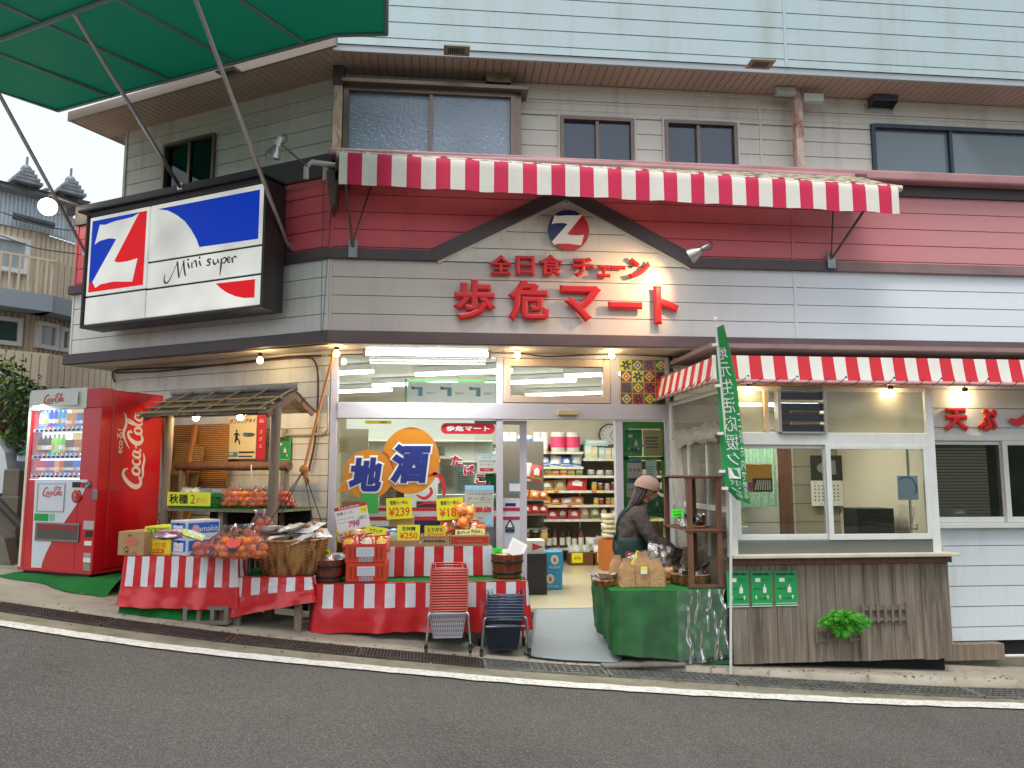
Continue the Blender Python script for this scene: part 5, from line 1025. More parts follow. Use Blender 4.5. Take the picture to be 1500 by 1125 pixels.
# striped-cloth display bench
def bench(label,loc,rz,w_,d_,h_,drop,sw,wfrac,clabel,ground,seed=0,turf=True,start=0,skirt=1.0,tilt=0,swag=.05,legs=True,rdrop=True):
    """loc = front-left top corner above ground 'ground'(z of floor); cloth is its own thing"""
    t=thing('display_bench',label,'bench',(loc[0],loc[1],ground),rz);H=h_
    mb=MB();mb.box(.01,w_-.01,.01,d_,H-.03,H-.004)
    if turf:obj('bench_top',mb,TURF,t)
    else:obj('bench_top',mb,WOODG,t)
    if legs:
        for(x_,y_)in((.06,.05),(w_-.1,.05),(.06,d_-.08),(w_-.1,d_-.08)):
            p=Matrix.Rotation(rz,4,'Z')@Vector((x_,y_,0));lo=gz(loc[0]+p.x)+.012-ground
            mb=MB();mb.box(x_-.03,x_+.03,y_-.03,y_+.03,lo,H-.031);obj('leg',mb,WOODG,t,bevel=.003)
    c=thing('striped_cloth',clabel,'tablecloth',(loc[0],loc[1],ground),rz)
    side=.42*d_
    per=side+w_+side;n=max(8,int(per/.03));nv=14
    def path(s_):
        if s_<side:return(0,side-s_,-1,0)
        if s_<side+w_:return(s_-side,0,0,-1)
        return(w_,s_-side-w_,1,0)
    def f(u,v):
        s_=u*per;x_,y_,nx,ny=path(s_);dcorner=min(abs(s_-side),abs(s_-side-w_))
        a=v**1.3;k=1-math.exp(-dcorner*14)
        wv=(.022*math.sin(s_*13+seed)+.016*math.sin(s_*29+seed*2+v*2)+.03*mnoise.noise(Vector((s_*4,v*2.5,seed))))*a*k+.03*a
        cr=.006*mnoise.noise(Vector((s_*16+v*6,v*14-s_*7,seed+4)))*min(1,v*5)
        dl=drop*(1-swag*math.sin(s_*2.1+seed)-swag*.5*math.sin(s_*5+seed))-tilt*(x_/w_)
        cornx=.02*a*(1-k)
        return(x_+nx*(wv+cr+.01)+cornx*(1 if x_>w_/2 else-1),y_+ny*(wv+cr+.01),H+.003-dl*v-(.004 if v==0 else 0))
    def mf(i,j):
        s_=(i+.5)/n*per-side;v=(j+.5)/nv
        return 1 if(int(math.floor((s_+start)/sw))%2==1 and v<wfrac)else 0
# snap columns to the stripes so the edges stay crisp
    us=[0.0];k=math.ceil((-side+start)/sw);edges=[]
    kk=k
    while kk*sw-start<w_+side:edges.append((kk*sw-start+side)/per);kk+=1
    edges=[0]+[e for e in edges if 0<e<1]+[1];us=[]
    for a,b in zip(edges,edges[1:]):us+=[a+(b-a)*q/4 for q in range(4)]
    us.append(1);N_=len(us)-1;vv=[wfrac*j/7 for j in range(8)]+[wfrac+(1-wfrac)*j/6 for j in range(1,7)]
    mb=MB();mb.grid(lambda u,v:f(us[round(u*N_)],vv[round(v*13)]),N_,13,mf=lambda i,j:1 if(int(math.floor(((us[i]+us[i+1])/2*per-side+start)/sw))%2==1 and(vv[j]+vv[j+1])/2<wfrac)else 0)
    obj('drape',mb,[VRED,VWHT],c)
    mb=MB();
    if not turf:
        N2=int(w_/sw)+1
        for i in range(N2):a=max(0,i*sw-start%(2*sw));b=min(w_,a+sw);mb.box(a,b,0,d_,H+.0,H+.003,1 if i%2 else 0)
    else:mb.box(0,w_,-.004,.05,H-.0,H+.004,0)
    obj('top_edge',mb,[VRED,VWHT],c)
    return t,c
def FX(px,py,Y):a=AT(px,py,Y);return a[0],a[1]
# --- long bench 3 and the riser behind it
b3x,b3z=FX(462,856,-1.15);b3r=FX(772,853,-1.15)[0]
G3=gz(-.25)
bench('long low display bench under the big shop window',(b3x,-1.15),0,b3r-b3x,1.02,b3z-G3,b3z-FX(600,926,-1.17)[1],.0895,.50,'long red and white striped cloth with a red hem below the shop window',G3,seed=1,start=.02,swag=.03,tilt=.0)
# riser: striped front
rx0,rz1=FX(564,801,-.74);rx1=FX(721,801,-.74)[0];rz0=b3z+.004
t=thing('striped_riser','white and red striped raised display step in the middle of the long bench','display stand',((rx0+rx1)/2,-.74,rz0));hw=(rx1-rx0)/2
mb=MB();n=11;hh=rz1-rz0
def rf(u,v):return(-hw+2*hw*u+.012*(u-.5)*(1-v),-.008*math.sin(u*31)*(1-v)+.004*mnoise.noise(Vector((u*9,v*7+u*5,0))),hh*v)
mb.grid(rf,n*4,10,mf=lambda i,j:(0 if(i//4)%2 else 1));mb.box(-hw,hw,.012,.6,hh-.012,hh,1);mb.box(hw-.01,hw,.012,.6,0,hh,1);mb.box(-hw,-hw+.01,.012,.6,0,hh,0);obj('cloth_cover',mb,[VRED,VWHT],t)
# --- bench 2 (middle), bench 1 (left)
b2x,b2z=FX(337,846,-1.22);b2r=FX(455,846,-1.22)[0];G2=gz(-1.5)
bench('short low bench carrying the big wicker basket',(b2x,-1.22),rad(-3),b2r-b2x,.75,b2z-G2,b2z-FX(395,900,-1.22)[1],.075,.50,'short striped cloth with a red hem under the big wicker basket',G2,seed=4,start=.04,tilt=.1,swag=.06)
b1x,b1z=FX(180,812,-1.22);b1r=FX(343,820,-1.32)[0];G1=gz(-2.3)
bench('left display bench carrying cartons and bagged mandarins',(b1x,-1.18),rad(-5),b1r-b1x,.85,b1z-.02-G1,b1z-FX(260,888,-1.22)[1],.0625,.60,'faded striped cloth with a pale red hem under the cartons',G1,seed=7,start=.03,swag=.04)
p1=Fr((b1x,-1.18,0),rad(-5));p2=Fr((b2x,-1.22,0),rad(-3))
# green turf strip + hollow blocks under bench 1
mb=MB();xa,xb=b1x-.02,b1r-.2;gya,gyb=-1.2,-1.25
mb.grid(lambda u,v:(xa+(xb-xa)*u,gya+(gyb-gya)*u+.14*v+.02*mnoise.noise(Vector((u*20,v,0))),gz(xa+(xb-xa)*u)+.015+.13*min(1,v*1.6)**.7+.01*mnoise.noise(Vector((u*12,v*3,3)))),30,8);mb.box(xa,xb,-1.21,-.9,.0,gz(xb)+.13)if False else None
tag(obj('turf_mat',mb,TURF),'green artificial turf strip below the faded striped cloth','turf mat')
def hollow_block(loc,rz,label,m=CONC,w_=.39,h_=.15):
    mb=MB();mb.box(-w_/2,w_/2,-.06,.06,0,.03);mb.box(-w_/2,w_/2,-.06,.06,h_-.03,h_)
    for k in range(4):x_=-w_/2+.0+k*(w_-.035)/3;mb.box(x_,x_+.035,-.06,.06,.03,h_-.03)
    return tag(obj('concrete_block',mb,m,loc=loc,rz=rz),label,'concrete block','hollow concrete blocks')
p=gpt(318,906);hollow_block((p.x,-1.22,gz(p.x)+.012),rad(-8),'hollow concrete block between the turf strip and the wooden leg')
# ---- cartons on bench 1
zb=b1z-.015
def onb1(px,py,dy):
    return p1.at(px,py,dy)[0]
def plc(lx,ly,z,a=0):q=p1.w(lx,ly,0);return(q.x,q.y,z),rad(-5)+a
x_=onb1(171,800,.04);L_,r_=plc(x_,.06,zb,rad(-14));w1=.26
def deco_brown(t,w,d,h):
    mb=MB();T=TL(w*.5,-.003,h*.62)@RX(rad(90));n=18
    mb.poly([(w*.52+.075*math.cos(k*math.tau/n),-.003,h*.58+.035*math.sin(k*math.tau/n))for k in range(n)],0);mb.poly([(w*.34+.022*math.cos(k*math.tau/n),-.003,h*.25+.022*math.sin(k*math.tau/n))for k in range(n)],1);mb.poly([(w*.34+.015*math.cos(k*math.tau/n),-.0035,h*.25+.015*math.sin(k*math.tau/n))for k in range(n)],2)
    mb.text('いも・いも',w*.5,h*.1,-.003,.02,1,w=w*.5);mb.text('産地',w*.45,h*.84,-.003,.02,1);obj('print',mb,[mat('faded_red_print','#c4725a',.7),INKK,KRAFT],t)
crate_box('cardboard_carton','plain brown carton with a faded red print at the left end of the bench','carton',L_,r_,w1,.34,.2,KRAFT,deco=deco_brown)
def deco_y(t,w,d,h,low=False):
    mb=MB()
    if low:dq(mb,.02,w-.06,.012,.05,-.003,1);mb.text('大地の恵',w*.45,.032,-.004,.025,2,w=w*.5);mb.text('柑橘',w*.62,h*.68,-.003,.05,3);mb.poly([(w*.22+.03*math.cos(k),-.003,h*.7+.03*math.sin(k))for k in[q*.52 for q in range(12)]],3)
    else:
        mb.text('みかん',w*.45,h*.55,-.003,.045,0,w=w*.6,bev=.01)
        for z_ in(.25,.35,.75,.85):dq(mb,.02,w-.04,h*z_,h*z_+.004,-.003,0)
        for q in range(4):dq(mb,.03+q*w*.25,.035+q*w*.25,h*.2,h*.9,-.003,0)
    obj('print',mb,[mat('dark_green_print','#4d6a1c',.6),mat('red_band_print','#d8411f',.6),YEL,mat('orange_print','#e08a1a',.6)],t)
YC=mat('yellow_carton','#ecd61e',.5);YC2=mat('lime_yellow_carton','#dfe23a',.5)
x2=onb1(209,800,.1)
for k,(m_,lab)in enumerate(((YC,'yellow carton with a red band, under the lime carton'),(YC2,'lime yellow carton with green print, on top of the other yellow one'))):
    L_,r_=plc(x2+.01,.1,zb+k*.125,rad(-8));crate_box('fruit_carton',lab,'carton',L_,r_,.25,.3,.122 if k==0 else .115,m_,'stacked fruit cartons',deco=(lambda t,w,d,h,k=k:deco_y(t,w,d,h,k==0)))
def deco_b(t,w,d,h):
    BL_=mat('carton_blue','#1f62c4',.5);mb=MB()
    dq(mb,.012,w-.012,.03,h-.018,-.003,0);dq(mb,w*.2,w*.82,h*.22,h*.72,-.004,1);dq(mb,w*.42,w*.6,h-.045,h-.022,-.004,2);mb.text('りんご',w*.51,h*.47,-.005,.035,3,w=w*.52)
    rq(mb,.02,d-.012,.035,h-.02,w+.003,0);T=TL(w+.005,0,0)@RZ(rad(90));mb.poly([T@Vector((.09+.035*math.cos(q),0,h*.5+.038*math.sin(q)))for q in[k*.45 for k in range(14)]],4)
    mb.text('Yamakita',d*.62,h*.5,0,.05,1,T=T,shear=.2);obj('print',mb,[BL_,mat('carton_white_print','#dfe4ec',.5),INKK,mat('pink_print','#c24a5a',.5),mat('pale_pink_apple','#d9a0a8',.5)],t)
x3=onb1(246,800,.1)
WCT=mat('white_carton','#cdd6df',.5)
for k in(0,1):
    L_,r_=plc(x3+.025-.01*k,.1,zb+k*.148,rad(-33));crate_box('fruit_carton',['white and blue carton at the bottom of its pair','white and blue carton resting on the other, blue top showing'][k],'carton',L_,r_,.22,.34,.145,WCT,'stacked fruit cartons',deco=deco_b)
# ---- bags of fruit
FILMC=glass('thin_crinkled_bag_film',(.98,.96,.95),.9,.1,body=.03,bodycol=(.9,.88,.88),bump=(28,.8))
FR_M={}
def fruit_mesh(nm,r,m):
    k=(nm,round(r,4),m.name)
    if k not in FR_M:
        mb=MB();mb.lathe([(r*math.sin(a*math.pi/8),-r*.86*math.cos(a*math.pi/8))for a in range(9)],seg=12);o=obj(nm,mb,m);FR_M[k]=o.data;bpy.data.objects.remove(o)
    return FR_M[k]
def fruit_bag(label,loc,rx,ry,h_,fr_,m,nm='mandarin',group='clear bags of fruit',seed=0,neck=.12,sticker=None,knot=1,lean=(0,0),film=FILMC):
    t=thing('fruit_bag',label,'bag of fruit',loc,0,group);rr=random.Random(seed+50);pts=[]
    for lay in range(6):
        z_=fr_*.9+lay*fr_*1.55
        if z_>h_:break
        k=math.sqrt(max(0.05,1-(max(0,z_-fr_)/h_)**2));
        for _ in range(140):
            a=rr.random()*math.tau;q=math.sqrt(rr.random());p=Vector((q*(rx*k-fr_*.7)*math.cos(a),q*(ry*k-fr_*.7)*math.sin(a),z_+rr.uniform(-.1,.1)*fr_))
            if all((p-s_).length>fr_*1.68 for s_ in pts):pts.append(p)
    me=fruit_mesh(nm,fr_,m)
    for p in pts[:60]:
        o=bpy.data.objects.new(nm,me);COL.objects.link(o);o.parent=t;o.location=p;o.rotation_euler=(rr.uniform(-1,1),rr.uniform(-1,1),rr.random()*6);o.scale=(s_:=rr.uniform(.92,1.08),s_,s_)
    mb=MB()
    def f(u,v):
        a=u*math.tau;zf=v
        if v<.72:e=v/.72;rrx=math.sqrt(max(0,1-(e*.93)**2))if e>.15 else .8+e*1.25;rrx=min(rrx,1.0);z_=h_*1.1*e
        else:e=(v-.72)/.28;rrx=.36*(1-e)**1.5+.1+.22*max(0,e-.4)*1.6;z_=h_*1.1+neck*e
        n_=1+.09*mnoise.noise(Vector((math.cos(a)*3+seed,math.sin(a)*3,v*8)))+.05*math.sin(a*9+v*12)
        return(rx*1.06*rrx*n_*math.cos(a)+lean[0]*v*v,ry*1.06*rrx*n_*math.sin(a)+lean[1]*v*v,max(0.002,z_))
    mb.grid(f,36,22);obj('plastic_bag',mb,film,t)
    if sticker:
        mb=MB();T=TL(sticker[0],-ry*.93,h_*.72)@RX(rad(-28));n=20
        mb.poly([T@Vector((.06*math.cos(k*math.tau/n),0,.045*math.sin(k*math.tau/n)))for k in range(n)],0);mb.poly([T@Vector((.012*math.cos(k),-.002,.05+.016*math.sin(k)))for k in[q*1.05 for q in range(6)]],1)
        mb.poly([T@Vector((.035*math.cos(k),-.002,-.062+.018*math.sin(k)))for k in[q*.52 for q in range(12)]],2);obj('label_print',mb,[mat('red_fruit_print','#e0391f',.4),TURF,INKK],t)
    return t
def onZ(px,py,z):p=on(px,py,(0,0,z),(0,0,1));return p
p=onZ(305,818,zb);fruit_bag('clear bag of red apples and mandarins left of the printed mandarin bag',(p.x,p.y+.1,zb),.16,.12,.15,.038,mat('pinkish_fruit','#e0452a',.35,var=((9,9,9),.6,'#d8701f')),nm='red_fruit',seed=1,neck=.1,lean=(.14,0),film=glass('pink_bag_film',(.98,.85,.85),1.0,.1,body=.07,bodycol=(.85,.5,.5),bump=(28,1)))
p=onZ(350,820,zb);fruit_bag('large clear bag of mandarins with a red fruit print on it',(p.x-.03,p.y+.13,zb),.235,.14,.19,.036,ORANGEF,seed=2,neck=.07,sticker=(-.02,0),lean=(.02,.02))
p=onZ(372,812,zb);fruit_bag('pinkish net bag of mandarins behind the printed mandarin bag',(p.x+.02,p.y+.28,zb),.17,.12,.26,.036,mat('deep_mandarin','#ea6a14',.4),seed=3,neck=.09,lean=(-.05,0),film=MC['pink_bag_film'])
p=onZ(236,790,zb+.24);snack=snack_bag((p.x,p.y+.1,zb+.24),RX(rad(-72)),.22,.13,.07,'#7a4660','#b08a9a','purple onion bag lying on the lime carton',seed=3,cat='bag',name='produce_bag')
p=onZ(262,790,zb+.24);snack=snack_bag((p.x+.03,p.y+.16,zb+.24),RX(rad(-72))@RZ(rad(20)),.18,.1,.05,'#c6cf6a','#dfe0d0','pale yellow green produce bag behind the purple one',seed=5,cat='bag',name='produce_bag')
# ============================================================ ROOFED WOODEN STALL against the wing
SA=rad(-26);sp=FX(393,790,-.78);SZ=gz(-1.9);SL=Fr((sp[0]+.03,-.78,0),SA)
stl=thing('wooden_stall','rustic wooden stall with a bark-shingle roof and bamboo battens','market stall',(SL.loc.x,SL.loc.y,SZ),SA);s_l=TL(0,0,-SZ)
swl=SL.at(244,700,0)[0];zrf=SL.at(390,602,0)[1];zrl=SL.at(244,604,0)[1];dS=.62
def post(x_,y_,z1,r_=.042,nm='post'):
    mb=MB(s_l);q=SL.w(x_,y_,0);z0_=gz(q.x)+.012;n=8
    mb.tube([(x_+.01*mnoise.noise(Vector((k,x_*9,0))),y_,z0_+(z1-z0_)*k/n)for k in range(n+1)],[r_*(1+.1*mnoise.noise(Vector((k*2,x_*5,2))))for k in range(n+1)],0,9);obj(nm,mb,WOODG,stl)
post(0,0,zrf+.02,.048);post(swl,0,zrl+.04,.04);
rl=SL.at(300,683,dS)[1];xr_=SL.at(424,683,dS)[0];xl2=SL.at(264,683,dS)[0];post(xr_-.05,dS,rl,.045);post(xl2+.03,dS,rl,.04)
mb=MB(s_l);mb.tube([(xl2-.04+(xr_-xl2+.06)*k/8,dS-.02,rl+.008*mnoise.noise(Vector((k,4,4))))for k in range(9)],[.042+.004*(k%3)for k in range(9)],0,10);obj('rail',mb,WOODB,stl)
zs_=SL.at(320,745,0)[1];mb=MB(s_l);mb.box(swl+.03,.02,-.02,dS,zs_-.03,zs_-.008,0);mb.box(swl+.03,.02,-.01,dS,zs_-.008,zs_,1)
q=SL.w(swl/2,.1,0);mb.box(swl/2-.03,swl/2+.03,.05,.11,gz(q.x),zs_-.03,0);mb.box(swl+.03,0,dS-.03,dS,gz(q.x)-.2,zs_-.03,2);obj('shelf',mb,[WOODG,TURF,DARKV],stl)
# roof
zrd=SL.at(330,577,.28)[1];oh=.16;xe0,xe1=swl-.22,.02
BARK=[mat('bark_shingle','#6f675c',.9,var=((20,3,20),.8,'#4a433b'),bump=((40,5,40),.8,.01)),mat('bark_shingle_light','#8a8072',.9,var=((20,3,20),.8,'#5e564b'),bump=((40,5,40),.8,.01))]
ze=zrf-.03;mb=MB(s_l)
def rp(x_,s_,fr_=True):
    y_=(.28-(.28+oh)*s_)if fr_ else(.28+.34*s_);return y_,zrd+(ze-zrd)*s_*(1 if fr_ else .75)
for side_ in(True,False):
    for row in range(5):
        s0,s1=row/5,(row+1)/5+.07;x_=xe0
        while x_<xe1:
            wq=R.uniform(.12,.3);x2_=min(x_+wq,xe1);(ya,za2),(yb,zb2)=rp(x_,s0,side_),rp(x_,min(s1,1.02),side_);h1=R.uniform(.0,.01)+.012;j=R.uniform(-.02,.02)
            mb.add([(x_,ya,za2+.004),(x2_,ya,za2+.004),(x2_,yb+j,zb2+h1),(x_,yb+j,zb2+h1),(x_,ya,za2-.01),(x2_,ya,za2-.01),(x2_,yb+j,zb2+h1-.018),(x_,yb+j,zb2+h1-.018)],[(0,1,2,3),(7,6,5,4),(3,2,6,7),(0,3,7,4),(1,5,6,2)],R.randrange(2));x_=x2_
rf_=obj('roof',mb,BARK,stl)
mb=MB(s_l);mb.tube([(xe0-.03,.28,zrd+.035),(xe1+.03,.28,zrd+.04)],.036,0,10);obj('ridge_pole',mb,mat('silver_bamboo','#a29a90',.6,var=((5,9,9),.6,'#7d746a')),rf_)
mb=MB(s_l);BMB=mat('tan_bamboo','#a8895e',.5,var=((9,9,9),.5,'#836741'))
for s_ in(.45,.72,.97):y_,z_=rp(0,s_);mb.tube([(xe0-.05,y_-.01,z_+.025),(xe1-.02,y_-.01,z_+.03)],.012,0,7)
for k in range(5):x_=xe0+.15+(xe1-xe0-.25)*k/4;(ya,za2),(yb,zb2)=rp(0,.0),rp(0,1.0);mb.tube([(x_+.12,ya,za2+.05),(x_,yb,zb2+.04)],.009,0,7)
obj('batten',mb,BMB,rf_)
mb=MB(s_l);y_e,z_e=rp(0,1);mb.prism([(0,0)]*3,0,0)if False else None
for xg in(xe1-.03,xe0+.02):
    a,b_,c_=rp(0,.02),rp(0,.98),rp(0,.98,False);mb.add([(xg,a[0],a[1]),(xg,b_[0],b_[1]-.0),(xg,b_[0]+.04,b_[1]-.05),(xg,a[0],a[1]-.07),(xg,c_[0]-.04,c_[1]-.05),(xg,c_[0],c_[1]),(xg+.02,a[0],a[1]),(xg+.02,b_[0],b_[1]),(xg+.02,b_[0]+.04,b_[1]-.05),(xg+.02,a[0],a[1]-.07),(xg+.02,c_[0]-.04,c_[1]-.05),(xg+.02,c_[0],c_[1])],[(0,1,2,3),(0,3,4,5),(9,8,7,6),(11,10,9,6),(1,7,8,2),(2,8,9,3),(3,9,10,4),(4,10,11,5),(0,6,7,1),(5,11,6,0)],0)
mb.box(xe0+.03,xe1-.03,.02,.045,ze+.0,ze+.05,0);obj('gable_board',mb,WOODB,rf_)
for k,(px,lab)in enumerate((((287,612),'lit bulb hanging from the stall roof, nearer the vending machine'),((352,611),'lit bulb hanging from the stall roof in front of the posters'))):
    l=SL.at(*px,.1);p=SL.w(l[0],.1,l[1]);bulb(p,lab,45,top=.12,group='bulbs under the stall roof')
# bamboo blinds, boards behind the stall (stand against the wing wall)
def reed(col1,col2,nm):
    m=bpy.data.materials.new(nm);m.use_nodes=True;N=m.node_tree;b=N.nodes['Principled BSDF'];b.inputs['Roughness'].default_value=.7;tc=N.nodes.new('ShaderNodeTexCoord');L=N.links
    wv=N.nodes.new('ShaderNodeTexWave');wv.bands_direction='Z';wv.inputs['Scale'].default_value=15;wv.inputs['Distortion'].default_value=2.5;wv.inputs['Detail'].default_value=2;L.new(tc.outputs['Object'],wv.inputs['Vector'])
    nz_=N.nodes.new('ShaderNodeTexNoise');nz_.inputs['Scale'].default_value=9;mp=N.nodes.new('ShaderNodeMapping');mp.inputs['Scale'].default_value=(4,4,9);L.new(tc.outputs['Object'],mp.inputs[0]);L.new(mp.outputs[0],nz_.inputs['Vector'])
    mx=N.nodes.new('ShaderNodeMixRGB');mx.inputs[1].default_value=(*hx(col1),1);mx.inputs[2].default_value=(*hx(col2),1);mlt=N.nodes.new('ShaderNodeMath');mlt.operation='MULTIPLY';L.new(wv.outputs[0],mlt.inputs[0]);L.new(nz_.outputs[0],mlt.inputs[1])
    mr=N.nodes.new('ShaderNodeMapRange');mr.inputs[1].default_value=.1;mr.inputs[2].default_value=.5;L.new(mlt.outputs[0],mr.inputs[0]);L.new(mr.outputs[0],mx.inputs[0]);L.new(mx.outputs[0],b.inputs['Base Color'])
    bn=N.nodes.new('ShaderNodeBump');bn.inputs['Strength'].default_value=.6;bn.inputs['Distance'].default_value=.006;L.new(wv.outputs[0],bn.inputs['Height']);L.new(bn.outputs[0],b.inputs['Normal']);return m
REED=reed('#7a5026','#d29a58','reed_blind');REED2=reed('#7a5a2c','#cda45c','pale_reed_blind')
def wq(px,py,y=-.05):l=WINGLOW.at(px,py,y);return WINGLOW.w(l[0],y,l[1]),l
def wall_panel(name,label,cat,px0,py0,px1,py1,m,y=-.05,th=.01,deco=None):
    a=WINGLOW.at(px0,(py0+py1)/2,y);b=WINGLOW.at(px1,(py0+py1)/2,y);c=((px0+px1)/2);z1_,z0_=WINGLOW.at(c,py0,y)[1],WINGLOW.at(c,py1,y)[1]
    w_,h_=b[0]-a[0],z1_-z0_;p=WINGLOW.w(a[0],y,z0_);mb=MB();mb.box(0,w_,0,th,0,h_,0);ms=[m]
    if deco:ms+=deco(mb,w_,h_)
    o=obj(name,mb,ms,loc=p,rz=WA);return tag(o,label,cat)
wall_panel('bamboo_blind','brown bamboo blind hanging on the wall behind the stall','blind',250,622,333,722,REED,-.14,.012)
mb=MB();
T=WINGLOW.M@TL(WINGLOW.at(228,700,-.3)[0],-.38,.35)@RY(rad(7));mb.box(0,.42,0,.02,0,1.65,0,T@RX(rad(-6)));tag(obj('bamboo_screen',mb,REED2),'pale bamboo screen leaning beside the vending machine','screen')
mb=MB();a,_=wq(245,760,-.35);b_,_=wq(243,605,-.28);mb.tube([a,b_],.05,0,4);c_,_=wq(262,760,-.3);d_,_=wq(288,622,-.16);mb.tube([c_,d_],.045,0,4);tag(obj('timber_board',mb,mat('orange_timber','#b07436',.6,var=((9,9,2),.5,'#96602c'))),'two orange timber boards leaning behind the stall post','board')
def d_poster(mb,w,h):
    mb.text('ダンシングタイ',w*.5,h*.89,-.003,h*.12,1,w=w*.96,bev=.02,shear=.2)
    dq(mb,w*.02,w*.36,.02,h*.16,-.003,2);dq(mb,w*.4,w*.97,h*.13,h*.17,-.003,1);dq(mb,w*.4,w*.9,h*.04,h*.07,-.003,1);dq(mb,w*.04,w*.2,h*.09,h*.14,-.004,0)
    mb.poly([(w*(.75+.22*math.cos(q)),-.003,h*(.56+.05*math.sin(q)))for q in[k*.45 for k in range(14)]],3);mb.poly([(w*(.62+.1*math.cos(q)),-.004,h*(.57+.05*math.sin(q)))for q in[k*.6 for k in range(10)]],4)
    for s_ in([(.28,.62,.05),(.3,.5,.09),(.25,.38,.04)],[(.3,.5,.05),(.4,.42,.04),(.42,.34,.05)],[(.2,.56,.03),(.3,.6,.05),(.42,.55,.02)]):mb.stroke([(w*p[0],h*p[1],p[2]*.4)for p in s_],1,-.004)
    mb.poly([(w*.3+.012*math.cos(q),-.004,h*.66+.014*math.sin(q))for q in[k*.6 for k in range(10)]],1);return[INKK,mat('teal_print','#3b8f96',.5),mat('grey_print','#4b5560',.5),mat('blue_print','#2d7fb0',.5)]
wall_panel('event_poster','cream poster with black brush characters and a small running figure','poster',335,610,375,672,mat('cream_poster','#e2d3a4',.5),-.12,.004,d_poster)
wall_panel('red_banner','narrow red banner with white characters between the poster and stall post','banner',376,605,389,674,mat('red_banner_cloth','#bb1f33',.6),-.11,.004,lambda mb,w,h:(mb.text('du',w*.5,h*.84,-.003,h*.09,1),mb.text('さ',w*.5,h*.6,-.003,h*.08,1),mb.text('が',w*.5,h*.45,-.003,h*.08,1),mb.text('え',w*.5,h*.3,-.003,h*.08,1),[WHITE])[-1])
def d_green(mb,w,h,t1='手指消毒のお願い'):
    mb.text(t1,w*.5,h*.91,-.003,h*.07,1,w=w*.84,bev=.02);dq(mb,w*.2,w*.44,h*.69,h*.8,-.003,2);mb.text('マスク',w*.7,h*.74,-.003,h*.06,1)
    mb.text('消毒 手洗',w*.28,h*.5,-.003,h*.055,1,w=w*.36);mb.poly([(w*a_,-.003,h*b_)for a_,b_ in((.56,.38),(.72,.38),(.72,.52),(.66,.56),(.66,.62),(.62,.62),(.62,.56),(.56,.52))],2)
    mb.text('一定の距離',w*.5,h*.22,-.003,h*.05,1,w=w*.4);
    for a_ in(.22,.78):mb.poly([(w*a_+.05*w*math.cos(q),-.003,h*.28+.03*h*math.sin(q))for q in[k*1.05 for k in range(6)]],2);dq(mb,w*(a_-.02),w*(a_+.02),h*.2,h*.26,-.003,2)
    dq(mb,w*.04,w*.96,h*.07,h*.085,-.003,2);return[INKK,WHITE]
wall_panel('hygiene_poster','small green hygiene poster on the wall right of the stall post','poster',403,642,426,676,GREENP,-.02,.003,d_green)
mb=MB();p0,_=wq(409,634,-.07);mb.box(-.06,.06,-.04,.04,-.05,.05);o=tag(obj('junction_box',mb,mat('pale_box','#cfc9b6',.5),loc=p0,rz=WA,bevel=.006),'pale junction box above the small green poster','junction box')
cable('wall_conduit',[wl(415,637,-.06),wl(455,637,-.06),wl(478,632,-.05),wl(480,610,-.05),wl(480,580,-.05)],.014,mat('beige_conduit','#a89d8c',.5),'beige conduit bending up from the junction box','conduit')
# shelf goods: sign, green crate, bags
zsh=zs_+.004
def sh(px,dy):return SL.at(px,735,dy)[0]
xg0,xg1=sh(250,.12),sh(327,.12);t=thing('green_crate','green slatted plastic crate on the stall shelf behind the yellow sign','crate',SL.w(xg0,.1,zsh),SA);w_=xg1-xg0;GC=mat('green_crate_plastic','#0e7d43',.4);mb=MB()
for(a,b,c,d)in((0,w_,0,.012),(0,w_,.24,.252),(0,.012,.012,.24),(w_-.012,w_,.012,.24)):
    for k in range(3):mb.box(a,b,c,d,.0+k*.05,.035+k*.05)
n_=9
for k in range(n_):x_=w_*k/(n_-1);mb.box(x_-.006 if k else 0,min(x_+.006,w_),-.004,.0,0,.14)
mb.box(.012,w_-.012,.012,.24,0,.01);obj('crate_body',mb,GC,t)
for k in range(5):
    q=SL.w(xg0+.07+k*(w_-.1)/5,.2+.03*(k%2),zsh+.08);snack_bag(q,RZ(SA+k)@RX(rad(-40)),.17,.14,.07,'#9fb0b0','#c3cccc','clear seed packet heaped in the green crate, '+ORD[k]+' from the left','seed packets in the green crate',seed=k,name='seed_packet',cat='packet')
a,b_=SL.at(245,731,-.03),SL.at(308,731,-.03);z1_,z0_=SL.at(276,721,-.03)[1],SL.at(276,741,-.03)[1];w_=b_[0]-a[0];h_=z1_-z0_
mb=MB();mb.box(0,w_,0,.004,0,h_,0);mb.text('秋種',w_*.27,h_*.5,-.002,h_*.72,1,w=w_*.44,bev=.02);mb.text('2',w_*.6,h_*.5,-.002,h_*.66,2,bev=.0);mb.text('割引',w_*.8,h_*.42,-.002,h_*.4,3,w=w_*.24)
tag(obj('price_sign',mb,[YEL,INKK,INKR,mat('faint_orange_ink','#d9b040',.5)],loc=SL.w(a[0],-.03,z0_),rz=SA),'wide yellow handwritten sign on the front edge of the stall shelf','price sign','yellow handwritten price cards')
for k,(px,lab,c_)in enumerate(((343,'clear bag of mandarins on the stall shelf beside the green crate',ORANGEF),(372,'clear bag of mandarins with a red tie leaning on the stall post',ORANGEF),(402,'half hidden clear bag of fruit behind the right stall post',MC['pinkish_fruit']))):
    q=SL.w(sh(px,.18)+(.03 if k==2 else 0),.18+.1*(k==2),zsh);fruit_bag(lab,q,.145 if k<2 else .12,.11,.17-.02*k,.032,c_,seed=10+k,neck=.06,lean=((.0,.0),(.06,0),(-.05,0))[k])
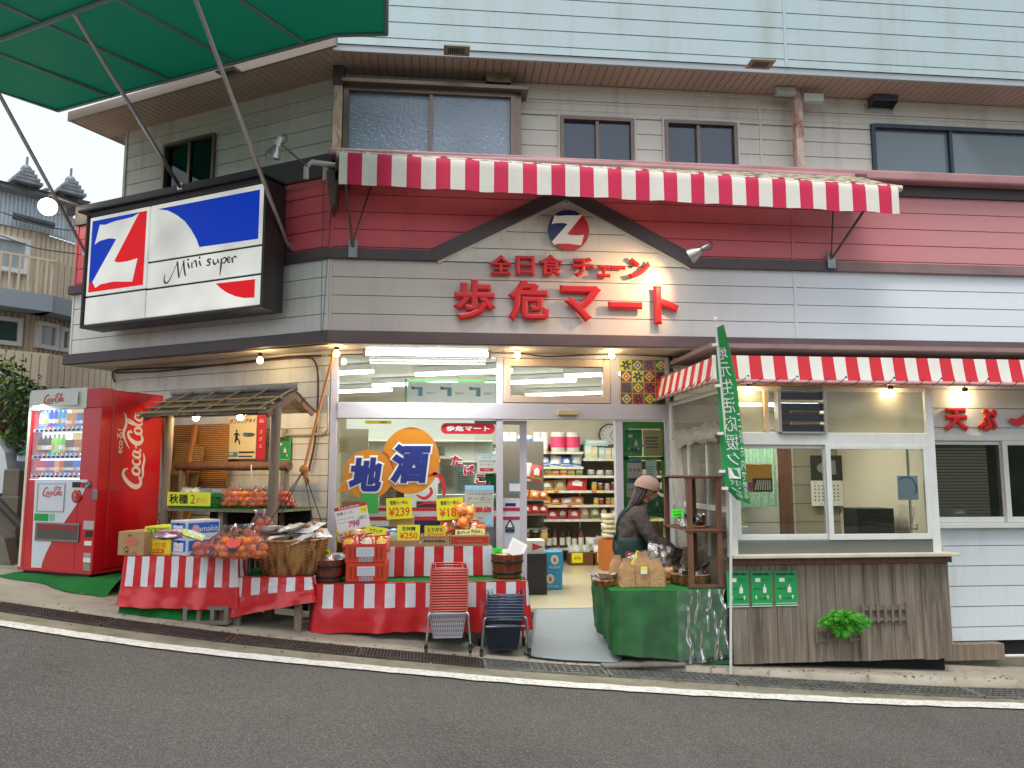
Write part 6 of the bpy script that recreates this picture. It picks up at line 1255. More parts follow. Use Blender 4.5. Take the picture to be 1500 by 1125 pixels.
mb=MB();mb.tube(catmull([tuple(SL.w(sh(368,.3),.3,zsh+.25)),tuple(SL.w(sh(366,.3),.3,zsh+.4)),tuple(SL.w(sh(362,.4),.45,rl))],6),.006,0,6);tag(obj('white_cord',mb,WHP),'thin white cord hanging from the stall rail','cord')
# ============================================================ BIG WICKER BASKET + ROPE
WCK=bpy.data.materials.new('wicker_weave');WCK.use_nodes=True;N=WCK.node_tree;b=N.nodes['Principled BSDF'];b.inputs['Roughness'].default_value=.65;tc=N.nodes.new('ShaderNodeTexCoord');ck=N.nodes.new('ShaderNodeTexNoise');ck.inputs['Scale'].default_value=1;mp=N.nodes.new('ShaderNodeMapping');mp.inputs['Scale'].default_value=(20,20,3)
N.links.new(tc.outputs['Object'],mp.inputs[0]);N.links.new(mp.outputs[0],ck.inputs['Vector']);cr_=N.nodes.new('ShaderNodeValToRGB');cr_.color_ramp.elements[0].position=.35;cr_.color_ramp.elements[0].color=(*hx('#6e3f20'),1);cr_.color_ramp.elements[1].position=.6;cr_.color_ramp.elements[1].color=(*hx('#b98a52'),1);N.links.new(ck.outputs[0],cr_.inputs[0]);N.links.new(cr_.outputs[0],b.inputs['Base Color'])
def woven(mb,r0,r1,h_,n=44,rows=22,sx=1,sy=1,m=0):
    for j in range(rows):
        z0_,z1_=h_*j/rows,h_*(j+1)/rows
        for i in range(n):
            a0,a1=math.tau*i/n,math.tau*(i+1)/n;am_=(a0+a1)/2;ph=1 if(i+j)%2 else-1
            ra=(r0+(r1-r0)*(z0_/h_)**.75);rb=(r0+(r1-r0)*(z1_/h_)**.75);o_=.006*ph+.004
            P_=lambda a,r_,z_:((r_)*math.cos(a)*sx,(r_)*math.sin(a)*sy,z_)
            mb.add([P_(a0,ra,z0_),P_(am_,ra+o_,z0_+.001),P_(a1,ra,z0_),P_(a1,rb,z1_),P_(am_,rb+o_,z1_-.001),P_(a0,rb,z1_)],[(0,1,4,5),(1,2,3,4)],m,True)
bp=p2.at(426,842,.28);bq=p2.w(bp[0],.30,0);zb2=b2z+.004
wb=thing('wicker_basket','big round wicker basket full of wrapped dried mushrooms','basket',(bq.x,bq.y,zb2));mb=MB();woven(mb,.25,.315,.30,46,20);mb.lathe([(.25,0),(0,.005)],seg=30);mb.lathe([(.29,.27),(.0,.25)],seg=30);mb.tube([(.315*math.cos(k*math.tau/36),.315*math.sin(k*math.tau/36),.3)for k in range(36)],.014,0,7,closed=True);obj('basket_body',mb,WCK,wb)
kn,_k=FX(445,688,-.65);kp=Vector((kn,-.65,_k));mb=MB(TL(-bq.x,-bq.y,-zb2))
for a in(.35,2.5,3.6,5.6):q=Vector((bq.x+.31*math.cos(a),bq.y+.31*math.sin(a),zb2+.3));mb.tube([q+Vector((0,0,-.08)),q,kp],.005,0,6)
obj('hanging_cord',mb,BLACK,wb)
mb=MB();top=Vector((AT(490,512,-.25)[0],-.25,AT(490,512,-.25)[1]));mb.tube([kp,top],.014,0,7);
for k in range(26):a=R.random()*6;mb.tube([kp,kp+Vector((.035*math.cos(a),.035*math.sin(a),.02)),kp+Vector((.02+.04*R.random(),.03*R.uniform(-1,1),-.1-.06*R.random()))],.004,0,4)
mb.lathe([(.0,-.04),(.04,-.02),(.045,.01),(.02,.045)],kp,seg=10);tag(obj('straw_rope',mb,CBO),'frayed straw rope with a knot holding the basket cords','rope')
for k in range(11):
    a=k*2.4;r_=.06+.2*math.sqrt(k/11);q=(bq.x+r_*math.cos(a),bq.y+r_*math.sin(a)*.8-.02,zb2+.285+.03*(k%3)+(.06 if k<6 else 0))
    T=RZ(a)@RX(rad(-80+16*R.random()));mb=MB(T);pillow(mb,.22,.24,.06,TL(0,0,.0),mf=lambda i,j,k=k:(1 if 2<=i<=4 and 2<=j<=6 and(i*3+j*7+k)%3 else 0),seed=k,crinkle=.012)
    tag(obj('mushroom_packet',mb,[mat('milky_packet_film','#e8e8e4',.2,coat=.6,var=((14,14,14),.6,'#b5b2aa'),bump=((35,35,35),.7,.01)),mat('dried_mushroom','#7a4a32',.6,var=((40,40,40),.9,'#c08f6c'))],loc=q),'milky packet of dried mushrooms heaped in the big wicker basket','packet','mushroom packets in the big wicker basket')
# ============================================================ WOODEN TUBS
TUBM=[mat('tub_wood','#7b3c22',.45,var=((14,14,1.5),.8,'#512415'),coat=.3),mat('tub_band','#1d1815',.5),mat('tub_wood_red','#8a4228',.45,var=((14,14,1.5),.8,'#632c1b'),coat=.3)]
def tub(label,loc,r_,h_,group='round wooden tubs'):
    t=thing('wooden_tub',label,'tub',loc,R.uniform(0,1),group);mb=MB();n=22
    for i in range(n):
        a0,a1=math.tau*i/n+.01,math.tau*(i+1)/n-.01;P_=lambda a,q,z:(q*math.cos(a),q*math.sin(a),z)
        mb.add([P_(a0,r_*.84,0),P_(a1,r_*.84,0),P_(a1,r_,h_),P_(a0,r_,h_),P_(a0,r_*.92,h_),P_(a1,r_*.92,h_),P_(a0,r_*.78,.02),P_(a1,r_*.78,.02)],[(0,1,2,3),(3,2,5,4),(4,5,7,6)],R.choice((0,0,2)))
    mb.lathe([(r_*.835,0),(r_*.99,h_)],m=1,seg=22);mb.lathe([(r_*.9,h_*.75),(0,h_*.76)],m=1);obj('staves',mb,TUBM,t)
    for z_ in(.2,.68):q=r_*(.84+.16*z_)+.004;mb=MB();mb.lathe([(q,h_*z_-.008),(q+.003,h_*z_),(q+.003,h_*z_+.012),(q,h_*z_+.014)],seg=24);obj('band',mb,TUBM[1],t)
    mb=MB(RZ(-t.rotation_euler.z));q=r_*.97+.008;mb.box(-.022,.022,-q-.008,-q+.01,h_*.6,h_*.78);mb.box(-.03,-.022,-q-.012,-q+.01,h_*.55,h_*.74);mb.box(.022,.03,-q-.012,-q+.01,h_*.55,h_*.74);obj('handle',mb,TUBM[1],t);return t
z3=b3z+.006;zr3=rz1+.002
def on3(px,Y,z):return(AT(px,800,Y)[0],Y,z)
q=(AT(481,845,-.95)[0],-.95,z3);tub('small tub of snack packets at the left end of the long bench',q,.145,.19)
# snacks inside
for k,(c1,c2,yw_)in enumerate((('#d8b8b8','#7a7a8c',0),('#c9486a','#e8e0e0',.3),('#e0d8d8','#6f8a9a',-.3))):
    snack_bag((q[0]-.05+.05*k,q[1]-.02+.02*k,q[2]+.13),RZ(yw_)@RX(rad(-50)),.13,.16,.03,c1,c2,['pale packet on the left of the small tub','pink edged packet in the middle of the small tub','white and blue packet on the right of the small tub'][k],seed=k,name='snack_packet',cat='packet')
def card(label,loc,w_,h_,lines,m=YEL,rz=0,lean=-8,group='yellow handwritten price cards',rot=0):
    mb=MB(RZ(rz)@RX(rad(lean))@RY(rot));mb.box(-w_/2,w_/2,0,.002,0,h_,0)
    for(s_,zf,hf,mi,wf)in lines:mb.text(s_,0,h_*zf,-.002,h_*hf,mi,w=w_*wf,bev=.015)
    return tag(obj('price_card',mb,[m,INKK,INKO,INKR],loc=loc),label,'price card',group)
card('small lime card stuck among the packets in the small tub',(q[0]-.03,q[1]+.05,q[2]+.2),.1,.07,[('特価',.5,.4,1,.6)],rot=rad(-20))
# tall tub at the rear left with snacks & big white flyer
q=(AT(522,800,-.42)[0],-.45,z3+.0);tub('tall dark tub under the slanting white flyer',q,.19,.3)
FL_M=[mat('flyer_white','#e4dedc',.35,coat=.3),INKR,INKK,YEL,mat('magenta_ink','#c22a6a',.5)]
a=AT(486,741,-.62);mb=MB(RY(rad(-12))@RX(rad(-10)));w_,h_=.31,.235;mb.box(0,w_,0,.003,0,h_,0);dq(mb,0,w_,h_*.86,h_,-.002,1);mb.text('特別価格',w_*.45,h_*.93,-.003,.022,0,w=.2);mb.text('各種 ビール',w_*.3,h_*.72,-.002,.03,2,w=w_*.5);dq(mb,w_*.76,w_*.98,h_*.58,h_*.84,-.002,3);mb.text('7日',w_*.87,h_*.7,-.003,.03,1)
mb.text('3個で',w_*.8,h_*.42,-.002,.03,2);mb.text('798',w_*.52,h_*.22,-.002,.055,4,bev=.03,shear=.2);mb.text('しゃぶしゃぶ',w_*.3,h_*.5,-.002,.02,2,w=w_*.5);dq(mb,.01,w_-.02,h_*.35,h_*.36,-.002,2)
fz=AT(500,780,-.62)[1];tag(obj('price_flyer',mb,FL_M,loc=(a[0]+.07,-.66,fz)),'slanting white flyer with a red header above the left snacks','flyer')
cols_=[('#e0b32a','#e9e2d0','焼き'),('#e8a818','#f0ecd8','燻し'),('#3a3f9c','#c9a8c8',None),('#4352a8','#8a2a5c',None),('#5c6a78','#b8c0c4',None)]
for k,(c1,c2,tx)in enumerate(cols_):
    px=(505,522,543,560,572)[k];snack_bag((AT(px,770,-.5)[0],-.52-.02*(k%2),z3+.26),RY(rad((-6,5,-12,8,4)[k]))@RX(rad(-14)),.15,.19,.07,c1,c2,['yellow snack bag under the white flyer','yellow snack bag with a cream centre right of the other yellow one','deep blue snack bag in the row behind the orange cartons','violet snack bag right of the deep blue one','grey snack bag at the right end of the blue row'][k],txt=tx,seed=k+20,group='snack bags behind the orange cartons')
# orange cartons
OC=mat('orange_carton','#d5421f',.45,var=((5,5,5),.3,'#c03a1c'))
def deco_o(t,w,d,h):
    mb=MB()
    for x_ in(.035,.075,w-.085,w-.045):dq(mb,x_,x_+.02,.03,h-.03,-.003,0)
    dq(mb,w*.28,w*.72,h*.32,h*.82,-.004,1);dq(mb,w*.34,w*.68,h*.05,h*.28,-.004,2)
    for k in range(5):dq(mb,w*.31,w*.68,h*(.4+k*.08),h*(.4+k*.08)+.002,-.005,3)
    for k in range(4):dq(mb,w*(.36+k*.08),w*(.41+k*.08),h*.08,h*.25,-.005,3)
    obj('print',mb,[mat('dark_orange_flute','#a82c16',.5),mat('white_label','#d9dbe0',.5),mat('grey_label','#b8b4b0',.5),mat('blue_grey_ink','#7f8a9c',.5)],t)
ox0=AT(505,830,-1.08)[0];ow=AT(564,830,-1.08)[0]-ox0
for k in(0,1):crate_box('orange_carton',['orange corrugated carton resting on the striped cloth','open orange corrugated carton of snacks on top of the other'][k],'carton',(ox0+.01*(1-k),-1.08,z3+k*.168),rad(-1+2*k),ow,.36,.165,OC,'orange cartons',deco=deco_o,open_=(k==1))
cs=[('#c8202a','#e8c840'),('#d02c2a','#f0e8d0'),('#e07a1a','#f2d24a'),('#b81c2c','#e8e0c0'),('#e0a020','#f4ecc8'),('#c42430','#7cae3a'),('#d8341f','#f0d060')]
nm_=['red snack bag with a yellow centre at the left of the open carton','red and cream snack bag near the left of the open carton','orange snack bag in the middle of the open carton','dark red snack bag with a cream centre in the open carton','amber snack bag right of centre in the open carton','red snack bag with a green centre at the back of the open carton','vermilion snack bag at the right end of the open carton']
for k,(c1,c2)in enumerate(cs):
    snack_bag((ox0+.04+(ow-.07)*k/6,-.98+.05*(k%3),z3+.25+.015*(k%2)),RY(rad(-14+29*((k*5)%7)/6))@RX(rad(-30-9*(k%3))),.14,.17,.05,c1,c2,nm_[k],seed=k+40,group='snack bags in the open orange carton')
card('yellow card with faded writing behind the open orange carton',(AT(549,782,-.82)[0],-.8,AT(549,783,-.82)[1]-.02),.2,.09,[('アラレず',.6,.35,1,.6)],rot=rad(8))
# riser goods: open kraft trays with price cards
def tray(label,px0,px1,Y,z,h_,m=KRAFT,deco=None,name='kraft_tray'):
    a=AT(px0,790,Y)[0];b=AT(px1,790,Y)[0];return crate_box(name,label,'carton',(a,Y,z),0,b-a,.3,h_,m,'open trays on the striped step',deco=deco,open_=True)
tray('low plain kraft tray at the left of the striped step',567,614,-.72,zr3,.055)
def dk(t,w,d,h):mb=MB();mb.text('阿波の名産品',w*.5,h*.5,-.003,.022,0,w=w*.75,bev=.02);dq(mb,.01,w-.01,h-.012,h-.008,-.003,1);obj('print',mb,[INKK,mat('rust_print','#9c4a34',.6)],t)
tray('kraft tray with an arched line of dark characters',616,657,-.73,zr3,.095,deco=dk)
def dr_(t,w,d,h):mb=MB();dq(mb,.008,w-.008,.02,h-.015,-.003,0);mb.text('祖谷蕎麦本舗',w*.5,h*.42,-.004,.022,1,w=w*.6);obj('print',mb,[mat('red_tray_print','#bb3322',.6),KRAFT],t)
tray('kraft tray with a red printed front at the right of the step',659,717,-.73,zr3,.1,deco=dr_)
def cardpx(label,px0,py0,px1,py1,Y,lines,**k):
    a,z1_=AT(px0,py0,Y);b,z0_=AT(px1,py1,Y);return card(label,((a+b)/2,Y,z0_),b-a,(z1_-z0_),lines,**k)
cardpx('yellow card reading 239 yen standing tallest behind the trays',567,729,604,760,-.35,[('徳島らーめん',.78,.2,1,.7),('¥239',.34,.42,2,.82)],rot=rad(-3),lean=-4)
cardpx('yellow card reading 189 yen beside the small orange bags',641,729,680,761,-.35,[('徳島らーめん',.78,.2,1,.7),('¥189',.34,.42,2,.82)],rot=rad(-4),lean=-4)
cardpx('yellow card reading 250 yen in the low kraft tray',582,769,615,791,-.62,[('花林糖',.75,.28,1,.6),('¥250',.3,.42,2,.8)],lean=-5)
cardpx('deep yellow card in the tray with the arched characters',622,770,653,790,-.6,[('とりがら',.7,.3,1,.7),('¥200',.25,.4,2,.8)],lean=-5,m=mat('deep_yellow_card','#d3c81e',.5))
cardpx('pale yellow card at the left of the red printed tray',667,776,692,790,-.6,[('あげいも',.7,.35,1,.8),('¥298',.25,.4,2,.8)],lean=-5,m=mat('pale_yellow_card','#f0ee9a',.5))
cardpx('pale yellow tilted card at the right of the red printed tray',687,774,709,789,-.61,[('ゆばめし',.7,.35,1,.8),('¥300',.25,.4,2,.8)],lean=-5,m=MC['pale_yellow_card'],rot=rad(6))
for k,(px0,py0,px1,py1,Y,lab)in enumerate(((570,758,606,795,-.3,'plain kraft carton behind the tallest yellow card at the left of the step'),(645,760,682,795,-.3,'plain kraft carton beside the heap of orange packets'))):
    a,z1_=AT(px0,py0,Y);b,z0_=AT(px1,py1,Y);crate_box('cardboard_carton',lab,'carton',(a,Y,zr3),0,b-a,.14,z1_-zr3,KRAFT)
for k in range(3):
    px=(560,575,606)[k];snack_bag((AT(px,780,-.4)[0],-.42,z3+.24),RX(rad(-20)),.12,.15,.05,('#8a5a3c','#c8a070','#7c5a78')[k],('#b9c0c4','#d8c8a8','#b8a0b4')[k],['brown packet left of the 239 yen carton','tan packet half hidden by the 239 yen carton','mauve packet right of the 239 yen carton'][k],seed=k+60,name='snack_packet',cat='packet')
OB=[]
for k in range(8):
    px=(655,664,676,684,694,704,690,678)[k];py=(772,768,760,752,768,772,745,742)[k];a,z_=AT(px,py+12,-.45)
    snack_bag((a,-.45-.02*(k%3),max(z_,zr3+.02)),RY(rad((k*53)%60-30))@RX(rad(-25)),.11,.13,.06,('#d8501a','#b04a2c','#f07818','#f08a24','#c84a1c','#d86a2a','#f28a20','#ee7d18')[k],('#f0c8a0','#4a3030','#f4a850','#f2b070','#e8c8b0','#c83020','#f6b460','#f4a048')[k],ORD[k]+' small orange packet counting from the left in the heap beside the 189 yen card',seed=k+70,name='snack_packet',cat='packet',group='orange packets beside the 189 yen card')
# right tub with lime card and paper
q=(AT(743,840,-.85)[0],-.85,z3);tub('reddish tub holding a lime card and white sheet, nearest the door',q,.155,.21)
snack_bag((q[0],q[1],q[2]+.16),RX(rad(-65)),.22,.17,.08,'#a8906c','#c8b8a0','tan crumpled packet in the reddish tub',seed=91,name='snack_packet',cat='packet')
card('bright lime card clipped to the reddish tub rim',(q[0]-.1,q[1]-.1,q[2]+.22),.09,.055,[('ピーナツ',.65,.3,1,.7),('¥298',.25,.3,1,.5)],m=LIME,group='lime price cards')
mb=MB(RY(rad(28))@RX(rad(-30)));mb.box(-.08,.08,0,.002,0,.17,0);[dq(mb,-.06,.05,.03+k*.02,.032+k*.02,-.001,1)for k in range(6)];tag(obj('paper_sheet',mb,[PAPER,mat('faint_ink','#9a9aa8',.6)],loc=(q[0]+.06,q[1]-.02,q[2]+.19)),'white paper sheet sticking out of the reddish tub','paper sheet')
mb=MB(RZ(.2)@RX(rad(-12)));mb.box(-.09,.09,0,.01,0,.2,0);a,z_=AT(541,752,-.32);tag(obj('green_board',mb,mat('flat_green_board','#1f8a2c',.5),loc=(a,-.32,z_)),'plain green board edge behind the white flyer','board')
# ============================================================ SHOPPING BASKETS
def basket_meshes(col,rim):
    wt,dt,wb_,db,h_=.30,.40,.24,.34,.205
    mb=MB()
    def wall(p0,p1,q0,q1,n):
        p0,p1,q0,q1=map(Vector,(p0,p1,q0,q1))
        for i in range(n+1):
            a=q0.lerp(q1,i/n);b=p0.lerp(p1,i/n);d=(p1-p0).normalized()*.004;mb.add([a-d,a+d,b+d,b-d],[(0,1,2,3)],0)
        for t_ in(0,.17,.36,.55,.74,.9):a=q0.lerp(p0,t_);b=q1.lerp(p1,t_);d=(p0-q0).normalized()*(.008 if t_ else .012);mb.add([a-d*.4,b-d*.4,b+d,a+d],[(0,1,2,3)],0)
    for(a,b,c,d,n)in(((-wt/2,-dt/2,h_),(wt/2,-dt/2,h_),(-wb_/2,-db/2,0),(wb_/2,-db/2,0),17),((-wt/2,dt/2,h_),(wt/2,dt/2,h_),(-wb_/2,db/2,0),(wb_/2,db/2,0),17),((-wt/2,-dt/2,h_),(-wt/2,dt/2,h_),(-wb_/2,-db/2,0),(-wb_/2,db/2,0),20),((wt/2,-dt/2,h_),(wt/2,dt/2,h_),(wb_/2,-db/2,0),(wb_/2,db/2,0),20)):wall(a,b,c,d,n)
    mb.box(-wb_/2,wb_/2,-db/2,db/2,0,.004)
    r=MB();a,b=wt/2+.008,dt/2+.008;r.tube([(-a,-b,h_),(a,-b,h_),(a,b,h_),(-a,b,h_)],.0055,0,6,closed=True);r.box(-a,a,-b-.004,-b+.002,h_-.007,h_);r.box(-a,a,b-.002,b+.004,h_-.007,h_);r.box(-a-.004,-a+.002,-b,b,h_-.007,h_);r.box(a-.002,a+.004,-b,b,h_-.007,h_)
    hnd=MB();
    for s_ in(-1,1):hnd.tube([(-a*.75,s_*b*.2,h_+.004),(-a*.75,s_*b*.92,h_+.006),(a*.75,s_*b*.92,h_+.006),(a*.75,s_*b*.2,h_+.004)],.0045,0,5)
    return mb,r,hnd
def stack(px,py,Y,n,z0,step,mbody,mrim,lab,group,rz=0,lean=0):
    B,RM,H_=basket_meshes(0,0);x_=AT(px,py,Y)[0];t0=None
    for k in range(n):
        loc=(x_+R.uniform(-.003,.003)+lean*k,Y+.2,z0+k*step);label=(ORD[n-1-k]+' '+lab+' counting from the top of its stack')if k<n-1 else 'topmost '+lab+' of its stack'
        if t0 is None:
            t0=thing('shopping_basket',label,'basket',loc,rz,group);obj('basket_body',B,mbody,t0);obj('rim',RM,mrim,t0);obj('handle',H_,mrim,t0)
        else:copy_tree(t0,loc,rz+R.uniform(-.012,.012),label)
    return x_
def cart(label,x_,Y,w_,h_,front_bar,cm,d_=.42):
    g_=gz(x_)+.012;t=thing('basket_stand',label,'basket stand',(x_,Y+.2,g_),0,'wheeled basket stands')
    for sx in(-1,1):
        for sy in(-1,1):
            mb=MB();xx=sx*(w_/2+.02);mb.tube(catmull([(xx*1.12,sy*d_/2,.06),(xx*1.06,sy*d_/2,h_*.6),(xx,sy*d_/2,h_*.95),(xx*.9,sy*d_/2*.96,h_)],4),.0115,0,8);lg=obj('leg',mb,cm,t)
            mb=MB(TL(xx*1.12,sy*d_/2,.03)@RY(rad(90)));mb.lathe([(0,-.012),(.022,-.012),(.029,-.008),(.029,.008),(.022,.012),(0,.012)],seg=16);mb.box(-.05,-.01,-.015,.015,-.016,.016);obj('caster',mb,BLACK,lg)
    mb=MB();a=w_/2*.95;b=d_/2*.96;mb.tube([(-a,-b,h_),(a,-b,h_),(a,b,h_),(-a,b,h_)],.0115,0,8,closed=True)
    if front_bar:mb.tube([(-a*1.1,-b,h_*front_bar),(a*1.1,-b,h_*front_bar)],.008,0,8)
    obj('top_frame',mb,cm,t);return g_
RP=mat('red_plastic_with_gap_shade','#8e2426',.5);RPR=mat('lightened_red_rim','#dc6a60',.35);GP_=mat('pale_grey_basket_plastic','#b4b8c0',.4);NP=mat('navy_plastic_with_gap_shade','#232a38',.4);NPR=mat('lightened_navy_rim','#566075',.25)  # basket bodies darkened, rims lightened: paints the shade in gaps between stacked rims
YS=-1.52;xc=AT(657,900,YS)[0];g_=cart('chrome wheeled stand under the red shopping baskets',xc,YS,.29,AT(657,898,YS)[1]-gz(xc)-.01,0,CHROME)
za_=AT(657,937,YS)[1]-.0;stack(656,900,YS,1,AT(657,935,YS)[1],.02,GP_,GP_,'pale grey shopping basket at the bottom of the red stack','pale grey basket',0)
bpy.context.scene.objects['shopping_basket']['label']='pale grey shopping basket hanging in the chrome stand below the red ones'
zt_=AT(657,835,YS)[1]-.205;zb_=AT(657,894,YS)[1]-.205;stack(657,860,YS,17,zb_,(zt_+.01-zb_)/16,RP,RPR,'red shopping basket','stack of red shopping baskets',0,.0006)
YN=-1.5;xn=AT(742,900,YN)[0]-.01;g_=cart('grey wheeled stand under the dark shopping baskets',xn,YN,.32,AT(742,907,YN)[1]-gz(xn),.78,GALV)
stack(739,900,YN,1,AT(740,953,YN)[1],.02,NP,NPR,'x','lowest dark basket',rad(-4));[o for o in sc.objects if o.get('label','').startswith('topmost x')][0]['label']='navy shopping basket hanging lowest in the grey stand'
zt_=AT(742,872,YN)[1]-.205;zb_=AT(742,907,YN)[1]-.205;stack(742,880,YN,9,zb_,(zt_-zb_)/8,NP,NPR,'navy shopping basket','stack of navy shopping baskets',rad(-5),.001)
p=gpt(684,951);mb=MB();mb.lathe([(.0,.05),(.04,.045),(.06,.02),(.05,0)],seg=10,wob=lambda a,z:.12*math.sin(a*2));tag(obj('pebble',mb,mat('grey_green_stone','#7d8a82',.8),loc=(p.x,p.y,p.z+.012)),'smooth grey green stone beside the chrome stand wheel','stone')
# ramp mat
mb=MB();P4=[AT(786,889,-.06),AT(862,889,-.06)];c0,c1=gpt(766,966),gpt(914,983);top_z=FL+.012
def rm(u,v):
    a=Vector((P4[0][0]-.02,-.06,top_z));b=Vector((P4[1][0]+.28,-.06,top_z));c=Vector((c0.x,c0.y,gz(c0.x)+.03));d=Vector((c1.x,c1.y,gz(c1.x)+.03));e=a.lerp(b,u).lerp(c.lerp(d,u),v)
    if v>.9:k=(v-.9)/.1;cc=abs(u-.5)*2;e=e.lerp(a.lerp(b,u).lerp(c.lerp(d,u),.9),max(0,cc-.85)/.15*k)
    g_=max(pvz(e.x)+.016,gz(e.x)+.03);k=max(0,min(1,(v-.05)/.35));e.z=top_z*(1-k)+g_*k if v<.4 else g_;return e
mb.grid(rm,16,30);o=obj('door_mat',mb,mat('grey_rubber_mat','#7d878c',.55,var=((2,2,2),.5,'#7b8488'),streak=((9,9,9),.3,'#6a6a62')));s_=o.modifiers.new('thick','SOLIDIFY');s_.thickness=.01;tag(o,'grey rubber mat sloping from the shop door to the gutter','mat')
# ============================================================ SHOP INTERIOR
YF=4.15
SHM=mat('shelf_white_metal','#cfcabb',.4);SHB=mat('shelf_back_dark','#6b645a',.7);TAGW=mat('price_rail','#d9d4c6',.5)
# ceiling lamps, parallel to the wing
k=0
for(x_,y_)in((-1.3,1.0),(-.3,2.0),(.3,.75),(1.2,1.6),(1.9,3.1),(2.1,.7),(-1.2,3.0),(3.3,2.2)):
    t=thing('ceiling_lamp','twin tube ceiling lamp inside the shop, '+['over the left window','in the middle left','just inside the glass near the door','over the shop aisle','near the back shelf','above the patterned panel side','at the back left','far right inside'][k],'lamp',(x_,y_,2.8),rad(-24),'ceiling lamps in the shop');k+=1
    mb=MB();mb.box(-.62,.62,-.05,.05,.02,.09);obj('housing',mb,WHITE,t)
    for s_ in(-.03,.03):mb=MB();mb.tube([(-.6,s_,0),(.6,s_,0)],.016,0,8);obj('tube',mb,TUBEM,t)
for(x_,y_,e)in((-1.2,1.8,14),(.6,1.3,22),(.9,3.2,34),(3.0,2.2,9)):light('ceiling_light','AREA',(x_,y_,2.76),e,(1,.98,.9),shape='RECTANGLE',size=1.2,size_y=.5)
rk=thing('shop_rack','long white shop rack of groceries along the back wall','shelf rack',(1.2,YF+.4,FL));rl_=TL(-1.2,-YF-.4,-FL)
def ZY(py,Y=YF,px=830):return AT(px,py,Y)[1]
xL,xR,xS=AT(700,700,YF)[0],AT(985,700,YF)[0],AT(855,700,YF)[0]
LV=[(ZY(662),xL,xS),(ZY(672),xS,xR),(ZY(684),xL,xS),(ZY(697),xL,xR),(ZY(719),xL,xR),(ZY(740),xL,xR),(ZY(761),xL,xR),(ZY(803),xL,xR)]
for(z_,a,b)in LV:
    mb=MB(rl_);mb.box(a,b-.005,YF,YF+.4,z_-.02,z_,0);mb.box(a,b-.005,YF-.012,YF-.001,z_-.035,z_+.005,1)
    x_=a+.1
    while x_<b-.1:
        if R.random()<.75:mb.box(x_,x_+.07,YF-.015,YF-.0125,z_-.03,z_+.0,2 if R.random()<.75 else 3 if R.random()<.7 else 4)
        x_+=R.uniform(.1,.2)
    obj('shelf',mb,[SHM,TAGW,WHITE,YEL,INKO],rk)
mb=MB(rl_);mb.box(xL,xR,YF+.401,YF+.42,FL,ZY(650));mb.box(xS-.02,xS-.005,YF+.2,YF+.4,ZY(697),ZY(672));obj('back_panel',mb,SHB,rk)
for x_ in(xS,xL+.3,xR-.05):mb=MB(rl_);mb.box(x_-.012,x_+.012,YF+.36,YF+.4,FL,ZY(655));obj('upright',mb,SHM,rk)
def goods(fnm,shelf,px0,px1,z_,w_,h_,cols,kind,cat,names,Y=YF+.06,group=None,d_=.12,jit=.1):
    x_=AT(px0,700,Y)[0];xe=AT(px1,700,Y)[0];n=max(1,int((xe-x_)/w_));wq=(xe-x_)/n;grp=group or(cat+' items on the '+shelf)
    for i in range(n):
        c=cols[i%len(cols)];cn=names[i%len(names)];xc_=x_+(i+.5)*wq;hh=h_*(1.25 if kind=='bag' else 1.08)*R.uniform(1-jit*1.8,1+jit);mb=MB()
        lab=cn+' '+fnm.replace('_',' ')+', '+ORD[i]+' from the left on the '+shelf
        c2='#e8e4da'
        if kind=='box':mb.box(-wq*.47,wq*.47,0,d_,0,hh,0);dq(mb,-wq*.4,wq*.4,hh*.45,hh*.8,-.002,1);dq(mb,-wq*.3,wq*.3,hh*.12,hh*.25,-.002,2)
        elif kind=='bag':pillow(mb,wq*1.05,hh,d_*.6,TL(0,d_*.4,hh/2)@RX(rad(-10))@RY(rad(R.uniform(-9,9))),mf=lambda i,j:(1 if((i-3.5)/2.4)**2+((j-4.2)/2)**2<1 else(2 if j==1 else 0)),nu=8,nv=9,seed=i+R.random()*50,crinkle=.008)
        elif kind=='jar':r_=wq*.42;mb.lathe([(0,0),(r_,0),(r_,hh*.7),(r_*.8,hh*.8),(r_*.85,hh*.8),(r_*.85,hh),(0,hh)],(0,r_,0),0,12,mf=lambda a,b:1 if a>=3 else 0)
        elif kind=='bottle':r_=wq*.4;mb.lathe([(0,0),(r_,0),(r_,hh*.6),(r_*.35,hh*.8),(r_*.35,hh*.9),(r_*.42,hh*.9),(r_*.42,hh),(0,hh)],(0,r_,0),0,12,mf=lambda a,b:2 if a>=4 else 0);mb.lathe([(r_*1.02,hh*.12),(r_*1.02,hh*.5)],(0,r_,0),1,12)
        elif kind=='roll':
            for a in range(2):
                for b in range(2):mb.lathe([(0,0),(wq*.23,0),(wq*.24,hh*.48),(0,hh*.48)],((a-.5)*wq*.48,.06,b*hh*.5),1,12)
            mb.lathe([(wq*.26,hh*.22),(wq*.26,hh*.75)],(-wq*.24,.06,0),0,12);mb.lathe([(wq*.26,hh*.22),(wq*.26,hh*.75)],(wq*.24,.06,0),0,12)
        tag(obj(fnm,mb,[mat('goods'+c,c,.4,coat=.3),mat('goods_pale',c2,.5),mat('goods_cap'+cols[(i+1)%len(cols)],cols[(i+1)%len(cols)],.5)],loc=(xc_+R.uniform(-.01,.01),Y+R.uniform(-.03,.05),z_+.002),rz=R.uniform(-.16,.16)),lab,cat,grp)
Z=[l[0]for l in LV]
goods('toilet_roll_pack','top shelf',735,804,Z[0],.24,.3,['#e4e8ee','#3a86c8'],'roll','roll pack',['white','blue'])
goods('toilet_roll_pack','top shelf beside the blue',808,853,Z[0],.26,.32,['#e0406f','#dd3a66'],'roll','roll pack',['pink','deep pink'])
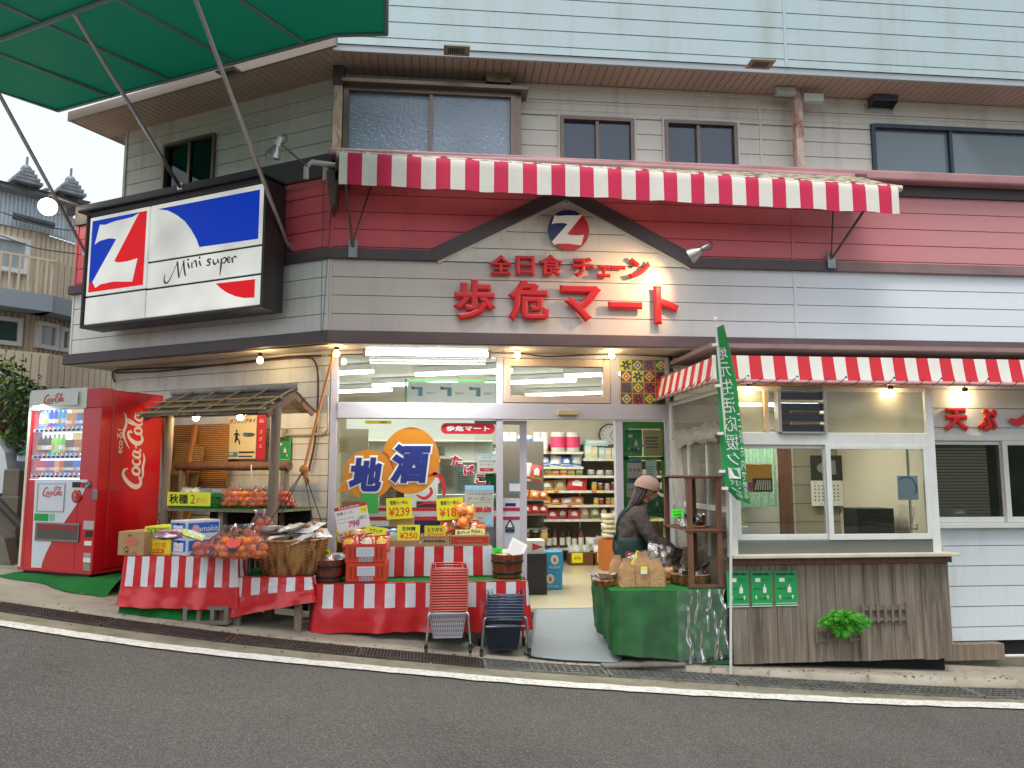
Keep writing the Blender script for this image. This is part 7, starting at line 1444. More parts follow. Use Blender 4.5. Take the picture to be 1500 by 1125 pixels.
goods('tissue_box','pastel tissue shelf',857,984,Z[1],.11,.2,['#cfe3c8','#e8dc8c','#a9d6dc','#e6c8b0'],'box','tissue box',['pale green','pale yellow','pale blue','peach'])
goods('laundry_box','pastel tissue row above the others',857,892,Z[1]+.21,.2,.1,['#a8d4e2','#b8dce0'],'box','box',['light blue','pale aqua'])
goods('grocery_bag','second shelf at the left',735,790,Z[2],.18,.16,['#b8b070','#8f9a60','#b09060'],'bag','bag',['khaki','olive','tan'])
goods('grocery_bag','second shelf',792,854,Z[2],.15,.16,['#3f7fc0','#d8dce0','#2f6fb8','#c8d4e0'],'bag','bag',['blue','white','deep blue','pale blue'])
goods('snack_box','third shelf',775,854,Z[3],.12,.1,['#e0a828','#5fa83a','#e08a28','#c8843a','#d86a3a'],'box','box',['yellow','green','orange','tan','vermilion'])
goods('small_jar','third shelf right half',860,980,Z[3],.14,.08,['#b8a890','#c8beb0','#a89a98'],'jar','jar',['beige','pale','grey'])
goods('grocery_bag','fourth shelf',775,830,Z[4],.17,.13,['#c89a5a','#b8946a','#cfae70'],'bag','bag',['amber','tan','straw'])
goods('grocery_bag','fourth shelf in the middle',832,860,Z[4],.2,.16,['#c8283a'],'bag','bag',['bright red'])
goods('small_jar','fourth shelf right half',866,985,Z[4],.11,.12,['#c8a03a','#8a5a2a','#c8b8b0','#a83a4a'],'jar','jar',['golden','brown','pale','red'])
goods('grocery_bag','fifth shelf',775,855,Z[5],.15,.1,['#d86a30','#d8b048','#c85a38','#c8c0b0'],'bag','bag',['orange','yellow','rust','pale'])
goods('small_jar','fifth shelf right half',868,985,Z[5],.1,.11,['#d8c040','#b83a48','#c89a60'],'jar','jar',['yellow','red','tan'])
goods('grocery_bag','sixth shelf',800,850,Z[6],.14,.14,['#c03a50','#a84a58','#d05a60'],'bag','bag',['red','plum','coral'])
goods('grocery_bag','sixth shelf right half',852,985,Z[6],.14,.17,['#d0b0a0','#9a9a58','#5a5a50','#7a7468'],'bag','bag',['pinkish','olive','dark','grey'])
goods('sauce_bottle','seventh shelf',790,856,Z[7],.1,.3,['#2c1a14','#231512','#7a3a1c','#3a2a18'],'bottle','bottle',['black','dark','brown','olive brown'])
goods('grocery_bag','seventh shelf right half',858,985,Z[7],.16,.14,['#cfc8be','#b9aca4','#bfc4c0'],'bag','bag',['white','grey','pale'])
# low baskets with yellow cards in front of the rack
for k,(a,b,c1)in enumerate(((834,868,'#7a4a2c'),(871,893,'#6e3f28'),(896,930,'#74452b'))):
    x0_,x1_=AT(a,815,3.8)[0],AT(b,815,3.8)[0];t=crate_box('produce_crate',['widest','middle','rightmost'][k]+' brown produce crate with a yellow card before the rack','crate',(x0_,3.75,FL+.002),0,x1_-x0_,.3,.2,mat('brown_crate',c1,.7),'produce crates before the rack',open_=True)
    mb=MB();dq(mb,.03,.2,.04,.19,-.004,0);mb.text('¥98',.115,.11,-.006,.05,1);obj('card',mb,[YEL,INKO],t)
    for q in range(4):mb=MB();pillow(mb,.14,.16,.07,RX(rad(-40)),seed=q);tag(obj('produce_bag',mb,bagmat(['#c8ccc4','#dcdcd4','#a9b0a0'][(q+k)%3]),loc=(x0_+.06+q*(x1_-x0_-.1)/4,3.86,FL+.24)),'pale produce bag in the '+['widest','middle','rightmost'][k]+' brown crate','bag','produce bags in the '+['widest','middle','rightmost'][k]+' crate')
# side gondola just inside the door
sg=thing('side_rack','grey end rack of orange snack packs left of the aisle','shelf rack',(AT(788,750,3.0)[0],3.0,FL));xg=AT(762,750,3.0)[0]-sg.location.x,AT(803,750,3.0)[0]-sg.location.x
for py in(728,749,770,800):z_=AT(790,py+4,3.0)[1];mb=MB();mb.box(xg[0]-.3,xg[1],0,.45,z_-FL-.02,z_-FL);obj('shelf',mb,GALV,sg)
mb=MB();mb.box(xg[0]-.3,xg[1],.45,.47,0,1.9);obj('back_panel',mb,SHB,sg)
goods('snack_pack','upper shelf of the end rack',764,803,AT(790,732,3.0)[1],.12,.1,['#e07a30','#e88a3a','#d86a2a'],'bag','bag',['orange','light orange','deep orange'],Y=3.05)
goods('snack_pack','middle shelf of the end rack',764,803,AT(790,753,3.0)[1],.12,.1,['#c83a30','#d04a38'],'bag','bag',['red','scarlet'],Y=3.05)
goods('snack_pack','top of the end rack',764,795,AT(790,705,3.0)[1],.15,.2,['#d8d0c0','#b83a3a','#6f9a3a'],'bag','bag',['cream','red','green'],Y=3.05)
goods('coffee_pack','lower shelf of the end rack',764,803,AT(790,774,3.0)[1]-.2,.1,.16,['#5a4a38','#2a2420','#c8a060'],'jar','jar',['brown','black','tan'],Y=3.05)
# blue cartons, counter, arrow box
BLC=mat('sky_blue_carton','#3f9ccc',.5)
def deco_blue(t,w,d,h):mb=MB();mb.poly([(w*.5+.05*math.cos(q),-.003,h*.6+.06*math.sin(q))for q in[k*.4 for k in range(16)]],0);mb.poly([(w*.5+.02*math.cos(q),-.004,h*.58+.03*math.sin(q))for q in[k*.8 for k in range(8)]],1);mb.text('天然水',w*.5,h*.2,-.003,.035,0,w=w*.7);obj('print',mb,[WHITE,mat('orange_drop','#d87a4a',.5)],t)
def inbox(label,px0,py0,px1,py1,Y,m,name='water_carton',cat='carton',deco=None,d_=.3,group=None,z0f=None):
    a,z1_=AT(px0,py0,Y);b,z0_=AT(px1,py1,Y);z0_=z0f if z0f is not None else z0_;return crate_box(name,label,cat,(a,Y,z0_),0,b-a,d_,z1_-z0_,m,group,deco=deco)
inbox('sky blue carton on the shop floor, under the other blue one',788,837,824,858,1.35,BLC,deco=deco_blue,z0f=FL+.002,group='sky blue cartons');zt_=AT(806,837,1.35)[1]
inbox('sky blue carton with an open flap, stacked on the lower one',800,809,825,835,1.38,BLC,deco=deco_blue,z0f=zt_+.002,group='sky blue cartons')
inbox('dark grey counter block behind the door frame',760,812,801,850,1.0,mat('dark_counter','#2f2b2a',.5),name='counter_block',cat='counter',z0f=FL+.002)
def darr(t,w,d,h):mb=MB();mb.poly([(w*.3,-.003,h*.25),(w*.95,-.003,h*.5),(w*.3,-.003,h*.8)],0);obj('print',mb,mat('arrow_red','#cc3a34',.5),t)
inbox('white box with a red arrow on the dark counter',772,792,798,811,1.05,PAPER,name='arrow_box',cat='box',deco=darr,z0f=AT(790,812,1.0)[1]+.002)
mb=MB();
for k in range(5):pillow(mb,.26,.1,.2,TL(.01*(k%2),0,.05+k*.075)@RX(rad(90))if False else TL(.012*(k%2),0,.05+k*.07),seed=k+3,crinkle=.012)
a,z_=AT(893,790,3.2);tag(obj('flour_sack_pile',mb,bagmat('#cfc7a8'),loc=(a,3.2,z_)),'pile of cream sacks at the right end of the aisle','sack');inbox('orange bucket rack under the cream sacks',882,791,912,838,3.1,mat('orange_bucket','#c8743a',.6),name='orange_crate',cat='crate',z0f=FL+.002)
a,z_=AT(893,637,4.7);t=thing('wall_clock','round white wall clock partly behind the right door frame','clock',(a,4.7,z_));mb=MB(RX(rad(90)));mb.lathe([(0,.02),(.165,.02),(.18,.03),(.19,.015),(.19,-.02)],seg=30,mf=lambda a,b:0 if a<1 else 1);obj('dial',mb,[WHITE,mat('clock_rim','#4f5a58',.4)],t)
mb=MB()
for k in range(12):T=RY(k*math.pi/6);mb.box(-.006,.006,-.023,-.022,.12,.14,0,T)
mb.box(-.005,.005,-.025,-.024,0,.09,0,RY(rad(40)));mb.box(-.004,.004,-.027,-.026,0,.12,0,RY(rad(150)));obj('hand',mb,BLACK,t)
# things seen through the big window
inbox('white partition screen behind the big window at the left',500,628,535,860,.7,mat('cream_partition','#cfc8b4',.6),name='partition',cat='partition',d_=.04)
inbox('glass display freezer seen through the big shop window',540,700,640,850,1.9,mat('freezer_white','#bfc6c6',.3),name='display_freezer',cat='freezer',z0f=FL+.002,d_=.7)
def hang(label,px0,py0,px1,py1,Y,m,deco=None,name='hanging_sheet',cat='sheet'):
    a,z1_=AT(px0,py0,Y);b,z0_=AT(px1,py1,Y);mb=MB();w_,h_=b-a,z1_-z0_;mb.box(0,w_,0,.003,0,h_,0);ms=[m]+(deco(mb,w_,h_)if deco else[]);return tag(obj(name,mb,ms,loc=(a,Y,z0_)),label,cat)
def lines(n,mi=1,x0=.1,x1=.9,z0=.1,z1=.8):
    def f(mb,w,h):
        for k in range(n):z_=h*(z0+(z1-z0)*k/n);dq(mb,w*x0,w*R.uniform(.6,x1),z_,z_+h*.3/n*.8,-.002,mi)
        return[mat('grey_print_lines','#77797c',.6),mat('blue_print_patch','#4a86b8',.5)]
    return f
hang('net of clear cups hanging inside the big window',645,672,670,715,.5,mat('beige_net','#b3a58c',.6),lines(9));hang('pale timetable sheet inside the big window',668,682,694,722,.35,mat('pale_mint_sheet','#b9d3c4',.5),lines(10));hang('green hygiene poster behind the tobacco letters',699,694,727,722,.2,GREENP,lambda mb,w,h:d_green(mb,w,h))
hang('white notice sheet behind the gourd sticker',556,706,580,742,.5,PAPER,lines(8));hang('dark notice board behind the gourd sticker',574,712,592,738,.55,mat('dark_notice','#4a3f42',.5),lines(5));inbox('white shop cabinet at the right inside the big window',640,725,727,800,.9,mat('cabinet_white','#cfd2d0',.4),name='shop_cabinet',cat='cabinet',z0f=FL+.002)
hang('pale green notice high inside the big window',630,650,652,668,.6,mat('pale_green_notice','#b8cbb8',.5),lines(4));hang('beige price list hanging behind the gourd spout',497,640,512,664,.45,mat('beige_price_list','#cbbf9c',.5),lines(6));inbox('stack of brown cartons inside the window left of the gourd',500,735,530,800,.6,KRAFT,name='cardboard_carton',z0f=FL+.002);inbox('dark register block inside the window behind the yellow cards',610,735,640,765,1.2,mat('register_dark','#3a3a40',.4),name='cash_register',cat='cash register',z0f=FL+.9);inbox('cream sales counter inside the window under the register',585,765,690,850,1.15,mat('counter_cream','#c8bfa6',.5),name='sales_counter',cat='counter',z0f=FL+.002)
inbox('blue storage bin behind the striped step',603,762,645,790,.5,mat('deep_blue_bin','#1f3f88',.4),name='storage_bin',cat='bin',z0f=FL+.3)
goods('bread_pack','freezer top behind the big window',545,636,AT(590,699,1.9)[1],.16,.14,['#d8c8a8','#b9603a','#d8d8d0','#6a8a5a'],'bag','bag',['cream','rust','white','green'],Y=2.0)
mb=MB();a,z_=AT(505,700,2.4);mb.box(0,2.0,0,.3,0,1.2,0)
for k in range(4):mb.box(.02,1.98,-.2,0,.05+k*.28,.07+k*.28,1)
tag(obj('drinks_fridge',mb,[mat('fridge_inside','#a8aca6',.4),SHM],loc=(a,2.45,z_-.4)),'bright open fridge at the back seen through the big window','fridge')
# ---- stickers on the glass
YG=-.004
t=thing('gourd_sticker','orange gourd sticker with two big navy brush characters on the window','sticker',(AT(580,740,YG)[0],YG,AT(580,740,YG)[1]));gx_,gz_=t.location.x,t.location.z;GT=TL(-gx_,-YG,-gz_)
OCH=mat('ochre_sticker','#cf8420',.4,var=((3,3,3),.25,'#c17816'))
mb=MB(GT)
def ell(cx,cy,rx,ry,y,m,n=48):
    c=AT(cx,cy,y);kx=AT(cx+1,cy,y)[0]-c[0];kz=c[1]-AT(cx,cy+1,y)[1];mb.poly([(c[0]+rx*kx*math.cos(q*math.tau/n),y,c[1]+ry*kz*math.sin(q*math.tau/n))for q in range(n)],m)
ell(601.4,674.5,42.5,49,YG,0);ell(540,695,36.5,36.5,YG-.0006,0);mb.poly([(AT(*p,YG)[0],YG-.0012,AT(*p,YG)[1])for p in((508,690),(500,712),(494,720),(512,719),(530,725))],0);obj('gourd',mb,OCH,t)
mb=MB(GT)
for pts in([(558,661,1),(568,668,2),(578,690,1)],[(634,693,4),(645,699,5),(651,714,4),(650,726,4)],[(576,709,1.5),(600,705,2),(640,693,3)],[(610,725,2),(622,730,4),(632,722,4),(630,714,3)],[(650,738,3),(628,736,3),(612,740,1)]):mb.stroke([(*AT(p[0],p[1],YG),p[2]*.0085)for p in pts],0,YG-.002)
obj('ribbon',mb,mat('ribbon_red','#c32630',.4),t)
NAV=mat('navy_brush_ink','#23307f',.4)
for(ch,a,b,c,d)in(('地',511,560,670,720),('酒',572,631,650,708)):
    for bv,m_,y_ in((.10,PAPER,YG-.004),(.055,NAV,YG-.008)):
        mb=MB(GT);v,f,xa,xb,ya,yb=text_geo(ch,bv,.12);p,q=AT(a,(c+d)/2,YG),AT(b,(c+d)/2,YG);zc=(AT((a+b)/2,c,YG)[1],AT((a+b)/2,d,YG)[1]);ex=.022 if bv>.06 else 0
        mb.add([((v_[0]-xa)/(xb-xa)*(q[0]-p[0]+2*ex)+p[0]-ex,y_-v_[2]*.02,(v_[1]-ya)/(yb-ya)*(zc[0]-zc[1]+2*ex)+zc[1]-ex)for v_ in v],f,0);obj('character',mb,m_,t)
a,z_=AT(685.5,627.8,YG);hw,hh=AT(725,628,YG)[0]-a,.058
mb=MB();mb.prism([((hw-hh)*sx+hh*math.cos(q),hh*math.sin(q))for sx,r0 in((1,-90),(-1,90))for q in[rad(r0+k*15)for k in range(13)]],-.003,0,0);mb.text('歩危マート',0,0,-.005,.062,1,w=hw*1.6,bev=.03);tag(obj('name_sticker',mb,[mat('pill_red','#c81f2c',.4),WHITE],loc=(a,YG,z_)),'red pill shaped name sticker at the top of the window','sticker')
t=thing('tobacco_sticker','three slanting red hiragana characters with white outline on the window','sticker',(AT(686,690,YG)[0],YG,AT(686,710,YG)[1]));l_=t.location
for(ch,a,b,c,d)in(('た',661,677,667,682),('ば',679.5,695,681,696),('こ',697,711,694.5,709)):
    mb=MB(TL(-l_.x,0,-l_.z));p,q=AT(a,c,YG),AT(b,d,YG)
    for bv,mi,y_,e in((.09,0,0,.006),(.04,1,-.004,0)):
        v,f,xa,xb,ya,yb=text_geo(ch,bv);mb.add([((v_[0]-xa)/(xb-xa)*(q[0]-p[0]+2*e)+p[0]-e,y_-v_[2]*.02,(v_[1]-ya)/(yb-ya)*(p[1]-q[1]+2*e)+q[1]-e)for v_ in v],f,mi)
    obj('character',mb,[PAPER,mat('sticker_crimson','#b8203c',.4)],t)
def d_coup(mb,w,h):
    mb.text('GoTo地域',w*.5,h*.82,-.002,h*.08,1,w=w*.5);mb.text('三好市生活応援',w*.5,h*.62,-.002,h*.13,2,w=w*.9);mb.text('クーポン',w*.5,h*.44,-.002,h*.13,2,w=w*.7);dq(mb,w*.15,w*.85,h*.1,h*.26,-.002,3);mb.text('取扱店',w*.5,h*.18,-.003,h*.1,0);dq(mb,.0,w,h*.92,h,-.002,4);return[mat('mauve_ink','#a05a78',.5),mat('grey_violet_ink','#5c5a6c',.5),mat('crimson_ribbon','#b3263c',.5),mat('sky_pattern','#8fc4e4',.5)]
hang('small coupon notice with a crimson ribbon on the window',699,665,727,693,YG-.004,PAPT,d_coup,'coupon_notice','poster')
def d_coup2(mb,w,h):
    dq(mb,0,w,h*.88,h,-.002,4);mb.text('三好市生活応援',w*.5,h*.8,-.003,h*.06,2,w=w*.9);mb.text('クーポン',w*.5,h*.68,-.002,h*.1,2,w=w*.85);dq(mb,w*.08,w*.92,h*.585,h*.595,-.002,5);mb.text('取扱店',w*.5,h*.42,-.002,h*.13,3,w=w*.85,bev=.05);mb.text('見本',w*.55,h*.22,-.002,h*.06,2);mb.text('¥500',w*.5,h*.1,-.002,h*.06,2);mb.poly([(w*a,-.002,h*b)for a,b in((.68,.04),(.95,.04),(.92,.26),(.75,.26))],4);return[MC['mauve_ink'],MC['grey_violet_ink'],INKR,MC['sky_pattern'],mat('lime_line','#a8b840',.5)]
hang('tall coupon poster with big red characters on the window',681,711,723,772,YG-.004,PAPT,d_coup2,'coupon_poster','poster')
hang('thin yellow label strip at the top of the window',535,616,573,621,YG-.003,YEL,lambda mb,w,h:(mb.text('休憩所',w*.7,h*.5,-.002,h*.7,1),[INKK])[1],'label_strip','label')
STR_=mat('stripe_film_red','#a8283c',.4)
for k,py in enumerate((746,759.5)):hang(['upper','lower'][k]+' dark red stripe across the big window',494,py-2.2,727,py+2.2,YG-.001,STR_,name='window_stripe',cat='stripe')
hang('milky white film between the two red window stripes',494,748.5,727,757,YG-.0006,mat('milky_film','#b4b4b8',.5),name='window_film',cat='film')
def d_band(mb,w,h):
    for k in range(3):
        x_=w*(.04+k*.325);mb.text('クーポン',x_+w*.09,h*.88,-.002,h*.06,3);mb.box(x_,x_+w*.13,-.002,-.001,h*.62,h*.75,1);mb.box(x_+w*.08,x_+w*.13,-.002,-.001,h*.3,h*.62,1);mb.poly([(x_,-.003,h*.8),(x_+w*.02,-.003,h*.6),(x_+w*.05,-.003,h*.7)],2);mb.text('取扱中',x_+w*.22,h*.45,-.002,h*.12,3,w=w*.1)
    return[mat('aqua_map','#6ab8c4',.5),mat('dark_green_map','#2a6a4a',.5),mat('grey_brown_ink','#6a6468',.5)]
hang('wide white notice with three aqua maps in the upper window',597,559,727,590,YG+.03,PAPT,d_band,'map_notice','poster');
mb=MB();a,z1_=AT(593,555,.03);b,z0_=AT(728,592,.03)
for(p,q,r_,s_)in((a,a+.025,z0_,z1_),(a,b,z1_-.02,z1_)):mb.box(p,q,.036,.04,r_,s_)
tag(obj('green_tape',mb,GREENL),'light green tape edge round the map notice','tape')
# right glass: green framed board of posters
mb=MB();gx0,gx1=AT(913,680,.03)[0],AT(974,680,.03)[0];zz=[AT(940,y,.03)[1]for y in(618,628,669,674,755,760)]
mb.box(gx0,gx1,.03,.034,zz[1],zz[0]);mb.box(gx0,gx1,.03,.034,zz[3],zz[2]);mb.box(gx0,gx0+.06,.03,.034,zz[5],zz[1]);mb.box(gx1-.04,gx1,.03,.034,zz[5],zz[1]);tag(obj('green_tape',mb,mat('bright_green_tape','#4fb04a',.5)),'bright green tape frame on the glass beside the person','tape')
hang('green hygiene poster at the upper left of the taped glass',915,629,941,668,.026,GREENP,lambda mb,w,h:d_green(mb,w,h),'hygiene_poster','poster');hang('yellow parchment notice at the upper right of the taped glass',942,630,971,668,.026,mat('parchment','#d9c878',.6),lines(4,z0=.3),'parchment_notice','poster')
def d_coin(mb,w,h):
    dq(mb,0,w,h*.84,h,-.002,2)
    for k in range(3):mb.poly([(w*(.2+.3*k)+w*.12*math.cos(q),-.002,h*.45+w*.12*math.sin(q))for q in[j*.5 for j in range(12)]],1)
    return[mat('coin_yellow','#d8a838',.5),MC['blue_print_patch']]
hang('white poster with three yellow coins behind the cap',919,674,940,700,.026,PAPER,d_coin,'coin_poster','poster');hang('green hygiene poster on the glass before the face',945,717,973,757,.026,GREENP,lambda mb,w,h:d_green(mb,w,h),'hygiene_poster','poster');hang('white and blue sheet low on the taped glass',918,704,934,728,.026,PAPER,d_coin,'blue_notice','poster')
hang('round blue dotted sticker sheet above the lower green poster',946,674,962,706,.3,mat('pale_blue_grey','#93a4ac',.5),lines(6,2),'notice_sheet','sheet')
# sign on the sliding door
hang('white blue edged notice on the sliding door glass',746,706,762,723,.075,PAPER,lambda mb,w,h:(dq(mb,0,w,0,h*.2,-.002,1),dq(mb,0,w,h*.88,h,-.002,1),[MC['blue_print_patch']])[2],'door_notice','poster')
mb=MB();mb.poly([(-.055,0,0),(.055,0,0),(0,0,.11)],0);mb.poly([(-.03,-.001,.012),(.03,-.001,.012),(0,-.001,.075)],1);mb.box(-.05,.05,-.001,0,-.04,-.006,0);a,z_=AT(747,774,.075);tag(obj('warning_sticker',mb,[mat('dark_teal_print','#24404a',.5),PAPER],loc=(a,.075,z_)),'dark triangular warning sticker on the sliding door','sticker')
# ============================================================ BOOTH CONTENTS AND OUTSIDE
def bh(label,px0,py0,px1,py1,Y,m,deco=None,name='sheet',cat='sheet'):return hang(label,px0,py0,px1,py1,Y,m,deco,name,cat)
def d_cal(mb,w,h):
    dq(mb,0,w,h*.5,h,-.002,1);mb.poly([(w*.4+w*.2*math.cos(q),-.003,h*.75+h*.1*math.sin(q))for q in[k*.5 for k in range(12)]],2);mb.box(w*.55,w*.8,-.003,-.002,h*.62,h*.9,2)
    for r_ in range(5):
        for c in range(7):dq(mb,w*(.1+c*.12),w*(.14+c*.12),h*(.1+r_*.07),h*(.13+r_*.07),-.002,1)
    mb.text('11',w*.14,h*.46,-.002,h*.04,1);mb.text('JT',w*.3,h*.04,-.002,h*.04,1);return[mat('calendar_dark','#302e2c',.5),mat('calendar_grey','#8d8c88',.5)]
bh('wall calendar with a dark photograph inside the booth',1186,667,1236,741,-.09,PAPER,d_cal,'wall_calendar','calendar')
GCK=mat('green_check_curtain','#8fae94',.8,var=((60,2,60),.8,'#4d7a58'));mb=MB();a,z1_=AT(1070,652,-.5);b,z0_=AT(1140,742,-.5);mb.grid(lambda u,v:(a+(b-a)*u,-.5+.02*math.sin(u*40),z0_+(z1_-z0_)*v),40,1)
tag(obj('check_curtain',mb,GCK),'green checked curtain hanging at the left inside the booth','curtain')
def d_fish(mb,w,h):
    dq(mb,w*.3,w,h*.02,h*.5,-.002,1)
    for k in range(7):mb.poly([(w*(.35+.09*k),-.003,h*.08),(w*(.4+.09*k),-.003,h*.08),(w*(.5+.07*k),-.003,h*.42),(w*(.46+.07*k),-.003,h*.44)],2)
    mb.text('祭',w*.14,h*.2,-.004,h*.34,3,bev=.05);return[mat('fish_dark','#4a4438',.5),mat('fish_pale','#c9c0a8',.5),mat('magenta_char','#b02a78',.5)]
bh('orange festival poster with grilled fish inside the booth window',1089,680,1132,721,-1.2,mat('orange_poster','#d8952c',.5),d_fish,'festival_poster','poster')
bh('white memo sheet with a blue ring on the booth window',1314,697,1346,732,YB+.04,mat('memo_pale_blue','#c4d6e0',.5),lambda mb,w,h:(mb.stroke([(w*.8,h*.2,.01),(w*.92,h*.5,.02),(w*.7,h*.88,.012),(w*.3,h*.93,.015),(w*.1,h*.8,.01)],1,-.002),[mat('memo_blue','#4a9cc8',.5)])[1],'memo_sheet','sheet')
mb=MB();n=20;r_=.05;mb.poly([(r_*math.cos(k*math.tau/n),0,r_*math.sin(k*math.tau/n))for k in range(n)],0);mb.poly([(r_*.5*math.cos(k*math.tau/n),-.001,r_*.5*math.sin(k*math.tau/n))for k in range(n)],1);a,z_=AT(1265,675,-.115);tag(obj('round_sticker',mb,[mat('sticker_blue','#2f7fb8',.4),PAPER],loc=(a,-.115,z_)),'small round blue sticker on the brown inner post','sticker')
def inb(label,px0,py0,px1,py1,Y,m,name,cat,d_=.25):a,z1_=AT(px0,py0,Y);b,z0_=AT(px1,py1,Y);t=crate_box(name,label,cat,(a,Y,z0_),0,b-a,d_,z1_-z0_,m,bev=.012);return t
inb('black fryer body standing inside the booth window',1255,745,1312,800,-1.2,mat('fryer_black','#1f2022',.35,.3),'fryer','fryer');inb('dark cupboard hanging at the right inside the booth',1316,655,1334,692,-.6,mat('cupboard_grey','#6f6d66',.5),'cupboard','cupboard')
inb('small yellow lidded container at the left booth window',1078,752,1092,770,YB+.12,mat('yellow_container','#d0c888',.4),'food_container','container',.08);inb('white folding stool top inside the booth window',1078,772,1098,786,YB+.14,WFR,'small_stool','stool',.1)
for k,(px,py)in enumerate(((1328,790),(1068,975))):
    if k==0:mb=MB();pillow(mb,.16,.3,.1,RY(rad(12)),seed=4,crinkle=.03);a,z_=AT(px,py-25,YB+.14);tag(obj('plastic_bag',mb,FILMC,loc=(a,YB+.16,z_)),'crumpled clear plastic bag at the right booth window','bag')
a,z_=AT(1393,761,YR+.2);mb=MB();pillow(mb,.3,.12,.16,TL(0,0,.06),seed=8,crinkle=.008,mf=lambda i,j:1 if 3<=i<=5 and j>5 else 0);tag(obj('wipes_pack',mb,[bagmat('#d5dfe0'),bagmat('#4fb0a8')],loc=(a,YR+.16,hR[2]+.03)),'white and aqua pack lying in the annex window','pack')
for k,(a,b)in enumerate(((1064,1098),(1099.5,1132),(1134,1169))):hang(['leftmost','middle','rightmost'][k]+' of three green hygiene posters on the booth boards',a,836.5,b,889-k,YB-.028,GREENP,lambda mb,w,h:d_green(mb,w,h)if not mb.poly([(0,-.001,0),(w,-.001,0),(w,-.001,.006),(0,-.001,.006)],2)is None else None,'hygiene_poster','poster')
for o in[o for o in sc.objects if 'of three green hygiene' in o.get('label','')]:o['group']='green hygiene posters on the booth boards'
def trellis(label,px0,py0,px1,py1,n,legs_):
    a,z1_=AT(px0,py0,YB-.05);b,z0_=AT(px1,py1,YB-.05);w_,h_=b-a,z1_-z0_;mb=MB();GW_=mat('grey_trellis','#776b5e',.8)
    for z_ in(.15,.75):mb.box(0,w_,-.006,.006,h_*z_-.012,h_*z_+.012)
    for k in range(n+1):x_=w_*k/n;lo=-legs_*h_ if k in(0,n)else 0;mb.box(x_-.011,x_+.011,-.018,-.0065,lo if k else 0,h_*R.uniform(.95,1.1))
    return tag(obj('trellis',mb,GW_,loc=(a,YB-.035,z0_)),label,'trellis')
trellis('small grey wooden trellis on the booth boards right of the pine',1264,886,1330,911,6,.8);trellis('small grey trellis behind the lower left of the artificial pine',1196,918,1263,941,4,.9)
# artificial pine
q=AT(1232,915,YB-.14);t=thing('artificial_pine','bright green artificial pine bonsai hung on the booth boards','plant',(q[0],YB-.12,q[1]));PM=[mat('pine_bright','#35a51e',.6),mat('pine_mid','#1f8a1a',.6),mat('pine_light','#6cc832',.6)]
mb=MB();rr=random.Random(8)
for(px,py,r_)in((1203,913,.055),(1212,911,.06),(1220,904,.065),(1228,900,.06),(1224,912,.07),(1236,903,.09),(1248,904,.1),(1238,916,.1),(1232,925,.085),(1252,914,.1),(1262,910,.09),(1268,912,.06),(1242,928,.06),(1216,917,.06),(1256,921,.07)):
    c=Vector((AT(px,py,YB-.14)[0]-q[0],rr.uniform(-.05,.03),AT(px,py,YB-.14)[1]-q[1]))
    for _ in range(int(150*(r_/.07))):
        d=Vector((rr.gauss(0,1),rr.gauss(0,1),rr.gauss(.25,1))).normalized();p=c+d*r_*.25;e=c+d*r_*rr.uniform(.75,1.15);s_=d.orthogonal().normalized()*.0035;mb.add([p-s_,p+s_,e],[(0,1,2)],rr.randrange(3))
obj('foliage',mb,PM,t);mb=MB();mb.tube([(-.02,.06,-.1),(.0,.0,-.04),(.05,-.01,.02),(.12,0,.03)],.012,0,6);mb.tube([(.0,.0,-.04),(-.1,0,.0),(-.15,0,.0)],.008,0,6);obj('stem',mb,WOODB,t)
# pipes
a=AT(1380,800,YR-.06);b=AT(1396,958,YR-.06);c=AT(1520,962,YR-.06);mb=MB();mb.tube(catmull([(a[0]-.05,YR-.05,a[1]+.1),(a[0],YR-.05,a[1]),(b[0]-.005,YR-.05,(a[1]+b[1])/2),(b[0],YR-.05,b[1]+.08),(b[0]+.06,YR-.06,b[1]-.01),(c[0],YR-.06,c[1]+.01)],6),.015,0,8);tag(obj('drain_pipe',mb,WHP),'thin white drain pipe down the right edge of the booth and along the annex foot','pipe')
# ============================================================ BANNER FLAG
YP=-1.9
t=thing('banner_flag','narrow green banner with mirrored white characters on a white pole','banner',(gpt(1070,974).x,YP,pvz(gpt(1070,974).x)));l_=Vector(t.location);FT=TL(-l_.x,-l_.y,-l_.z)
pt=AT(1048,470,YP);pbm=AT(1070,974,YP);mb=MB(FT);mb.tube([(pbm[0],YP,l_.z),(pt[0]+.09,YP,(pt[1]+pbm[1])/2),(pt[0],YP,pt[1])],.012,0,9);mb.lathe([(.0,-.02),(.018,0),(.012,.03),(0,.035)],(pt[0],YP,pt[1]));obj('pole',mb,WHP,t)
ED=[((1049,480),(1051,480)),((1050,510),(1062,520)),((1053,560),(1072,560)),((1056,610),(1079,610)),((1058,660),(1086,660)),((1060,700),(1091,700)),((1064,716),(1094,722)),((1078,732),(1095,738))]
def flag(u,v):
    k=v*(len(ED)-1);i=min(int(k),len(ED)-2);f_=k-i;L0=[AT(*ED[i+q][0],YP)for q in(0,1)];R0=[AT(*ED[i+q][1],YP)for q in(0,1)]
    a=(L0[0][0]+(L0[1][0]-L0[0][0])*f_,L0[0][1]+(L0[1][1]-L0[0][1])*f_);b=(R0[0][0]+(R0[1][0]-R0[0][0])*f_,R0[0][1]+(R0[1][1]-R0[0][1])*f_)
    return(a[0]+(b[0]-a[0])*u,YP+.01-.12*u*(1-.3*v)+.035*math.sin(u*5+v*4),a[1]+(b[1]-a[1])*u)
mb=MB(FT);mb.grid(flag,10,30);cl_=obj('cloth',mb,mat('banner_green','#159048',.7,var=((4,4,4),.3,'#107a3c')),t)
mb=MB(FT);TX='地元生活応援クーポン券';
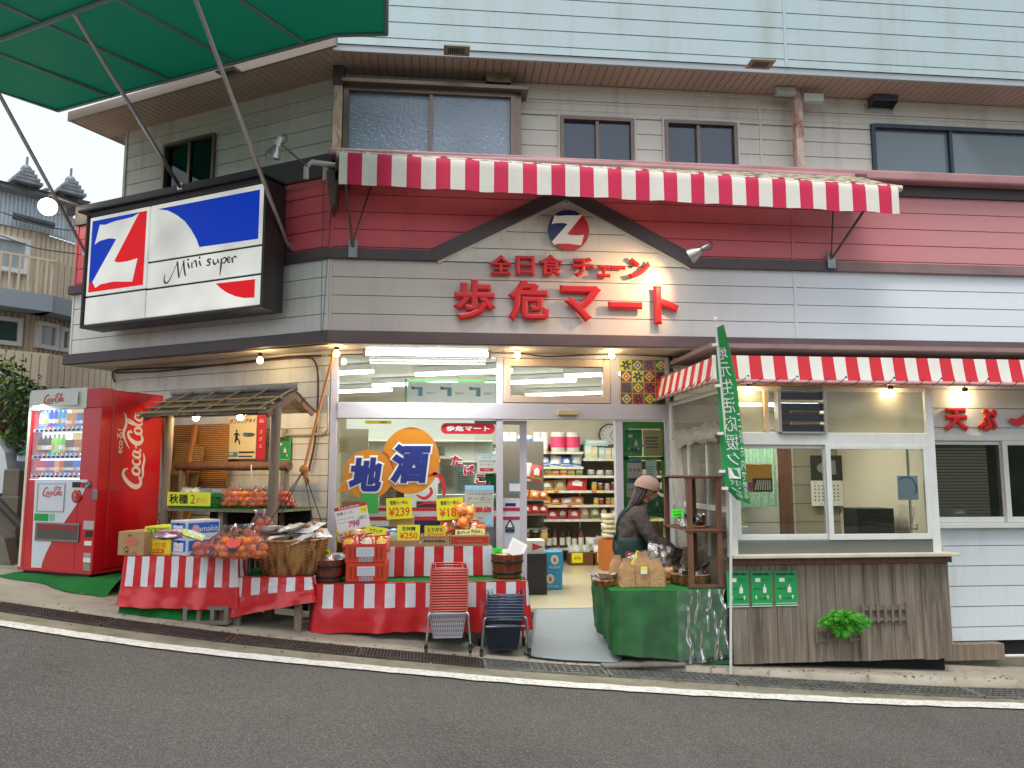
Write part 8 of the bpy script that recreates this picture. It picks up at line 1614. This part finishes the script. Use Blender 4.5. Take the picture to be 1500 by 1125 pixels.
def onflag(u,v):p=flag(u,v);return(p[0],p[1]-.006,p[2])
for i,ch in enumerate(TX):
    v,f,xa,xb,ya,yb=text_geo(ch,0.0);v0,v1=.12+i*.077,.12+(i+1)*.077-.012
    mb.add([onflag(.68-.5*(p[0]-xa)/(xb-xa),v1-(v1-v0)*(p[1]-ya)/(yb-ya))for p in v],f,0)
TX2='三好市内で使える'
for i,ch in enumerate(TX2):
    v,f,xa,xb,ya,yb=text_geo(ch,0.0);v0,v1=.42+i*.066,.42+(i+1)*.066-.01
    mb.add([onflag(.97-.22*(p[0]-xa)/(xb-xa),v1-(v1-v0)*(p[1]-ya)/(yb-ya))for p in v],f,0)
obj('characters',mb,WHITE,t)
for v_ in(.12,.3,.5,.68,.85):p=flag(0,v_);mb=MB(FT);mb.box(p[0]-.035,p[0]+.012,YP-.016,YP+.016,p[2]-.012,p[2]+.012);obj('loop',mb,PAPER,t)
# ============================================================ GREEN TABLE
GX0,GX1,GY0,GY1=1.47,2.06,-1.72,-.75;gtz=AT(940,865,GY0)[1];gg=gz(1.8)
gt=thing('green_table','low display table covered with green turf cloth beside the shop door','table',(1.76,-1.25,gg));gl_=TL(-1.76,1.25,-gg)
mb=MB(gl_);mb.add([(GX0,GY0,gtz),(GX1,GY0-.05,gtz),(2.47,GY0+.03,gtz),(2.47,GY1,gtz),(GX0+.02,GY1,gtz)],[(0,1,2,3,4)],0);obj('top',mb,TURF,gt)
TG=mat('dark_green_cloth','#1c6a30',.7,var=((5,5,5),.7,'#123f1e'),streak=((9,9,3),.2,'#2f6a38'),bump=((90,90,90),.4,.01))
path_=[Vector((GX0+.02,GY1,0)),Vector((GX0,GY0,0)),Vector((GX1,GY0-.05,0)),Vector((2.47,GY0+.03,0))]
drops=[.47,.52,.575,.555]
def drape(u,v,off=0.0,ws=1.0,dr=1.0):
    k=u*3;i=min(int(k),2);f_=k-i;p=path_[i].lerp(path_[i+1],f_);dd=(path_[i+1]-path_[i]).normalized();nrm=Vector((dd.y,-dd.x,0))
    d=(drops[i]+(drops[i+1]-drops[i])*f_)*dr;dc=min(f_,1-f_)
    w_=(.018*math.sin(u*31)+.012*math.sin(u*67+2*v))*v*ws*min(1,dc*8)-.03*v+.01*mnoise.noise(Vector((u*12,v*5,2)));q=p+nrm*(w_+off);
    return(q.x,q.y,gtz-d*v+.002)
mb=MB(gl_);mb.grid(lambda u,v:drape(u,v),72,12);obj('cloth',mb,TG,gt)
PV=glass('clear_vinyl_sheet',(.96,.98,.97),1.1,.07,body=.06,bodycol=(.8,.85,.85),bump=(3,.3))
mb=MB(gl_);mb.grid(lambda u,v:drape(.36+.3*u,v,.012+.02*v,.25,1.0),30,10);obj('vinyl_front',mb,glass('dull_vinyl_sheet',(.95,.97,.95),.45,.15,body=.03,bodycol=(.6,.68,.6),bump=(5,.5)),gt);mb=MB(gl_);mb.grid(lambda u,v:drape(.64+.36*u,v,.012+.03*v+.06*v*abs(mnoise.noise(Vector((u*4,v*1.5+u*2,7))))+.022*mnoise.noise(Vector((u*9+v*3,v*4-u*5,3))),.1,1.03),60,24);obj('vinyl_cover',mb,PV,gt)
mb=MB(gl_);mb.box(1.6,2.4,-1.6,-.8,gz(1.6)-.1,.12);obj('base',mb,DARKV,gt)
p=gpt(1028,978);hollow_block((p.x,-1.6,pvz(p.x)),0,'green hollow concrete block under the clear vinyl corner',mat('green_painted_block','#2a5a40',.8),.5,.11)
tag(obj('sill_slab',MB().box(-.3,.4,-.1,.1,0,.03),CONC,loc=(1.68,-1.68,pvz(1.68)-.015),bevel=.01),'flat concrete slab under the green table edge','slab')
# paper bags
def paper_bag(label,px,py,Y,w_,h_,seed,lab=False):
    a,z_=AT(px,py,Y);t=thing('paper_bag',label,'paper bag',(a,Y,gtz+.004),R.uniform(-.2,.2),'brown paper bags on the green table');mb=MB()
    def f(u,v):
        an=u*math.tau;k=.5*w_*(1.0-.12*v-(.62*max(0,v-.62)/.38 if v>.62 else 0));sq=1/max(abs(math.cos(an)),abs(math.sin(an)))**.55;d_=.62*(1-.5*v)
        n_=1+.09*mnoise.noise(Vector((math.cos(an)*3+seed,math.sin(an)*3,v*6)));flare=.16*w_*max(0,v-.86)/.14
        return((k*sq+flare)*math.cos(an)*n_+.02*math.sin(seed*3)*v,(k*sq*d_+flare*.2)*math.sin(an)*n_,h_*v*(1+.04*mnoise.noise(Vector((an,seed,v*2)))))
    mb.grid(f,30,16,smooth=False);mb.grid(lambda u,v:tuple(Vector(f(u,0))*v),30,1);obj('sack',mb,mat('crumpled_kraft_paper','#b48c62',.8,var=((14,14,14),.5,'#9a7550'),bump=((30,30,30),.8,.012)),t)
    if lab:mb=MB();dq(mb,-.028,.028,h_*.38,h_*.58,-.36*w_-.012,0);dq(mb,-.028,.028,h_*.52,h_*.6,-.36*w_-.013,1);obj('label_print',mb,[PAPER,YEL],t)
paper_bag('brown paper bag at the left, half behind the next one',903,852,-1.35,.15,.25,1);paper_bag('narrow brown paper bag standing in front near the table edge',919,862,-1.52,.15,.24,2);paper_bag('largest brown paper bag with a white and yellow label',941,862,-1.48,.18,.29,3,True);paper_bag('brown paper bag at the right end of its row',963,864,-1.52,.155,.24,4)
def wick(label,px,Y,r_,h_,z=None,n=26,rows=8,sx=1,sy=1):
    a=AT(px,855,Y)[0];mb=MB();woven(mb,r_*.8,r_,h_,n,rows,sx,sy);mb.lathe([(r_*.8,.002),(0,.003)],seg=20,sx=sx,sy=sy);mb.lathe([(r_*.92,h_*.75),(0,h_*.7)],seg=20,sx=sx,sy=sy);mb.tube([(r_*math.cos(k*math.tau/24)*sx,r_*math.sin(k*math.tau/24)*sy,h_)for k in range(24)],.008,0,6,closed=True)
    return tag(obj('wicker_basket',mb,WCK,loc=(a,Y,(gtz if z is None else z)+.004)),label,'basket'),a
o,a=wick('small pale wicker basket of packets at the left table corner',884,-1.45,.085,.05)
for k in range(6):snack_bag((a-.05+.022*k,-1.45+.03*(k%3),gtz+.04+.012*(k%2)),RZ(k*.9)@RX(rad(-50)),.09,.1,.03,'#a89a90','#c4b8b0','grey mauve packet heaped in the small pale basket','grey mauve packets in the small pale basket',seed=k,name='food_packet',cat='packet')
o,a=wick('dark shallow wicker basket of shiny packets under the wooden rack',1012,-1.42,.17,.09,sx=1.0,sy=.9)
SILV=[mat('silver_pouch','#a9a3a2',.16,.75,var=((9,9,9),.5,'#6a6060'),bump=((28,28,28),1,.015)),mat('brown_silver_pouch','#7c6a66',.2,.6,var=((12,12,12),.6,'#4c3d3c'),bump=((28,28,28),1,.015))]
for k in range(12):
    mb=MB(RZ(k*1.3)@RX(rad(-50-20*(k%2))));pillow(mb,.12,.15,.04,TL(0,0,.03),seed=k,crinkle=.012,mf=lambda i,j,k=k:1 if(i+j+k)%3==0 else 0);an=k*2.4;q=.03+.1*math.sqrt(k/12)
    tag(obj('shiny_packet',mb,[SILV[1],SILV[0]],loc=(a+q*math.cos(an),-1.42+q*math.sin(an),gtz+.085+.02*(k%3))),'brown silvery packet heaped in the dark shallow basket','packet','silvery packets in the dark basket')
# orange fruit bag + round orange tag, silver bags
q=(AT(985,848,-1.35)[0],-1.3,gtz+.004);t=thing('bread_bag','clear bag of yellow buns with a white price sticker beside the paper bags','bread bag',q);BM=mat('yellow_bun','#e0982c',.5)
for k,(dx,dz)in enumerate(((-.05,.05),(0,.055),(.05,.05),(-.03,.1),(.03,.105))):mb=MB(TL(dx,0,dz));mb.lathe([(0,-.03),(.035,-.02),(.042,0),(.03,.025),(0,.032)],seg=14);obj('bun',mb,BM,t)
mb=MB();mb.lathe([(.0,.0),(.085,.0),(.1,.05),(.09,.11),(.04,.15),(.0,.16)],seg=20,sy=.7);mb.box(-.0,.07,-.075,-.072,.015,.05,1);obj('film',mb,[FILMC,PAPER],t);mb=MB();mb.box(-.1,.1,-.07,.07,0,.02);obj('tray',mb,WCK,t)
mb=MB(RX(rad(90)));mb.lathe([(0,.003),(.035,.003),(.035,0)],seg=16);a,z_=AT(922,835,-1.3);tag(obj('orange_tag',mb,mat('fluo_orange','#ff5a1e',.5),loc=(a,-1.3,z_)),'round fluorescent orange tag between the paper bags','tag')
for k,(px,py,w_,h_,Y,ry,lab,c)in enumerate(((962,838,.26,.34,-1.12,12,'big crumpled silver pouch standing behind the paper bags',SILV[0]),(945,838,.2,.25,-1.05,-16,'smaller silver pouch leaning left of the big one',SILV[0]),(977,832,.17,.3,-1.0,20,'narrow silver pouch behind the big silver pouch',SILV[1]))):
    mb=MB(RY(rad(ry))@RX(rad(-10)));pillow(mb,w_,h_,.14,TL(0,0,h_/2),nu=14,nv=16,seed=k*7,crinkle=.03);o=tag(obj('silver_pouch',mb,c,loc=(AT(px,py,Y)[0],Y,gtz+.005)),lab,'pouch')
mb=MB(RY(rad(28))@RX(rad(-12)));mb.box(-.055,.055,0,.03,0,.17,0);dq(mb,-.045,.045,.1,.15,-.002,1);[dq(mb,-.04,.03,.02+.018*q_,.026+.018*q_,-.002,2)for q_ in range(4)];a,z_=AT(930,836,-1.15);tag(obj('yellow_packet',mb,[mat('yellow_packet_film','#cfd32a',.3,coat=.5),PAPER,INKK],loc=(a,-1.18,gtz+.1)),'yellow packet with dark writing leaning on the silver pouches','packet')
# wooden rack on the table
sx_0,sx_1,sy0,sy1=2.18,2.44,-1.66,-1.0;zt_r=AT(1040,697,-1.6)[1]
t=thing('wooden_rack','tall slim brown wooden rack standing on the green table corner','rack',(2.31,-1.33,gtz+.004));RT=TL(-2.31,1.33,-gtz-.004)
for(x_,y_)in((sx_0,sy0),(sx_1,sy0),(sx_0,sy1),(sx_1,sy1)):mb=MB(RT);mb.box(x_-.022,x_+.022,y_-.018,y_+.018,gtz+.004,zt_r-.012);obj('post',mb,WOODB,t,bevel=.002)
zm=AT(1040,775,-1.6)[1]
for z_,nm in((zt_r,'top_board'),(zm,'shelf'),(gtz+.035,'bottom_rail')):
    for y_ in(sy0,sy1):
      mb=MB(RT)if y_==sy0 or nm=='bottom_rail' else mb;mb.box(sx_0-.03,sx_1+.03,y_-.022,y_-.0185,z_-.025,z_);mb.box(sx_0-.03,sx_1+.03,y_+.0185,y_+.022,z_-.025,z_)
      if nm=='bottom_rail':obj(nm,mb,WOODB,t)
    if nm!='bottom_rail':mb.box(sx_0-.04,sx_1+.05,sy0-.03,sy1+.03,z_-.011,z_+.002);obj(nm,mb,WOODB,t)
mb=MB(TL(0,0,0));mb.lathe([(.11,.0),(.125,.02),(.115,.022),(0,.008)],seg=22,sy=1.7);tag(obj('flat_basket',mb,WCK,loc=(2.31,-1.36,zm+.003)),'flat bamboo tray on the middle shelf of the wooden rack','basket')
for k in range(7):
    mb=MB(RZ(k)@RX(rad(-50+10*(k%3))));pillow(mb,.12,.14,.04,TL(0,0,.04),seed=k+30,crinkle=.02,mf=lambda i,j,k=k:1 if(i*2+j+k)%4==0 else 0);tag(obj('shiny_packet',mb,[SILV[0],mat('dark_pouch','#2c2826',.25,coat=.5)],loc=(2.26+.025*k-.06,-1.5+.06*(k%4),zm+.03)),'crumpled silver and black packet on the flat bamboo tray','packet','silver and black packets on the rack shelf')
a,z_=AT(992,757,-1.62);card('bright green card on the wooden rack shelf front',(a,-1.64,z_),.105,.065,[('きくらげ',.68,.3,1,.7),('¥498',.27,.3,1,.6)],m=LIME,group='lime price cards',rot=rad(-3))
# ============================================================ PERSON
PX,PY=AT(930,800,-.62)[0],-.62;pfz=.02+.012;pf=gz(PX)+.06;HT=AT(940,703,PY)[1]-pf
SKIN=mat('skin','#c4906f',.5,bump=((90,90,90),.1,.002));SWT=mat('grey_brown_sweater','#4a403d',.9,var=((9,9,9),.5,'#39312f'),bump=((160,160,160),.5,.004));APR=mat('dark_green_apron','#1a3630',.8,var=((6,6,6),.5,'#132a26'),bump=((12,12,12),.6,.01));HAIR=mat('dark_brown_hair','#2c1a17',.45,var=((90,90,4),.7,'#4a2c26'),bump=((220,220,6),.8,.004));CAPM=mat('dusty_pink_cap','#a5867b',.8,var=((9,9,9),.3,'#9d7b73'));MSK=mat('beige_mask','#d2bda6',.7);TRS=mat('black_trousers','#17161a',.8)
PR=thing('person','person in a dusty pink cap, grey sweater and green apron tending the table','person',(PX,PY,pf),rad(-10))
S_=HT/1.60;PR.scale=(1.1,1.12,1)
# local axes: +X = the way she faces, +Y = her left (away from the viewer), Z up; the trunk leans forward a little
def skinned(name,chains,m,par,lvl=2,root=0):
    vs=[];es=[];rs=[];idx={}
    for ch in chains:
        prev=None
        for(p,r_)in ch:
            k=tuple(round(c,4)for c in p)
            if k not in idx:idx[k]=len(vs);vs.append(tuple(c*S_ for c in p));rs.append(r_)
            i=idx[k]
            if prev is not None:es.append((prev,i))
            prev=i
    me=bpy.data.meshes.new(name);me.from_pydata(vs,es,[]);me.materials.append(m);o=bpy.data.objects.new(name,me);COL.objects.link(o);o.parent=par
    s=o.modifiers.new('skin','SKIN');s.use_smooth_shade=True
    for i,r_ in enumerate(rs):v=me.skin_vertices[0].data[i];rr_=r_ if isinstance(r_,tuple)else(r_,r_);v.radius=(rr_[0]*S_,rr_[1]*S_);v.use_root=(i==root)
    u=o.modifiers.new('sub','SUBSURF');u.levels=u.render_levels=lvl;return o
pel=(0,0,.86);wst=(.0,0,1.0);chs=(.03,0,1.16);nkb=(.06,0,1.31);nk=(.085,0,1.37);
hips=[[(pel,(.12,.09)),(wst,.085),(chs,.09),(nkb,.05),(nk,.045),((.11,0,1.44),.06)]]
def arm(sy,el,wr,hand):return[(nkb,.05),((.03,sy*.13,1.245),.045),(el,.044),(wr,.028),(hand,.03)]
elR,wrR,hdR=(.14,-.25,1.03),(.33,-.22,.90),(.40,-.21,.87);elL,wrL,hdL=(.14,.24,1.03),(.34,.17,.90),(.41,.15,.88)
def leg_(sy,x):return[(pel,.1),((.0,sy*.09,.78),.09),((x*.4,sy*.1,.45),.06),((x,sy*.1,.09),.036),((x+.03,sy*.1,.04),.036),((x+.14,sy*.11,.03),.03)]
body=skinned('body',hips+[arm(-1,elR,wrR,hdR),arm(1,elL,wrL,hdL),leg_(-1,-.03),leg_(1,.05)],SKIN,PR)
# hands: five separate fingers
def hand(wr,hd,sy):
    mbs=[];w_=Vector(wr);h_=Vector(hd);d=(h_-w_).normalized();side=Vector((0,1,0))-d*d.y;side.normalize();dn_=d.cross(side);dn_=-dn_ if dn_.z>0 else dn_
    for k,ln in enumerate((.062,.072,.066,.05)):
        b0=h_+side*(.027-k*.018)*(1)+d*.02;b1=b0+d*ln*.5+dn_*.004;b2=b1+d*ln*.3+dn_*ln*.35;b3=b2+d*ln*.05+dn_*ln*.3
        skinned('finger',[[(tuple(h_),.016),(tuple(b0),.0095),(tuple(b1),.0085),(tuple(b2),.0078),(tuple(b3),.006)]],SKIN,body,1)
    b0=w_+d*.03+side*.03*sy*-1;b1=b0+d*.035+side*.018*sy*-1+dn_*.012;b2=b1+d*.025+dn_*.012;skinned('thumb',[[(tuple(w_+d*.02),.014),(tuple(b0),.011),(tuple(b1),.0095),(tuple(b2),.0075)]],SKIN,body,1)
hand(wrR,hdR,-1);hand(wrL,hdL,1)
# head: one lofted surface with brow, nose, mouth and chin
HC=Vector((.125,0,1.50));HRX=rad(-8)
def headpt(u,v):
    th=u*math.tau;ph=v*math.pi;z=math.cos(ph);r_=math.sin(ph);x=math.cos(th)*r_;y=math.sin(th)*r_
    px,py,pz=x*.094,y*.074,z*.112
    if z<0:px*=(1+.12*z);py*=(1+.38*z);px+=.018*(-z)
    f_=max(0,math.cos(th))*r_;ay=abs(y)
    px+=.022*math.exp(-((z+.12)/.16)**2-(y/.16)**2)*(x>0);px+=.007*math.exp(-((z-.2)/.1)**2)*f_;px-=.009*math.exp(-((z-.03)/.09)**2-((ay-.36)/.16)**2)*(x>0)
    px+=.008*math.exp(-((z+.45)/.07)**2-(y/.25)**2)*(x>0);px+=.010*math.exp(-((z+.8)/.15)**2-(y/.4)**2)*(x>0);return Vector((px,py,pz))
mb=MB(Matrix.Scale(S_,4)@TL(*HC)@RY(rad(10)));mb.grid(headpt,40,32);hd=obj('head',mb,SKIN,body)
for sy in(-1,1):
    mb=MB(Matrix.Scale(S_,4)@TL(*HC)@RY(rad(10)));mb.tube([(-.012+.018*math.cos(q),sy*.075+.006*math.sin(q)*sy,-.008+.032*math.sin(q))for q in[k*.63 for k in range(10)]],.006,0,6,closed=True);mb.lathe([(0,-.02),(.012,0),(0,.02)],(-.012,sy*.073,-.008),seg=8);obj('ear',mb,SKIN,body)
    mb=MB(Matrix.Scale(S_,4)@TL(*HC)@RY(rad(10)));mb.lathe([(.010*math.sin(a*math.pi/6),-.008*math.cos(a*math.pi/6))for a in range(7)],(.080,sy*.029,.004),0,10);mb.lathe([(.005*math.sin(a*math.pi/4),-.005*math.cos(a*math.pi/4))for a in range(5)],(.0865,sy*.03,.004),1,8);mb.tube([(.086,sy*.015,.03),(.085,sy*.03,.034),(.076,sy*.045,.03)],.003,1,5);obj('eye',mb,[WHITE,BLACK],body)
HM=Matrix.Scale(S_,4)@TL(*HC)@RY(rad(10))
# mask
mb=MB(HM)
def mk(u,v):
    y=(u-.5)*.118;z=-.02-.075*v;q=headpt(0,0);zz=z/.112;rr_=math.sqrt(max(.05,1-min(zz*zz,.9)));x=.094*rr_*math.sqrt(max(.02,1-(y/(.074*rr_*(1+.3*zz)+.006))**2*.92));return(x+.020*math.exp(-((zz+.25)/.3)**2-(y/.03)**2)+.01+.014*(-zz),y*(1-.25*v),z)
mb.grid(mk,16,10);obj('mask',mb,MSK,body);mb=MB(HM)
for sy in(-1,1):mb.tube([(.05,sy*.055,-.03),(.02,sy*.072,-.02),(-.015,sy*.078,.01)],.0018,0,4);mb.tube([(.045,sy*.045,-.08),(.015,sy*.066,-.06),(-.018,sy*.076,-.03)],.0018,0,4)
obj('mask_strap',mb,WHITE,body)
# hair: shoulder length, falls behind
mb=MB(HM)
def hr(u,v):
    a=rad(96)+u*rad(168);t_=v;r_=1-.0*t_
    if v<.35:ph=v/.35*math.pi*.52;z=math.cos(ph);rr_=math.sin(ph);p=Vector((math.cos(a)*rr_*.1,math.sin(a)*rr_*.082,z*.105))
    else:e=(v-.35)/.65;k=.084+.012*math.sin(e*3);p=Vector((math.cos(a)*(.1+.012*e)-.035*e*1.2,math.sin(a)*(k+.018*e*(1-e)),-.007-.235*e*(.72+.28*abs(math.sin((u-.5)*math.pi-math.pi/2)))))
    n_=.005*math.sin(a*24+v*3)+.006*mnoise.noise(Vector((a*5,v*3,1)));return p+Vector((math.cos(a),math.sin(a),0))*n_*min(1,v*3)
mb.grid(hr,60,26);o=obj('hair',mb,HAIR,body);s=o.modifiers.new('th','SOLIDIFY');s.thickness=.012*S_;s.offset=0
# cap
mb=MB(HM@TL(-.006,0,.03)@RY(rad(6)));mb.lathe([(.122*math.sin(q),.118*math.cos(q))for q in[k*math.pi/2/10 for k in range(11)]][::-1],m=0,seg=28,sy=.86);mb.lathe([(.122,-.0),(.124,-.022)],seg=28,sy=.86)
mb.grid(lambda u,v:(.085+.0+(.11*math.cos((u-.5)*2.2))*v+.02*math.cos((u-.5)*2.2),(u-.5)*.17*(1-.12*v),-.018-.026*v-.02*(2*u-1)**2),14,6);mb.lathe([(.0,.124),(.01,.121),(.011,.115)],seg=10);cp=obj('cap',mb,CAPM,body);
# sweater (own surface over the body), apron, trousers
def loft(mb,rings,m=0,n=28,caps=False):
    vs=[];
    for(c,rx,ry,tilt)in rings:
        for k in range(n):
            a=math.tau*k/n;p=Vector((rx*math.cos(a),ry*math.sin(a),0));p=RY(tilt)@p+Vector(c);nn_=.013*mnoise.noise(p*9)+.005*mnoise.noise(p*24)+.003*math.sin(p.z*60+a*3);vs.append(p+Vector((math.cos(a),math.sin(a),0))*nn_)
    fs=[(i*n+k,i*n+(k+1)%n,(i+1)*n+(k+1)%n,(i+1)*n+k)for i in range(len(rings)-1)for k in range(n)];mb.add(vs,fs+[tuple(range(n-1,-1,-1)),tuple(range(len(vs)-n,len(vs)))],m,True);return mb
mb=MB(Matrix.Scale(S_,4))
loft(mb,[((-.01,0,.83),.135,.19,0),((-.02,0,.90),.150,.205,0),((-.02,0,1.0),.148,.195,0),((-.01,0,1.08),.146,.19,rad(4)),((.005,0,1.17),.142,.195,rad(6)),((.015,0,1.24),.125,.19,rad(8)),((.035,0,1.29),.098,.155,rad(12)),((.055,0,1.335),.07,.10,rad(15)),((.075,0,1.37),.056,.06,rad(15)),((.08,0,1.385),.052,.055,rad(15))])
def sleeve(sy,el,wr):
    sh_=Vector((.025,sy*.15,1.25));e=Vector(el);w_=Vector(wr);pts=[(sh_+Vector((-.0,-sy*.06,.0)),.075),(sh_,.082),(sh_.lerp(e,.5)+Vector((-.01,sy*.012,0)),.07),(e+Vector((-.01,0,-.01)),.06),(e.lerp(w_,.5),.054),(e.lerp(w_,.85),.047),(w_+(w_-e).normalized()*.01,.036)]
    c=catmull([(*p,r_)for p,r_ in pts],5);mb.tube([q[:3]for q in c],[q[3]*(1+.05*math.sin(i*1.3))for i,q in enumerate(c)],0,16)
sleeve(-1,elR,wrR);sleeve(1,elL,wrL);sw=obj('sweater',mb,SWT,body);r_=sw.modifiers.new('rm','REMESH');r_.mode='VOXEL';r_.voxel_size=.010;r_.use_smooth_shade=True;sm_=sw.modifiers.new('sm','SMOOTH');sm_.iterations=3
tx_=bpy.data.textures.new('cloth_folds','CLOUDS');tx_.noise_scale=.09;dp=sw.modifiers.new('folds','DISPLACE');dp.texture=tx_;dp.strength=.03;dp.mid_level=.5;dp.texture_coords='LOCAL'
mb=MB(Matrix.Scale(S_,4));loft(mb,[((-.0,0,.50),.17,.215,0),((-.0,0,.62),.168,.214,0),((-.01,0,.80),.160,.212,0),((-.02,0,.90),.161,.216,0),((-.022,0,.97),.160,.207,0),((-.02,0,1.02),.156,.202,0)])
ap=obj('apron',mb,APR,body);ap_b=MB(Matrix.Scale(S_,4))
def strap(pts,wd=.022):ap_b.tube(catmull(pts,5),wd/2,0,6)
strap([(-.165,.05,1.0),(-.165,.06,1.12),(-.12,.07,1.25),(-.02,.07,1.335)]);strap([(-.165,-.05,1.0),(-.165,-.06,1.12),(-.12,-.075,1.25),(-.02,-.075,1.335)]);strap([(-.172,-.02,1.03),(-.186,0,1.0),(-.19,-.03,.9),(-.175,-.05,.78)],.02);strap([(-.17,.02,1.03),(-.19,.01,1.0),(-.2,.05,.9),(-.18,.06,.8)],.02);strap([(-.18,-.06,1.03),(-.2,0,1.045),(-.18,.06,1.03)],.03)
obj('apron_strap',ap_b,APR,ap);mb=MB(Matrix.Scale(S_,4)@TL(-.06,-.215,.845)@RY(rad(8)));mb.box(-.045,.045,-.012,.01,-.03,.035,0);mb.box(-.02,.0,-.015,-.0125,-.02,.02,1);obj('red_cloth_pocket',mb,[mat('pocket_red','#b02840',.6),PAPER],ap)
for sy,x in((-1,-.03),(1,.05)):
    mb=MB(Matrix.Scale(S_,4));mb.tube([(0,sy*.085,.84),(.0,sy*.09,.78),(x*.4,sy*.1,.45),(x,sy*.1,.12),(x,sy*.1,.07)],[.115,.105,.075,.055,.058],0,16);obj('trouser_leg',mb,TRS,body)
    mb=MB(Matrix.Scale(S_,4));loft(mb,[((x+.04,sy*.105,0),.14,.05,0),((x+.04,sy*.105,.03),.14,.052,0),((x+.02,sy*.105,.07),.1,.045,rad(15)),((x-.0,sy*.1,.1),.05,.042,0)]);mb.box(x-.09,x+.17,sy*.105-.045,sy*.105+.045,0,.005);obj('shoe',mb,BLACK,body)
